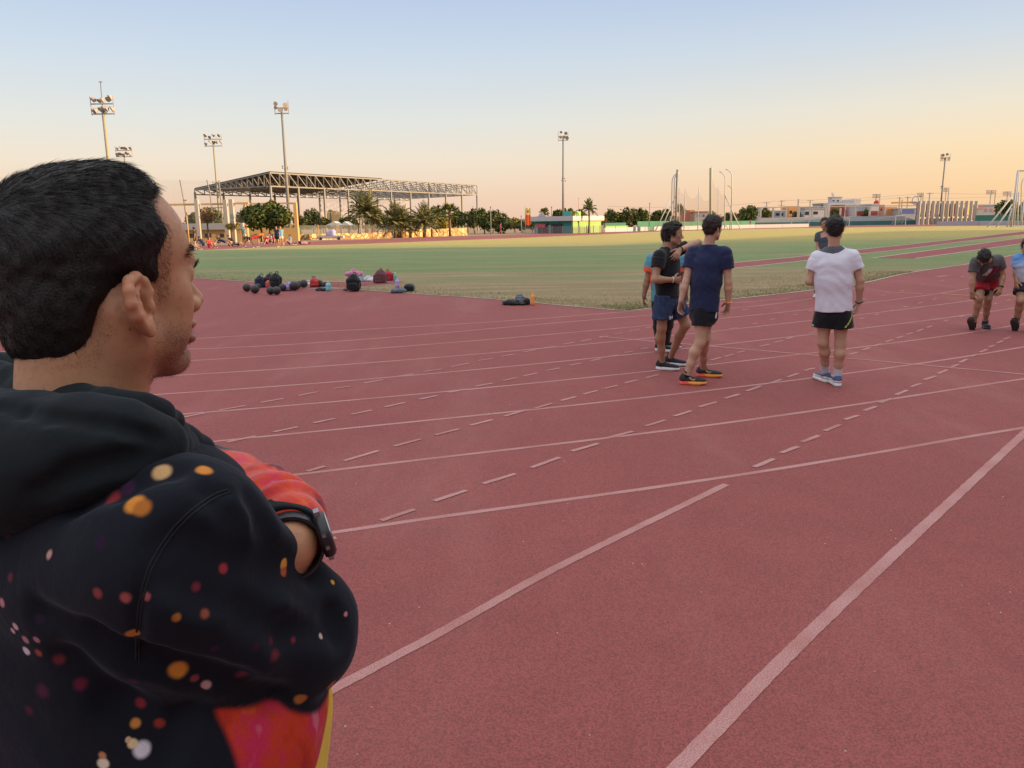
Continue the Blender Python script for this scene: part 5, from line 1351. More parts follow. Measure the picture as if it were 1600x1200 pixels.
sack('duffel_bag','bright red bag tipped on its side with black back','bag',490.5,449.5,14,15,.25,RDN,6,strap=BK,lean=-.25,top=.6)
heap('jacket','black jacket crumpled behind the red bag','jacket',500.5,449,16,10,BK,7,.25,lobes=4)
heap('towel','white and blue towel showing behind the red bag','towel',480.5,446.3,8,8,WHC,8,.15,lobes=2)
heap('shoe_pouch','flat black pouch lying in front of the aqua bottle','pouch',500.5,455.0,18,5.5,BK,9,.2,lobes=4)
bottle('aqua water bottle standing by the flat black pouch',513.5,455,14.5,M_AQUA,M_AQUA,4)
sack('backpack','big black backpack under a pink sweatshirt','backpack',551,456.0,20,27,.30,BK,10,strap=BK,pocket=BK,top=.75)
heap('sweatshirt','pink sweatshirt draped on top of the big black backpack','sweatshirt',551,0+446.2,24,12,PNK,11,.26,lobes=5)
bpy.data.objects.get('sweatshirt.001').location.z+=15/pm(551,456)
heap('wallet','dark maroon flat case beside the big black backpack','case',539.5,454.5,8,3.5,MRN,12,.12,lobes=2)
bottle('pale blue tall bottle behind the pink sweatshirt',566,440.6,16,M_BLUB,M_BLUB,2.6)
heap('towel','white towel in a heap next to the maroon backpack','towel',575.5,440.3,17,9,WHC,13,.3,lobes=5)
sack('backpack','maroon backpack standing upright on the red pad','backpack',592.5,443.4,19,21,.28,MRN,14,strap=MRN,pocket=MRN,top=.66)
sack('backpack','crimson backpack with pointed top leaning towards the green bottle','backpack',608,439.8,14,17,.25,CRM,15,strap=CRM,lean=-.28,top=.5)
bottle('green water bottle touching the crimson backpack',617.8,440,13.5,M_GRNB,M_WPAINT if 'M_WPAINT' in globals() else M_RUBBERW,2.6)
bottle('lilac water bottle behind the patterned cloth',621,449.2,14,M_LILB,M_LILB,3.2)
heap('cloth','slate patterned cloth spread at the field edge','cloth',620,458.6,22,8.5,SLT,16,.35,lobes=6)
sack('cap_bag','black hard edged bag shaped like a cap on the grass','bag',638.5,456.3,16,13,.28,BK,17,strap=None,lean=-.1,top=.9)
heap('jacket','black jacket with grey hood dropped on the track edge','jacket',803,477.6,34,10,BK,18,.34,lobes=6)
heap('hoodie','grey hoodie lying on the black jacket','hoodie',813,474.5,17,17,GRC,19,.24,lobes=3)
sack('pouch','round black pouch next to the orange bottle','pouch',823,477.2,11,11,.16,PL,20,top=.9)
bottle('orange sports bottle standing on the track edge',832.3,477.4,20,M_ORB,M_ORB,3.1)
# unseen grandstand beside the camera, sized to shade the near half of the field
DD=V(math.cos(math.radians(47)),math.sin(math.radians(47)),0); NN=V(-DD.y,DD.x,0)
def tn(t,n,z): return DD*t+NN*n+V(0,0,z)
M_CONC=plain('concrete',(.36,.34,.32),.9,.2,.6,bump=.2,bscale=5)
Mx=Matrix((DD,NN,V(0,0,1))).transposed()
def stand(name,lab,t0,t1,n,Hh,roof):
    st=thing(name,lab,'grandstand',tn((t0+t1)/2,n,0))
    mb=MB(); k=int(Hh/1.3)
    for i in range(k): mb.box(tn((t0+t1)/2,n+k*.9-i*.9,(.5+.5*i)/2),(t1-t0,.9,.5+.5*i),M=Mx)
    mb.build('seating_steps',M_CONC,st)
    mb=MB(); mb.box(tn((t0+t1)/2,n,Hh/2),(t1-t0,.4,Hh),M=Mx); mb.build('rear_wall',M_CONC,st)
    if roof:
        mb=MB(); mb.box(tn((t0+t1)/2,n+4.4,Hh+.2),(t1-t0,9,.35),M=Mx); mb.build('roof',M_CONC,st)
stand('grandstand','unseen tall roofed grey concrete grandstand with stepped seating along the home straight',-90,104,-45,21.5,True)
stand('grandstand','unseen low uncovered grey concrete grandstand next to the tall roofed one',104.5,165,-45,15.5,False)
# ------------------------------------------------------------------ beyond the track
def X(x,y,Y): return at(x,y,Y).x
def Z(x,y,Y): return at(x,y,Y).z
def base(x,Y): return V(at(x,hor(x)+5,Y).x,Y,0)
def pxm(Y): return FPX/(Y*1.0)
M_STEELP=plain('painted_steel',(.205,.195,.18),.55,.12,.8); M_GALV=plain('galvanised_pole',(.29,.27,.19),.6,.15,.6); M_LAMP=plain('lamp_housing',(.36,.30,.25),.5,.2,2); M_LAMPG=plain('lamp_glass',(.35,.34,.33),.25,.1,3)
M_WPAINT=plain('white_paint',(.46,.455,.47),.7,.08,.8); M_OCHRE=plain('ochre_wall_paint',(.52,.33,.14),.85,.15,.7); M_TEALW=plain('teal_wall_paint',(.055,.33,.29),.8,.12,.5); M_LIME=plain('lime_wall_paint',(.25,.42,.13),.8,.1,.5)
M_DARKROOF=plain('dark_roof_sheet',(.030,.028,.032),.8,.2,.5); M_ROOFG=plain('grey_slab',(.30,.31,.33),.85,.15,.5); M_MAROON=plain('maroon_awning',(.30,.045,.06),.8,.15,1); M_DARKW=plain('dark_window',(.035,.04,.05),.25,.2,1); M_REDW=plain('red_wall_paint',(.34,.065,.055),.85,.15,.5); M_PINKW=plain('salmon_wall_paint',(.46,.23,.175),.85,.12,.5); M_ORW=plain('orange_wall_paint',(.58,.28,.11),.85,.15,.5); M_BLUEW=plain('blue_sign_panel',(.10,.13,.36),.6,.2,1); M_GREYW=plain('grey_render',(.34,.34,.36),.9,.15,.5)
M_CONCP=plain('pale_concrete',(.38,.345,.30),.9,.12,.5); M_TRUNK=plain('bark',(.13,.085,.055),.95,.35,2); M_PTRUNK=plain('palm_bark',(.17,.10,.06),.95,.35,4)
M_BOARD=plain('white_board_paint',(.40,.40,.43),.7,.06,.8); M_GREENF=plain('green_windscreen',(.06,.20,.13),.85,.25,.6); M_TEALB=plain('teal_base_paint',(.05,.16,.14),.85,.2,.5)
def stone_mat():
    n=NT('yellow_rubble_stone'); v=n.coord((1,1,1))
    t=n.n.new('ShaderNodeTexVoronoi'); t.inputs['Scale'].default_value=1.6; n.l.new(v,t.inputs['Vector'])
    t2=n.n.new('ShaderNodeTexVoronoi'); t2.feature='DISTANCE_TO_EDGE'; t2.inputs['Scale'].default_value=1.6; n.l.new(v,t2.inputs['Vector'])
    bw=n.n.new('ShaderNodeRGBToBW'); n.l.new(t.outputs['Color'],bw.inputs[0])
    col=n.ramp(bw.outputs[0],[(.2,(.32,.19,.08)),(.5,(.52,.34,.15)),(.8,(.60,.46,.25))])
    col=n.mix(n.maprange(t2.outputs['Distance'],.09,.03),col,(.16,.10,.05))
    return n.out(col,.9,.2)
M_STONE=stone_mat()
def leafmat(name,a,b):
    n=NT(name); v=n.coord(); f=n.noise(v,1.3,2); g=n.noise(v,14,1,.7)
    col=n.mix(n.maprange(f,.3,.7),a,b); col=n.mix(n.maprange(g,.35,.7,0,.6),col,tuple(x*.5 for x in a))
    n.b.inputs['Subsurface Weight'].default_value=0
    return n.out(col,.7,.2)
LF_DARK=leafmat('mango_leaf',(.040,.070,.018),(.15,.165,.035)); LF_MID=leafmat('broad_leaf',(.060,.085,.028),(.19,.175,.06)); LF_YEL=leafmat('yellowing_leaf',(.22,.18,.03),(.36,.27,.05)); LF_BROWN=leafmat('dry_leaf',(.20,.12,.05),(.30,.19,.09)); LF_PALM=leafmat('palm_leaflet',(.10,.12,.05),(.24,.215,.085)); LF_FAN=leafmat('fan_palm_leaf',(.07,.11,.03),(.20,.20,.05))
def net_mat(name,c,a):
    n=NT(name); t=n.n.new('ShaderNodeBsdfTransparent'); d=n.n.new('ShaderNodeBsdfDiffuse'); d.inputs[0].default_value=(*c,1)
    m=n.n.new('ShaderNodeMixShader'); m.inputs[0].default_value=a; n.l.new(t.outputs[0],m.inputs[1]); n.l.new(d.outputs[0],m.inputs[2])
    n.l.new(m.outputs[0],n.n['Material Output'].inputs[0]); return n.m
M_NET=net_mat('mesh_netting',(.45,.37,.30),.20); M_NETD=net_mat('fine_netting',(.42,.36,.30),.10); M_CHAIN=net_mat('chainlink',(.25,.25,.24),.22)

def crown(lobes,N,leaf,seed,name,mat,parent,loose=.25):
    """many leaf-sized faces filling a cluster of uneven lobes"""
    r=np.random.RandomState(seed); vs=[];
    w=np.array([l[3]*l[4]*l[5] for l in lobes])**.66; w/=w.sum()
    idx=r.choice(len(lobes),N,p=w); L=np.array(lobes)[idx]
    d=r.randn(N,3); d/=np.linalg.norm(d,axis=1)[:,None]
    rad=(1-loose*r.rand(N)**1.5)*(1+.10*r.randn(N))
    rad=np.where(r.rand(N)<.22,r.rand(N)**.5*.9,rad)
    P=L[:,:3]+d*L[:,3:]*rad[:,None]
    a=r.randn(N,3); a/=np.linalg.norm(a,axis=1)[:,None]; n=d*.8+r.randn(N,3)*.6; a=np.cross(n,a); a/=np.linalg.norm(a,axis=1)[:,None]+1e-9; b=np.cross(n,a); b/=np.linalg.norm(b,axis=1)[:,None]+1e-9
    s=leaf*(.6+.8*r.rand(N))[:,None]
    V4=np.stack([P-a*s*.5,P-b*s*.32,P+a*s*.5,P+b*s*.32],1).reshape(-1,3)
    q=np.arange(N*4).reshape(-1,4)
    o=np.array(parent.location)
    return add_mesh(name,np_mesh(name,V4-o,q,False),mat,parent)
def tree(label,px,Y,ytop,ybot,rx,mat,group=None,seed=1,trunks=1,N=None,leaf=.34,bare=False,name='tree'):
    """rx half width of the crown in pixels; crown from ytop to ybot"""
    k=Y/FPX; b0=base(px,Y); T=thing(name,label,'tree',b0,group)
    zt=Z(px,ytop,Y); zb=max(.5,Z(px,ybot,Y)); R=rx*k*1.02; r=np.random.RandomState(seed)
    h=zt-zb; lobes=[]
    nl=max(5,int(R*2/1.1))
    for i in range(nl):
        u=(i+.5)/nl*2-1; hh=math.sqrt(max(.15,1-u*u*.85))
        for j in range(2):
            lobes.append((b0.x+u*R*.74+r.randn()*.2,Y+r.uniform(-.6,.6)*R*.6,zb+h*(.34+.34*j*hh)+r.randn()*h*.06,R*(.30+.12*r.rand()),R*.32,h*(.30+.12*r.rand())*(.75+.3*hh)))
    crown(lobes,N or int(min(2600,260*R*h/ (leaf*6))),leaf,seed,'crown',mat,T,.5 if bare else .3)
    mb=MB()
    for t in range(trunks):
        ox=(t-(trunks-1)/2)*R*.3
        m=V(b0.x+ox+r.randn()*.1,Y,zb*.7); top=V(b0.x+ox*1.4,Y,zb+h*.45)
        rr=max(.10,R*.045)
        mb.tube([V(b0.x+ox,Y,0),m,top],[rr*1.3,rr,rr*.5],7)
        for i in range(5):
            a=r.rand()*6.28; mb.tube([m+(top-m)*(.1+.15*i),V(b0.x+ox+math.cos(a)*R*.6,Y+math.sin(a)*R*.5,zb+h*(.4+.3*r.rand()))],[rr*.5,rr*.15],5)
    mb.build('trunk',M_TRUNK,T)
    return T
def palm(label,px,Y,ycrown,rpx,group=None,seed=1,nf=34,mat=LF_PALM,droop=.9,trunk=.22,fan=False,upright=.5,name='palm_tree',leafw=.07):
    b0=base(px,Y); T=thing(name,label,'palm',b0,group); r=np.random.RandomState(seed); k=Y/FPX
    zc=Z(px,ycrown,Y); R=rpx*k; c=np.array((b0.x,Y,zc))
    mb=MB(); lean=r.randn()*.15
    mb.tube([b0,b0+V(lean*.3,0,zc*.5),V(c[0],c[1],zc)],[trunk*1.25,trunk,trunk*1.1],9); mb.ball(c,trunk*1.7,10,6)
    mb.build('trunk',M_PTRUNK,T)
    vs=[];q=[]
    def leaf(a,b_,w):
        d=b_-a; s=np.cross(d,r.randn(3)); s/=np.linalg.norm(s)+1e-9; i=len(vs); m=a+d*.45
        vs.extend([a,m-s*w,b_,m+s*w]); q.append((i,i+1,i+2,i+3))
    for i in range(nf):
        az=i*2.399+r.randn()*.2; e=(-.45+1.75*((i+.5)/nf)**.9*(1.0)) if not fan else -.6+2.0*(i+.5)/nf
        e=min(1.45,e*upright*2 if e>0 else e)
        L=R*(.85+.3*r.rand()); d=np.array((math.cos(az)*math.cos(e),math.sin(az)*math.cos(e),math.sin(e)))
        if fan:
            p=c+d*L*.45; 
            for j in range(16):
                t=(j-7.5)/7.5*1.15; s=nrm(np.cross(d,(0,0,1.))+1e-6); u=np.cross(s,d)
                leaf(p,p+(d*math.cos(t)+s*math.sin(t)+u*r.randn()*.1)*L*.55,leafw*1.3)
            leaf(c,p,.03); continue
        p=c.copy(); pts=[p]; g=d.copy(); ns=9
        for j in range(ns):
            p=p+g*L/ns; pts.append(p); g=nrm(g+np.array((0,0,-droop*(.05+.20*(j/ns)**1.2)*(1.2-.6*max(0,e)/1.5))))
        for j in range(1,ns+1):
            a=pts[j-1];b_=pts[j]; t=nrm(b_-a); s=nrm(np.cross(t,(0,0,1.))+1e-6); u=np.cross(s,t)
            leaf(a,b_+t*.05,.035)
            ll=L*.26*math.sin(math.pi*min(1,.12+.86*j/ns))+.12
            for sg in(-1,1):
                for m in(0,.5):
                    o=a+(b_-a)*m; leaf(o,o+nrm(s*sg*.75+t*.75+u*.18*r.randn()+u*.1)*ll*(.8+.4*r.rand()),leafw)
    o=np.array(b0); add_mesh('crown',np_mesh('crown',np.array(vs)-o,np.array(q),False),mat,T)
    return T

# --- large open sided roof on steel trusses
YK,YL,YR=137,147.9,191
zt=Z(421,270,YK); K=V(X(421,270,YK),YK,0); Lf=V(X(304,296,YL),YL,0); Rr=V(X(745,290,YR),YR,0); Bk=Lf+(Rr-K)
zb=Z(421,291,YK); zl=Z(304,296,YL)
ROOF=thing('court_roof','long open sided steel truss roof on slim columns, half of it sheeted','sports roof',K)
n1=30
def lerp(a,b,t): return a+(b-a)*t
mb=MB(); U=V(0,0,1)
fr=.46
mb.add([K+U*(zt+.1),lerp(K,Rr,fr)+U*(zt+.1),lerp(Lf,Bk,fr)+U*(zl+.1),Lf+U*(zl+.1),K+U*(zt+.25),lerp(K,Rr,fr)+U*(zt+.25),lerp(Lf,Bk,fr)+U*(zl+.25),Lf+U*(zl+.25)],[(0,3,2,1),(4,5,6,7),(0,1,5,4),(1,2,6,5),(2,3,7,6),(3,0,4,7)])
mb.build('roof_sheet',M_DARKROOF,ROOF)
def truss(A0,A1,z0a,z0b,z1a,z1b,n,name,w=.2):
    mb=MB(); mb.beam(A0+U*z1a,A1+U*z1b,w,w); mb.beam(A0+U*z0a,A1+U*z0b,w,w)
    for i in range(n+1):
        p=lerp(A0,A1,i/n); ta=z0a+(z0b-z0a)*i/n; tb=z1a+(z1b-z1a)*i/n
        if tb-ta>.15: mb.beam(p+U*ta,p+U*tb,w*.7,w*.7)
        if i<n:
            p2=lerp(A0,A1,(i+1)/n); tb2=z0a+(z0b-z0a)*(i+1)/n; mb.beam(p+U*tb,p2+U*tb2,w*.65,w*.65)
    return mb.build(name,M_STEELP,ROOF)
truss(K,Rr,zb,zb,zt,zt,30,'eaves_truss',.21); truss(Lf,K,zl-.1,zb,zl,zt,14,'gable_truss',.19); truss(Lf,Bk,zl-.9,zl-.9,zl,zl,30,'eaves_truss',.2)
for i in range(1,11):
    a=lerp(Lf,Bk,i/10); b_=lerp(K,Rr,i/10); truss(a,b_,zl-.5,zb,zl,zt,9,'rafter_truss',.15)
    a=lerp(Lf,Bk,(i-.5)/10); b_=lerp(K,Rr,(i-.5)/10); truss(a,b_,zl-.5,zb,zl,zt,9,'rafter_truss',.13)
for i in range(11):
    for a,b_,z in((K,Rr,zb),(Lf,Bk,zl-.5)):
        mb=MB(); p=lerp(a,b_,i/10); mb.beam(p,p+U*z,.30,.30,up=(Rr-K).normalized()); mb.build('column',M_STEELP,ROOF)
mb=MB(); a=lerp(Lf,Bk,.5); mb.add([a+U*(zl-.9),Bk+U*(zl-.9),Bk+U*2.6,a+U*2.6],[(0,1,2,3)]); mb.build('mesh_screen',M_NET,ROOF)

# --- concrete frame, shed, walls and nets at the stretching corner
YF=92
FR=thing('concrete_frame','unfinished ochre concrete frame of tall posts joined by a beam','frame',base(330,YF))
for x0,x1,yt,dy in((256,262,312,0),(308.5,314,312,0),(352.5,358.5,312,0),(369,375,312,-1.5),(377,381,318,1.5),(456,461,316,1.5)):
    mb=MB(); a=X(x0,360,YF);b_=X(x1,360,YF); z=Z(x0,yt,YF); mb.box(((a+b_)/2,YF+dy,z/2),(b_-a,.5,z)); mb.build('post',M_CONCP if dy<=0 else M_OCHRE,FR)
for x0,x1,y0,y1,dy in((262.2,308.3,317.5,320.5,.1),(314.2,352.3,317.5,320.5,.1),(358.7,368.8,317.5,320.5,.1),(375.2,395,317.5,320.5,-1.4),(314.2,352.3,324,325,.4),(381.2,455.8,317.5,320,1.6)):
    mb=MB(); a=X(x0,318,YF);b_=X(x1,318,YF); z0=Z(330,y1,YF);z1=Z(330,y0,YF); mb.box(((a+b_)/2,YF+dy,(z0+z1)/2),(b_-a,.38,z1-z0)); mb.build('beam',M_OCHRE,FR)
def bld(name,label,cat,x0,x1,ytop,Y,depth,mat,roof=None,roofh=.3,over=.3,group=None,wins=(),doors=(),rz=0,wmat=None):
    a=X(x0,hor(x0),Y);b_=X(x1,hor(x1),Y); z=Z((x0+x1)/2,ytop,Y)
    T=thing(name,label,cat,V((a+b_)/2,Y+depth/2,0),group)
    mb=MB(); mb.box(((a+b_)/2,Y+depth/2,z/2),(b_-a,depth,z)); mb.build('wall',mat,T)
    if roof: mb=MB(); mb.box(((a+b_)/2,Y+depth/2,z+roofh/2+.003),(b_-a+2*over,depth+2*over,roofh)); mb.build('roof',roof,T)
    for (wx0,wx1,wy0,wy1) in wins:
        mb=MB(); p=X(wx0,wy0,Y);q_=X(wx1,wy0,Y); z1=Z(wx0,wy0,Y);z0=max(.02,Z(wx0,wy1,Y)); mb.box(((p+q_)/2,Y-.01,(z0+z1)/2),(q_-p,.12,z1-z0)); mb.build('window',wmat or M_DARKW,T)
    return T
bld('shed','long low ochre shed with grey flat roof behind the concrete frame','shed',270,376,359,96,5,M_OCHRE,M_ROOFG,.75,.4,wins=((296,306,365,371),(320,330,365,371),(344,350,365,371)))
bld('wall','ochre painted wall beneath the round green tree','wall',382,466,356,96,.4,M_OCHRE,wins=((398,408,366,372),(424,434,366,372)))
def longwall(name,label,cat,pts,h,t,mat,cap=None,post=None,z0=0.0,posth=None,pmat=None,group=None):
    P=[V(p[0],p[1],0) for p in pts]; T=thing(name,label,cat,P[0],group)
    mb=MB()
    for a,b_ in zip(P,P[1:]): mb.beam(a+U*(z0+h/2),b_+U*(z0+h/2),t,h)
    mb.build('panel',mat,T)
    if post:
        tot=sum((b_-a).length for a,b_ in zip(P,P[1:])); d=0
        for a,b_ in zip(P,P[1:]):
            L_=(b_-a).length; k=int(L_/post)
            for i in range(k+1):
                p=lerp(a,b_,i/max(1,k)); mb=MB(); mb.beam(p,p+U*(posth or h+z0),.09,.09); mb.build('post',pmat or M_STEELP,T)
    return T
longwall('stone_wall','low wall of yellow rubble stone behind the date palms',"wall",[base(618,106),base(700,116),base(728,120)],1.05,.4,M_STONE)
longwall('stone_wall','low rubble stone wall topped by mesh, between the green tree and the tall palm',"wall",[base(464,97),base(560,102),base(610,105)],.75,.4,M_STONE)
longwall('mesh_fence','ochre post and chainlink fence on the rubble wall next to the tall palm',"fence",[base(464,97.4),base(560,102.4),base(610,105.4)],1.0,.03,M_CHAIN,post=2.4,z0=.78,posth=1.85,pmat=M_OCHRE)
NET=thing('ball_stop_net','tall pale ball stop net on cranked poles behind the concrete frame','net',base(290,100))
for pa,pb,pc in(((296,378),(287,312),(281,281)),((336,378),(328,300),(323,281)),((350,378),(344,300),(342,282)),((250,378),(246,300),(240,281))):
    mb=MB(); mb.tube([V(X(*pa,100),100,0),at(*pb,100),at(*pc,100)],.07,6); mb.build('pole',M_STEELP,NET)
mb=MB(); mb.add([at(200,280,100.1),at(240,281,100.1),at(282,281.5,100.1),at(342,283,100.1),at(392,284,100.1),at(392,350,100.1),at(200,350,100.1)],[tuple(range(7))]); mb.build('netting',M_NETD,NET)
t_=thing('lamp_post','slim ochre lamp post standing before the shed','lamp post',base(293,93)); mb=MB(); mb.tube([base(294,93),V(X(289.5,314,93),93,Z(289.5,314,93))],[.08,.05],6); mb.build('pole',M_OCHRE,t_); mb=MB(); mb.box(at(289.3,313,93),(.5,.25,.14)); mb.build('lamp',M_LAMP,t_)
tree('dense round dark green tree shading the stretching athletes',421,88,316,358,41,LF_DARK,seed=3,trunks=3,N=5200,leaf=.36)
tree('bare brownish tree with thin crown before the shed',325,90,326,349,13,LF_BROWN,seed=4,N=420,leaf=.25,bare=True)
tree('small yellow green tree at the foot of the concrete posts',362,90,348.5,358,9,LF_YEL,seed=5,N=420,leaf=.22)
GT='trees behind the stadium buildings'
TL=[(470,140,338,356,10,LF_MID,'low bush behind the rubble wall nearest the green tree'),(505,140,341,356,12,LF_MID,'low bush behind the canopy tent'),(545,140,338,356,14,LF_MID,'low bush behind the tallest date palm'),(602,140,336,356,15,LF_MID,'bush filling the gap between the tallest and the yellowish palms'),(641,140,337,356,14,LF_MID,'bush filling the gap before the spreading date palm'),(688,138,339,357,12,LF_YEL,'yellow green bush by the fan palm'),(716,140,330,352,12,LF_MID,'olive tree just past the fan palm'),(742,140,329,356,12,LF_MID,'olive tree joining the end column tree'),(770,142,330,357,12,LF_DARK,'dark tree joining the wooden pole'),(815,145,346,358,10,LF_MID,'low olive bush before the banner'),(302,120,333,352,9,LF_MID,'short dull green tree behind the shed, nearest the net'),(332,122,325,352,22,LF_MID,'wide dull green tree behind the concrete frame'),(388,124,328,352,18,LF_MID,'dull green tree half hidden by the concrete posts'),
 (490,215,326,352,14,LF_MID,'dark tree seen under the truss roof beside the round green tree'),(524,215,329,352,16,LF_MID,'dark tree seen under the truss roof beside the tall palm'),
 (684,150,322,352,13,LF_DARK,'leafy tree between the last date palm and the fan palm'),(731,150,331,352,13,LF_MID,'olive tree beside the fan palm and stone wall'),(757,135,326,358,11,LF_DARK,'dark green tree at the end column of the truss roof'),(785,135,334,361,16,LF_MID,'wide olive tree next to the wooden pole'),(805,150,342,357,9,LF_YEL,'yellow leaved shrub tree near the tall banner'),
 (832,170,345,357,10,LF_DARK,'low dark tree behind the banner and kiosk'),(872,190,328,344,9,LF_DARK,'dark tree top over the kiosk parapet'),(888,190,326,344,9,LF_DARK,'dark tree top beside the kiosk roof box'),(906,190,329,344,9,LF_MID,'olive tree top over the lime wall'),
 (957,185,326,354,15,LF_DARK,'dark tree at the end of the lime kiosk'),(983,185,325,354,15,LF_MID,'olive lit tree between two dark ones beyond the white board'),(1004,185,327,354,13,LF_DARK,'dark tree beside the tall bare pole'),(1031,190,328,349,15,LF_DARK,'dark tree at the slanted cage props'),
 (1110,240,331,345,9,LF_MID,'olive tree behind the throwing cage and brick house'),(1140,235,333,346,11,LF_MID,'low olive tree behind the curved cage posts'),(1168,200,323,347,16,LF_DARK,'large dark tree at the end of the bleachers'),(1195,232,325,342,9,LF_MID,'olive tree behind the first bleacher column'),
 (1243,260,331,341,7,LF_MID,'small tree in front of the orange house'),(1303,232,326,341,8,LF_MID,'small tree between bleacher columns next to the white house'),(1352,262,327,340,5,LF_DARK,'dark narrow tree before the red fronted house'),(1574,200,314,337,19,LF_DARK,'large dark tree behind the edge throwing cage'),(1600,190,316,340,12,LF_MID,'olive tree at the throwing cage edge')]
for i,(px,Y,yt,yb_,rx,m,lab) in enumerate(TL): tree(lab,px,Y,yt,yb_,rx,m,GT,seed=20+i,leaf=.42 if Y<170 else .55,N=int(900+rx*38))
GP='palms beyond the far track'
palm('tallest date palm with wide feathery grey green crown',572,104,330,34,GP,1,nf=44,droop=.85,upright=.55)
palm('shorter date palm hidden beside the tallest one',583,104,341,22,GP,2,nf=30,upright=.5)
palm('yellowish date palm with upright fronds before the stone wall',617,106,349,33,GP,3,nf=34,upright=.62,droop=.75)
palm('yellowish date palm leaning over its twin by the stone wall',627,106,350,30,GP,4,nf=30,upright=.58,droop=.9)
palm('date palm with spreading crown at the middle of the stone wall',663,108,348,32,GP,5,nf=38,upright=.6,droop=.85)
palm('green fan palm with short straight trunk at the stone wall end',703,112,333,17,GP,6,nf=24,mat=LF_FAN,fan=True,trunk=.17,leafw=.06)
palm('slender tall palm standing before the lime kiosk wall',920,127,327,16,GP,7,nf=16,mat=LF_FAN,trunk=.13,upright=.6,droop=.9)
palm('thin young palm with few yellow fronds by the kiosk corner',896,127,343,12,GP,8,nf=9,mat=LF_YEL,trunk=.07,upright=.6,leafw=.05)
palm('tiny young palm by the white board and kiosk end',945,134,346,6,GP,9,nf=8,mat=LF_YEL,trunk=.06,upright=.7,leafw=.05)
palm('fan palm top rising behind the kiosk parapet',851,180,333,9,GP,10,nf=22,mat=LF_FAN,fan=True,trunk=.2)
palm('pale green palm behind the slanted cage props',1062,175,329,11,GP,11,nf=18,mat=LF_FAN,upright=.6,leafw=.09)
# tarp covered cart, canopies by the fence
t_=thing('canopy_tent','pale peaked canopy tent roof behind the rubble wall','canopy',base(527,112))
for x0,x1,xm in((509,531,521),(533,548,538)):
    mb=MB(); a=at(x0,352,112);b_=at(x1,352,112);c_=at(xm,346,112); dv=V(0,3,0)
    mb.add([a,b_,c_,a+dv,b_+dv,c_+dv],[(0,1,2),(3,5,4),(0,2,5,3),(1,4,5,2)]); mb.build('canopy',M_WPAINT,t_)
    for p in(a,b_): 
        mb=MB(); mb.beam(V(p.x,p.y+.1,0),p+V(0,.1,0),.1,.1); mb.build('post',M_STEELP,t_)
t_=thing('covered_cart','grey equipment cart with a lilac cover near the rubble wall','cart',base(516,98))
mb=MB(); c_=base(516,97); mb.box(c_+V(0,0,.35),(3.2,1,.35)); mb.build('frame',M_GREYW,t_)
f=Field(); f.box(np.array(c_+V(0,0,.8)),(.55,.4,.3),rd=.15); f.ell(np.array(c_+V(.25,0,1.0)),(.4,.35,.25),k=.2); f.warp(noise3(8,.05,3)); solid('cover',f,.08,plain('lilac_tarp',(.36,.33,.52),.8,.2,3),t_)
for s_ in(-1,1):
    mb=MB(); mb.tube([c_+V(s_*1.1,-.52,.18),c_+V(s_*1.1,-.62,.18)],.18,12); mb.build('wheel',M_DARKW,t_)
# --- kiosk
YC=126.0; Ck=base(893,YC); uR=V(7,4.3*1.6,0).normalized(); 
xr=X(937,345,133); Er=V(xr,133,0); dR=(Er-Ck).normalized(); dL=V(-dR.y,dR.x,0); 
El=Ck+dL*((Ck.x-X(834,345,129))/-dL.x if dL.x<0 else 6); wl=(El-Ck).length; wr=(Er-Ck).length; zk=Z(893,345,YC)
KS=thing('kiosk','single storey teal and lime green kiosk with white roof fascia','kiosk',Ck)
Mk=Matrix((dR,dL,U)).transposed()
def kb(a0,a1,b0,b1,z0,z1,nm,mat):
    mb=MB(); mb.box(Ck+dR*(a0+a1)/2+dL*(b0+b1)/2+U*(z0+z1)/2,(abs(a1-a0),abs(b1-b0),z1-z0),M=Mk); return mb.build(nm,mat,KS)
kb(.25,wr,.02,wl,0,zk,'wall',M_TEALW); kb(0,wr,-.25,.018,0,zk,'wall',M_LIME)
kb(-.7,wr+.3,-.7,wl+.5,zk+.003,zk+.75,'roof',M_WPAINT)
kb(1.6,3.4,1.2,2.6,zk+.755,zk+1.5,'roof_box',M_TEALW); kb(1.6,3.4,.4,1.19,zk+.755,zk+1.5,'roof_box',M_LIME)
pc=Ck+dL*(wl*.72)-dR*.72
mb=MB(); pts=[(-.65,0),(-.65,.15),(-.4,.25),(-.3,.5),(0,.58),(.3,.5),(.4,.25),(.65,.15),(.65,0)]
mb.add([pc+dL*x+U*(zk+.72+y) for x,y in pts]+[pc+dL*x+U*(zk+.72+y)+dR*.2 for x,y in pts],[tuple(range(9))[::-1],tuple(range(9,18))]+[(i,(i+1)%9,9+(i+1)%9,9+i) for i in range(9)]); mb.build('parapet',M_WPAINT,KS)
mb=MB(); aw=[(0,.0),(-.5,-.08),(-.9,-.25),(-1.15,-.6)]
for (x,y),(x2,y2) in zip(aw,aw[1:]):
    p0=Ck+dL*(wl*.60); p1=Ck+dL*(wl*.86)
    mb.add([p0+dR*x+U*(zk-.35+y),p1+dR*x+U*(zk-.35+y),p1+dR*x2+U*(zk-.35+y2),p0+dR*x2+U*(zk-.35+y2),p0+dR*x+U*(zk-.31+y),p1+dR*x+U*(zk-.31+y),p1+dR*x2+U*(zk-.31+y2),p0+dR*x2+U*(zk-.31+y2)],[(0,1,2,3),(4,7,6,5),(0,3,7,4),(1,5,6,2)])
mb.build('awning',M_MAROON,KS)
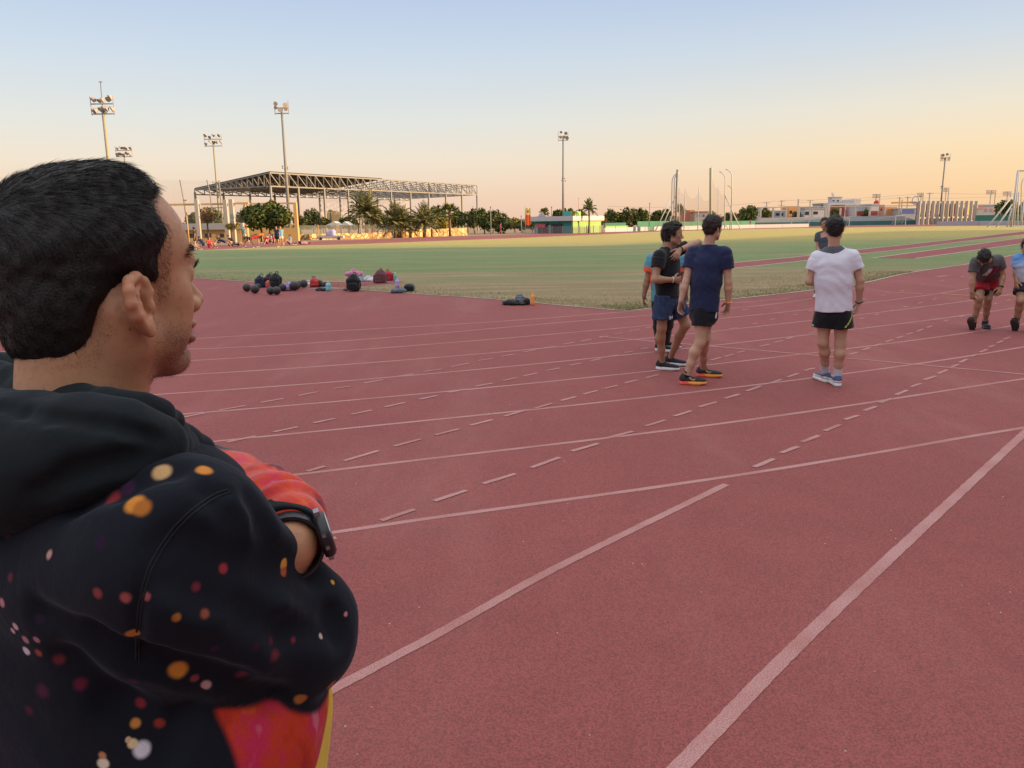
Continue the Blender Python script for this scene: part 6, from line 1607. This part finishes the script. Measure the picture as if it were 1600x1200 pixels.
kb(-.02,.245,wl*.62,wl*.84,0,zk-1.0,'door',M_MAROON); kb(.0,.245,wl*.26,wl*.52,.0,zk-.4,'window',M_DARKW); kb(-.03,.24,wl*.88,wl*.94,0,zk-.6,'panel',M_WPAINT); kb(-.03,.24,wl*.54,wl*.60,0,zk-.6,'panel',M_WPAINT)
longwall('railing','thin mesh railing around the kiosk terrace','railing',[Ck-dR*1.6+dL*(wl+1),Ck-dR*1.6-dL*1.2,Ck+dR*(wr*.7)-dL*1.6],1.1,.03,M_CHAIN,post=1.6,posth=1.15)
# banner
BN=thing('banner','tall vertical feather banner, yellow above and red below, beside the kiosk','banner',base(824.5,124))
mb=MB(); mb.tube([base(820.6,124),at(820.6,323,124)],.04,6); mb.build('pole',M_STEELP,BN)
for y0,y1,c_,nm in((325,336,(.78,.62,.25),'yellow_banner_cloth'),(336,352,(.75,.13,.04),'red_banner_cloth')):
    mb=MB(); 
    for i in range(6):
        xa=821+(829-821)*i/6; xb=821+(829-821)*(i+1)/6; w_=lambda x:124+.08*math.sin(x*1.4)
        mb.add([at(xa,y1,w_(xa)),at(xb,y1,w_(xb)),at(xb,y0,w_(xb)),at(xa,y0,w_(xa))]+[at(xa,y1,w_(xa)+.03),at(xb,y1,w_(xb)+.03),at(xb,y0,w_(xb)+.03),at(xa,y0,w_(xa)+.03)],[(0,1,2,3),(4,7,6,5)],0,True)
    mb.build('cloth',plain(nm,c_,.8,.1,1),BN)
mb=MB(); mb.add([at(x,y,123.85) for x,y in((824.6,328),(825.8,329.3),(825.3,333),(824.9,330.5),(824.2,332.6),(823.9,329.6))],[tuple(range(6))]); mb.build('emblem',M_DARKW,BN)
# --- white boards, fences
BD=[base(943,135.5),base(1014.5,145)]
longwall('perimeter_board','low white perimeter board in front of the trees beyond the kiosk','board',BD,.72,.08,M_BOARD,post=3.2,posth=.95)
longwall('perimeter_board','low white perimeter board behind the throwing cage, up to the goal','board',[base(1022,147),base(1100,158),base(1180,166),base(1264,172)],.72,.08,M_BOARD,post=5,posth=.9)
longwall('perimeter_board','low white perimeter board before the finned building and edge cage','board',[base(1464,172),base(1530,168),base(1640,150)],.80,.08,M_BOARD,post=5,posth=.95)
longwall('windscreen_fence','teal windscreen fence beyond the white board and kiosk','fence',[base(944,152),base(978,156)],1.5,.06,M_TEALB,post=4); longwall('windscreen_fence','green windscreen fence next to the tall bare pole','fence',[base(996,158),base(1050,165)],1.7,.06,M_GREENF,post=4)
longwall('windscreen_fence','green windscreen fence behind the throwing cage','fence',[base(1052,168),base(1180,185)],1.5,.06,M_GREENF,post=5)
longwall('windscreen_fence','green windscreen fence between finned building and edge cage','fence',[base(1524,186),base(1610,176)],2.0,.06,M_GREENF,post=4)
longwall('hedge_strip','lime green lit bank behind the white board','bank',[base(945,150),base(980,154)],.95,.5,M_LIME)
# --- bleachers with colonnade
YB=196.0
BL=thing('bleachers','long grey stepped bleachers with teal base across the field','bleachers',base(1310,YB))
xa=X(1180,346,YB); xb=X(1431,346,YB); ns=9; zb0=Z(1310,346,YB); zb1=Z(1310,338.5,YB)
mb=MB(); mb.box(((xa+xb)/2,YB,zb0/2),(xb-xa,.3,zb0)); mb.build('base_wall',M_TEALB,BL)
for i in range(ns):
    z=zb0+(zb1-zb0)*(i+1)/ns; mb=MB(); x0=xa+i*.35; mb.box(((x0+xb)/2,YB+.6+i*.85,z/2),(xb-x0,.84,z)); mb.build('seating_step',M_GREYW if i%2 else M_CONC,BL)
CN=thing('colonnade','row of sunlit concrete columns under a thin beam behind the bleachers','colonnade',base(1290,YB+9))
YC2=YB+9; xs=[1188.5,1208,1228.5,1248.5,1269,1289.5,1313,1336,1359,1382.5,1406.5]
for x in xs:
    mb=MB(); z=Z(x,325,YC2); mb.box((X(x,330,YC2),YC2,z/2),(.42,.42,z)); mb.build('column',M_CONCP,CN)
mb=MB(); z=Z(1188,325,YC2); a=V(X(1186,330,YC2),YC2,z+.12); b_=V(X(1432,330,YC2),YC2,Z(1432,322,YC2)+.12); mb.beam(a,b_,.3,.22); mb.build('beam',M_CONCP,CN)
# --- finned building
YN=190.0
FB=thing('finned_building','grey concrete pavilion screened by a row of tall vertical fins','building',base(1478,YN))
nf_=13
for i in range(nf_):
    t=i/(nf_-1); px=1434+(1523-1434)*t; Yi=YN+10*t; p=base(px,Yi); z=Z(px,314,Yi)
    mb=MB(); mb.box(p+U*z/2,(.24,.74,z),rz=math.radians(30)); mb.build('fin',M_CONCP,FB)
a=base(1436,YN+1.6);b_=base(1523,YN+11.5); zc_=Z(1436,340.5,YN); 
mb=MB(); mb.beam(a+U*zc_,b_+U*zc_,.5,.35); mb.build('ledge',M_WPAINT,FB)
mb=MB(); mb.beam(a+V(0,.8,0)+U*zc_/2,b_+V(0,.8,0)+U*zc_/2,.2,zc_-.3); mb.build('lower_wall',M_GREYW,FB)
for i in range(12):
    t0=(i+.2)/12; t1=(i+.75)/12; p0=lerp(a,b_,t0)+V(0,2.2,0); p1=lerp(a,b_,t1)+V(0,2.2,0); mb=MB(); zz0=zc_+.4; zz1=Z(1480,318,195)
    mb.beam(p0+U*(zz0+zz1)/2,p1+U*(zz0+zz1)/2,.1,zz1-zz0); mb.build('window',[M_DARKW,M_OCHRE,M_DARKW,M_REDW,M_GREYW][i%5],FB)
mb=MB(); z=Z(1478,316,195); mb.beam(a+V(0,2.6,0)+U*z,b_+V(0,2.6,0)+U*z,2.6,.3); mb.build('roof',M_ROOFG,FB)
mb=MB(); c_=at(1430.5,313,YN+4); mb.tube([c_+V(math.cos(t)*.75,0,math.sin(t)*.95) for t in np.linspace(0,2*math.pi,21)],.12,6); mb.build('ring_emblem',M_GREYW,FB)
mb=MB(); mb.beam(at(1393,317,YN+5),at(1431,316,YN+5),.3,.4); mb.build('canopy_beam',M_OCHRE,FB)
# --- houses
GH='houses of the town'
def house(lab,x0,x1,yt,Y,mat,wins=(),roof=None,d=7,wm=None): return bld('house',lab,'house',x0,x1,yt,Y,d,mat,roof,.35,.2,GH,wins,wmat=wm)
house('orange house behind the throwing cage',1070,1077,328.5,240,M_REDW); house('bright orange round cornered house block behind the cage',1077.5,1085,328,241,M_ORW,((1079,1082,331,334),))
house('grey brown brick house between cage posts',1086,1106,332,238,M_GREYW,((1090,1093,335,339),(1098,1101,335,339)),M_REDW)
house('pale house with roof tank beside the first bleacher column',1189,1202,324,268,M_WPAINT,((1192,1195,328,333),)); house('grey house with dark windows between the second and third column',1209,1226,330,266,M_GREYW,((1212,1218,333,337),(1221,1224,333,337)),M_WPAINT)
house('small orange lit house with parapet',1232,1248,322,270,M_ORW,((1234,1238,329,334),)); house('low house with grey vaulted roof',1256,1275,324.5,275,M_GREYW,(),M_ROOFG)
house('white house with two dark garage openings',1257,1291,327,258,M_WPAINT,((1258,1265,330.5,336),(1270,1278,330.5,335)),M_GREYW)
house('small grey upper storey beside the white block',1280,1293,319,285,M_GREYW,((1283,1286,321,324),(1288,1291,321,324)),M_ROOFG)
house('long white block, largest of the town houses',1293,1338,317,280,M_WPAINT,((1300,1304,327,332),(1322,1328,327,332)),None,14)
house('white roof tower with antenna on the long block',1299,1313,309,284,M_WPAINT,((1301,1304,312.5,315),(1308,1311,312.5,315)),M_GREYW,4)
house('white stepped gable end lit by the sun',1333,1343,311,281,M_WPAINT,(),None,14)
house('red orange box on the front of the white block',1309,1319,320,270,M_REDW)
house('pale house with red shopfront and dark openings',1336,1358.5,322,265,M_WPAINT,((1339,1349,330,337),),M_GREYW,8,M_REDW)
house('white house with dark red ground floor',1360,1372,320,262,M_WPAINT,((1361,1371.5,329.5,337),),M_WPAINT,8,M_REDW); house('salmon house next to the dark red one',1372.5,1381,320,263,M_PINKW,((1376,1378,326,329),))
house('orange lit house with parapet frames',1383,1401,323.5,264,M_ORW,((1387,1390,327,333),(1394,1397,327,333)),None,8,M_PINKW); house('long low house under a blue and white sign board',1406.5,1430,327,258,M_GREYW,((1408,1429,328,334),),M_ROOFG,8,M_BLUEW)
house('salmon and grey house past the finned building',1527,1557,321,225,M_GREYW,((1528,1537,322,327),(1541,1545,326,331),(1549,1553,326,331)),M_WPAINT,8,M_PINKW)
t_=thing('water_tank','red domed water tank on a roof behind the salmon house','tank',at(1370,318,268)); mb=MB(); c_=at(1370,316.5,268); mb.lathe([(.9,-1.2),(.95,.1),(.6,.6),(.05,.8)],c_,14); mb.build('drum',M_REDW,t_); mb=MB(); mb.box(c_-V(0,0,1.5)+V(0,0,-2),(2.0,2.0,4.4)); mb.build('plinth',M_GREYW,t_)
t_=thing('antenna_mast','thin antenna mast on the white roof tower','antenna',at(1300.5,310,283)); mb=MB(); mb.beam(at(1300.5,312,283.5),at(1300.5,300,283.5),.12,.12); mb.build('mast',M_GREYW,t_)
for dx,yy in((-.5,303),(.5,304.5),(2.2,305)):
    mb=MB(); mb.box(at(1300.5+dx,yy,283.3),(.3,.15,.9)); mb.build('aerial',M_WPAINT,t_)
# --- goals
GG='portable white goal frames'
for x0,x1,yt,Y,lab in((1237,1264,340,176,'white goal frame in front of the bleachers by the white board'),(1399,1415,336.5,180,'white goal frame near the finned building'),(1318,1327,341,180,'small white goal frame beside the white tee')):
    t_=thing('goal_frame',lab,'goal',base((x0+x1)/2,Y),GG); z=Z(x0,yt,Y); a=base(x0,Y);b_=base(x1,Y)
    for p in(a,b_):
        mb=MB(); mb.beam(p,p+U*z,.12,.12); mb.beam(p+U*z,p+V(0,1.8,0),.07,.07); mb.build('post',M_WPAINT,t_)
    mb=MB(); mb.beam(a+U*z,b_+U*z,.12,.12); mb.build('crossbar',M_WPAINT,t_)
    mb=MB(); mb.add([a+U*z,b_+U*z,b_+V(0,1.8,0),a+V(0,1.8,0)],[(0,1,2,3)]); mb.build('net',M_NETD,t_)
# --- throwing cages
YCg=141.0
CG=thing('throwing_cage','hammer throwing cage of curved posts with sagging net on the far field','throwing cage',base(1100,YCg))
def post(P,pts,Y,r,dys=None,mat=None):
    mb=MB(); Q=[at(x,y,Y) for x,y in pts]; Q[0].z=max(0,Q[0].z) if pts[0][1]<352 else 0.0; mb.tube(Q,r,7); return mb.build('post',mat or M_WPAINT,P)
def arc(x0,yb_,yt,x1,y1,x0t=None):
    x0t=x0 if x0t is None else x0t; o=[(x0,yb_),(x0t,yt)]
    for t in (.25,.5,.75,1): a=t*math.pi/2*.9; o.append((x0t+(x1-x0t)*(1-math.cos(a))/(1-math.cos(math.pi*.45)),yt+(y1-yt)*math.sin(a)/math.sin(math.pi*.45)))
    return o
post(CG,[(1056,359.5),(1057,300),(1058.3,265)],YCg,.19,mat=M_STEELP); post(CG,[(1110.3,358.5),(1110.3,300),(1110.4,262.5)],YCg,.24,mat=M_GALV)
post(CG,[(1111.8,300),(1112.5,258.5)],YCg,.06)
for a_ in (arc(1049,359,284,1062,269,1050),arc(1052.5,359,282,1061,271,1053.5),arc(1132,359,281,1124,268,1133.2),arc(1142.8,358,275.5,1134,264.5,1143.5),arc(1140,359,300,1137,290,1144.3)): post(CG,a_,YCg,.085)
for pts in([(1068.6,358.8),(1071,294)],[(1090.4,358.6),(1092,292.5)],[(1061,358),(1061.5,292)],[(1122,358),(1122.5,292)]): post(CG,pts,YCg+3,.085)
for pts in([(1024,361.2),(1049.3,307.5)],[(1032,361.2),(1055.6,306)],[(1044,361),(1049,337)],[(1157.5,358.2),(1133,305.6)],[(1139,359.6),(1131.5,349)],[(1112,340),(1106,330)]):
    mb=MB(); a=at(*pts[0],YCg); a.z=max(0.0,a.z) if pts[0][1]<352 else 0; mb.tube([a,at(*pts[1],YCg)],.09,6); mb.build('brace',M_WPAINT,CG)
def drape(P,tops,ybot,Y,mat):
    pts=[]
    for (x0,y0),(x1,y1) in zip(tops,tops[1:]):
        for i in range(8):
            t=i/8; pts.append((x0+(x1-x0)*t,y0+(y1-y0)*t+ (abs(x1-x0)*.42+4)*4*t*(1-t)))
    pts.append(tops[-1]); mb=MB(); n=len(pts)
    vs=[at(x,y,Y) for x,y in pts]+[at(x,ybot,Y) for x,y in pts]
    mb.add(vs,[(i,i+1,n+i+1,n+i) for i in range(n-1)]); mb.build('net',mat,P)
drape(CG,[(1057.5,284),(1061.5,293),(1071,296),(1092,299),(1110.3,306)],357,YCg+2,M_NET); drape(CG,[(1111.5,272),(1122.5,294),(1133,298)],357,YCg+1.5,M_NET)
YE=127.0
CE=thing('throwing_cage','white framed throwing cage with slanted props past the finned building','throwing cage',base(1585,YE))
for pts in([(1580,354.2),(1590.5,267)],[(1584,354),(1592.5,267)],[(1589.5,354.2),(1592,300)],[(1596,354),(1600,312)],[(1640,354),(1640,266)]): post(CE,pts,YE,.10 if pts[0][0]!=1580 else .16)
post(CE,[(1595,353),(1596,290),(1598,281),(1604,276)],YE+3,.08)
for pts in([(1543,353.8),(1584,303)],[(1557,353.6),(1582,319)],[(1573.5,354),(1581,325)]):
    mb=MB(); a=at(*pts[0],YE); a.z=0; mb.tube([a,at(*pts[1],YE)],.12,6); mb.tube([a-V(.25,0,0),a+V(.35,0,0)],.1,6); mb.build('brace',M_WPAINT,CE)
mb=MB(); mb.tube([at(1590.5,267,YE),at(1640,266,YE)],.12,6); mb.build('crossbar',M_WPAINT,CE); mb=MB(); mb.beam(V(X(1580,354,YE),YE,.12),V(X(1600,354,YE),YE,.12),.2,.2); mb.build('base_rail',M_WPAINT,CE)
mb=MB(); mb.add([at(1591,267.5,YE+.1),at(1640,266.5,YE+.1),at(1640,353,YE+.1),at(1583,353,YE+.1)],[(0,1,2,3)]); mb.build('net',M_NETD,CE)
# --- floodlight masts
GF='floodlight masts around the stadium'
def lampm(p,d,r,P):
    d=Vector(d).normalized(); R=d.to_track_quat('Z','Y').to_matrix(); mb=MB()
    r*=.95; mb.lathe([(r*.35,-r*.9),(r*.6,-r*.6),(r,0),(r*1.02,r*.12)],p,12,0,R); lo_=mb.build('lamp',M_LAMP,P)
    mb=MB(); mb.lathe([(r*.9,r*.125),(r*.5,r*.14)],p,12,0,R); mb.build('lamp_glass',M_LAMPG,lo_)
def mast(label,px,ybase,ptop,Y,rows,aim,w=3.0,r=.42,mat=None,rod=None,rad=.26,guard=True):
    b0=base(px,Y); T=thing('floodlight_mast',label,'floodlight',b0,GF); top=at(*ptop,Y); top=V(b0.x,Y,top.z)
    mb=MB(); mb.tube([b0,top],[rad,rad*.6],10); mb.build('pole',mat or M_GALV,T)
    aim=Vector(aim)
    for j,(n,dz) in enumerate(rows):
        mb=MB(); mb.beam(top+V(-w/2,0,dz-.45),top+V(w/2,0,dz-.45),.14,.12); mb.build('crossarm',M_LAMP,T)
        for i in range(n):
            lampm(top+V(-w/2+w*(i+.5+random.uniform(-.25,.25))/n,-.25+random.uniform(-.3,.2),dz+random.uniform(-.22,.22)),aim+Vector((random.uniform(-.35,.35),random.uniform(-.3,.3),random.uniform(-.2,.2))),r*random.uniform(.8,1.1),T)
    if guard:
        mb=MB()
        for s_ in(-1,1): mb.beam(top+V(s_*w/2,0,rows[-1][1]-.6),top+V(s_*w/2,0,rows[0][1]+.4),.06,.06)
        mb.build('frame',M_LAMP,T)
    if rod: mb=MB(); mb.beam(top,at(rod[0],rod[1],Y),.07,.07); mb.box(at(rod[0],rod[1],Y),(.4,.1,.08)); mb.build('lightning_rod',M_STEELP,T)
    return T
mast('tallest floodlight mast with two rows of lamps and a lightning rod',182,385,(156,166),95,[(6,.7),(6,-.4)],(-.5,-.3,-.6),2.6,.36,rod=(157,128))
mast('distant floodlight mast just above the dark hair',207,372,(196,240),152,[(5,1.0),(5,-.1)],(-.4,-.6,-.6),3.0,.38,rad=.22)
mast('floodlight mast rising behind the net and truss roof gable',345,370,(325,222),139,[(5,.9),(5,-.2)],(-.5,-.5,-.6),2.9,.38,rad=.22)
mast('slim pale floodlight mast in front of the truss roof',453,372,(441,170),103,[(2,.55),(3,-.1)],(.1,-1,-.35),1.7,.28,mat=M_STEELP,rad=.22)
mast('slim floodlight mast standing alone by the kiosk',880,362,(879,214),143,[(2,.55),(3,-.1)],(.05,-1,-.35),1.7,.30,mat=M_STEELP,rad=.22)
mast('lone slim floodlight mast directly before the finned building',1468,349,(1478,247),208,[(2,.7),(3,-.2)],(-.1,-1,-.35),2.4,.42,mat=M_STEELP,rad=.26)
for i,(x0,x1,yt,yb_,Y,lab) in enumerate(((1366,1372,303,320,300,'pair of tiny floodlight racks above the salmon house'),(1436,1439,301,316,300,'tiny floodlight racks above the fin ring'),(1474,1478,293,318,300,'twin tiny floodlight racks next to the lone slim mast'),(1544,1551,297,330,290,'broad twin floodlight racks over the salmon and grey house'),(1570,1575,299,320,290,'small floodlight rack before the dark tree top'))):
    t_=thing('floodlight_rack',lab,'floodlight',base(x0,Y),GF)
    for x in(x0,x1):
        b0=base(x,Y); mb=MB(); mb.beam(b0,V(b0.x,Y,Z(x,yt,Y)),.22,.22); mb.build('pole',M_GREYW,t_)
        for j in range(3):
            mb=MB(); mb.box(at(x,yt+1.2+j*2.3,Y-.3),(1.25,.3,.38)); mb.build('lamp',M_LAMP,t_)
# --- poles and wires
GU='utility poles of the town'
UP_=[(1196.5,315.5,250),(1219.5,313,248),(1245.5,311,200),(1264,312,252),(1403,308,250),(1407,312,235),(1415.5,307,262),(1449,301,250)]
for i,(x,yt,Y) in enumerate(UP_):
    t_=thing('utility_pole',['shortest utility pole by the dark bleacher tree','utility pole with double crossarms behind the bleachers','tall bare pole in front of the bleachers','utility pole above the vaulted roof','utility pole behind the blue sign house','slim pale pole before the blue sign house','utility pole between blue sign house and fin ring','tallest utility pole above the finned building'][i],'utility pole',base(x,Y),GU)
    b0=base(x,Y); top=V(b0.x,Y,Z(x,yt,Y)); mb=MB(); mb.beam(b0,top,.24,.24); mb.build('pole',M_CONCP if i in(2,5) else M_GREYW,t_)
    if i not in(2,5):
        for dz in((.3,1.5) if i==1 else (.3,)):
            mb=MB(); mb.beam(top+V(-1.1,0,-dz),top+V(1.1,0,-dz),.14,.14); mb.build('crossarm',M_GREYW,t_)
GWr='overhead wires'
for (x0,y0),(x1,y1),Y,lab in(((1130,321),(1219.5,313),250,'overhead wire from the cage to the double armed pole'),((1219.5,313),(1449,301.5),250,'overhead wire over the white block'),((1449,301.5),(1640,300),255,'overhead wire over the finned building'),((1245,316),(1415,308),252,'lower overhead wire behind the bleachers'),((1415,309),(1640,303),262,'lower overhead wire past the lone slim mast'),((950,322),(1062,323),230,'faint overhead wire over the dark trees')):
    t_=thing('overhead_wire',lab,'wire',at(x0,y0,Y),GWr); mb=MB(); a=at(x0,y0,Y);b_=at(x1,y1,Y)
    mb.tube([lerp(a,b_,t)-U*((b_-a).length*.012*4*t*(1-t)) for t in np.linspace(0,1,13)],.035,4); mb.build('cable',M_GREYW,t_)
for x,yt,yb_,Y,lab in((1014.5,318,358,148,'tall bare pole at the gap between the white boards'),(767,324,367,124,'weathered wooden pole among the olive trees'),(862,324,362,130,'thin flag pole by the kiosk door'),(814.5,338,361,140,'thin post by the yellow shrub'),(904,310,345,230,'thin red and white radio mast behind the kiosk')):
    t_=thing('pole',lab,'pole',base(x,Y)); mb=MB(); b0=base(x,Y); mb.tube([b0,V(b0.x,Y,Z(x,yt,Y))],[.10 if Y<200 else .12,.07],6); mb.build('shaft',M_STEELP if Y<200 else M_PINKW,t_)
    mb=MB(); mb.box(V(b0.x,Y,Z(x,yt,Y)+.05),(.22,.22,.12)); mb.build('cap',M_STEELP,t_)
# far-off wood and town edge that reads as one mass on the horizon
r=np.random.RandomState(77); lob=[]
for i in range(150):
    px=-150+i*13.2+r.randn()*3; p=base(px,400+r.rand()*60); h_=3.0+2.2*r.rand()*(1.4 if 300<px<800 else 1)
    lob.append((p.x,p.y,h_*.45,5.5+2*r.rand(),4,h_*.62))
o_=bpy.data.objects.new('tmp',None); o_.location=(0,430,0)
tl=crown(lob,16000,1.3,78,'treeline',LF_MID,o_); tl.parent=None; tl.location=(0,430,0); bpy.data.objects.remove(o_); tag(tl,'far off line of trees along the horizon','trees',kind='stuff'); del tl['category']
# ------------------------------------------------------------------ light, sky, camera
SUN_AZ, SUN_EL = math.radians(97), math.radians(9)
sd=V(math.sin(SUN_AZ)*math.cos(SUN_EL),math.cos(SUN_AZ)*math.cos(SUN_EL),math.sin(SUN_EL))
L=bpy.data.lights.new('sun','SUN'); L.energy=SUN_E; L.angle=math.radians(.5); L.color=(1.0,.66,.33)
lo=bpy.data.objects.new('sun',L); COL.objects.link(lo); lo.rotation_euler=(-sd).to_track_quat('-Z','Y').to_euler(); lo.location=(60,-20,40)
w=bpy.data.worlds.new("World"); S.world=w; w.use_nodes=True
nt=w.node_tree; bg=nt.nodes['Background']
sky=nt.nodes.new('ShaderNodeTexSky'); sky.sky_type='NISHITA'; sky.sun_disc=False
sky.sun_elevation=SUN_EL; sky.sun_rotation=SUN_AZ
sky.altitude=0; sky.air_density=SKY_AIR; sky.dust_density=SKY_DUST; sky.ozone_density=SKY_OZ
N=nt.nodes; LK=nt.links
tc=N.new('ShaderNodeTexCoord'); sp=N.new('ShaderNodeSeparateXYZ'); LK.new(tc.outputs['Generated'],sp.inputs[0])
def wramp(stops):
    r=N.new('ShaderNodeValToRGB'); e=r.color_ramp.elements
    while len(e)<len(stops): e.new(.5)
    for i,(p,c) in enumerate(stops): e[i].position=p; e[i].color=(*c,1)
    LK.new(sp.outputs['Z'],r.inputs[0]); return r.outputs[0]
def lin(c,k=1.0): return tuple(x*k for x in srgb(*c))
cool=wramp([(0,lin((238,198,176))),(.035,lin((241,210,186))),(.075,lin((240,224,204))),(.12,lin((226,226,220))),(.19,lin((205,217,230))),(.26,lin((184,202,229))),(.42,(.62,.70,.88)),(.6,(1.30,1.32,1.38)),(1,(1.42,1.40,1.42))])
warm=wramp([(0,lin((250,202,150))),(.035,lin((252,210,158))),(.075,lin((251,220,176))),(.12,lin((238,225,202))),(.19,lin((205,214,224))),(.26,lin((178,195,224))),(.42,(.68,.72,.86)),(.6,(1.30,1.32,1.38)),(1,(1.42,1.40,1.42))])
dt=N.new('ShaderNodeVectorMath'); dt.operation='DOT_PRODUCT'; LK.new(tc.outputs['Generated'],dt.inputs[0]); dt.inputs[1].default_value=sd
mr=N.new('ShaderNodeMapRange'); mr.interpolation_type='SMOOTHSTEP'
for k_,v_ in (('From Min',-.25),('From Max',.62),('To Min',0),('To Max',1)): mr.inputs[k_].default_value=v_
LK.new(dt.outputs['Value'],mr.inputs[0])
mx=N.new('ShaderNodeMix'); mx.data_type='RGBA'; LK.new(mr.outputs[0],mx.inputs[0]); LK.new(cool,mx.inputs[6]); LK.new(warm,mx.inputs[7])
sc_=N.new('ShaderNodeVectorMath'); sc_.operation='SCALE'; LK.new(mx.outputs[2],sc_.inputs[0]); sc_.inputs['Scale'].default_value=SKY_MUL
ad=N.new('ShaderNodeVectorMath'); ad.operation='ADD'; LK.new(sc_.outputs[0],ad.inputs[0])
s2=N.new('ShaderNodeVectorMath'); s2.operation='SCALE'; LK.new(sky.outputs[0],s2.inputs[0]); s2.inputs['Scale'].default_value=SKY_NI
LK.new(s2.outputs[0],ad.inputs[1])
LK.new(ad.outputs[0],bg.inputs[0]); bg.inputs[1].default_value=SKY_S
cam=bpy.data.cameras.new('camera'); co=bpy.data.objects.new('camera',cam); COL.objects.link(co)
cam.sensor_fit='HORIZONTAL'; cam.sensor_width=36; cam.lens=36*FPX/1600; cam.clip_start=.05; cam.clip_end=5000
B=-FWD
co.matrix_world=Matrix(((RT.x,UPV.x,B.x,0),(RT.y,UPV.y,B.y,0),(RT.z,UPV.z,B.z,CAMH),(0,0,0,1)))
S.camera=co
S.view_settings.view_transform='Standard'; S.view_settings.look='None'; S.view_settings.exposure=EXPO; S.view_settings.gamma=1; S.view_settings.use_curve_mapping=False
S.render.engine='CYCLES'; S.cycles.max_bounces=6; S.cycles.transparent_max_bounces=12
S.cycles.use_denoising=True
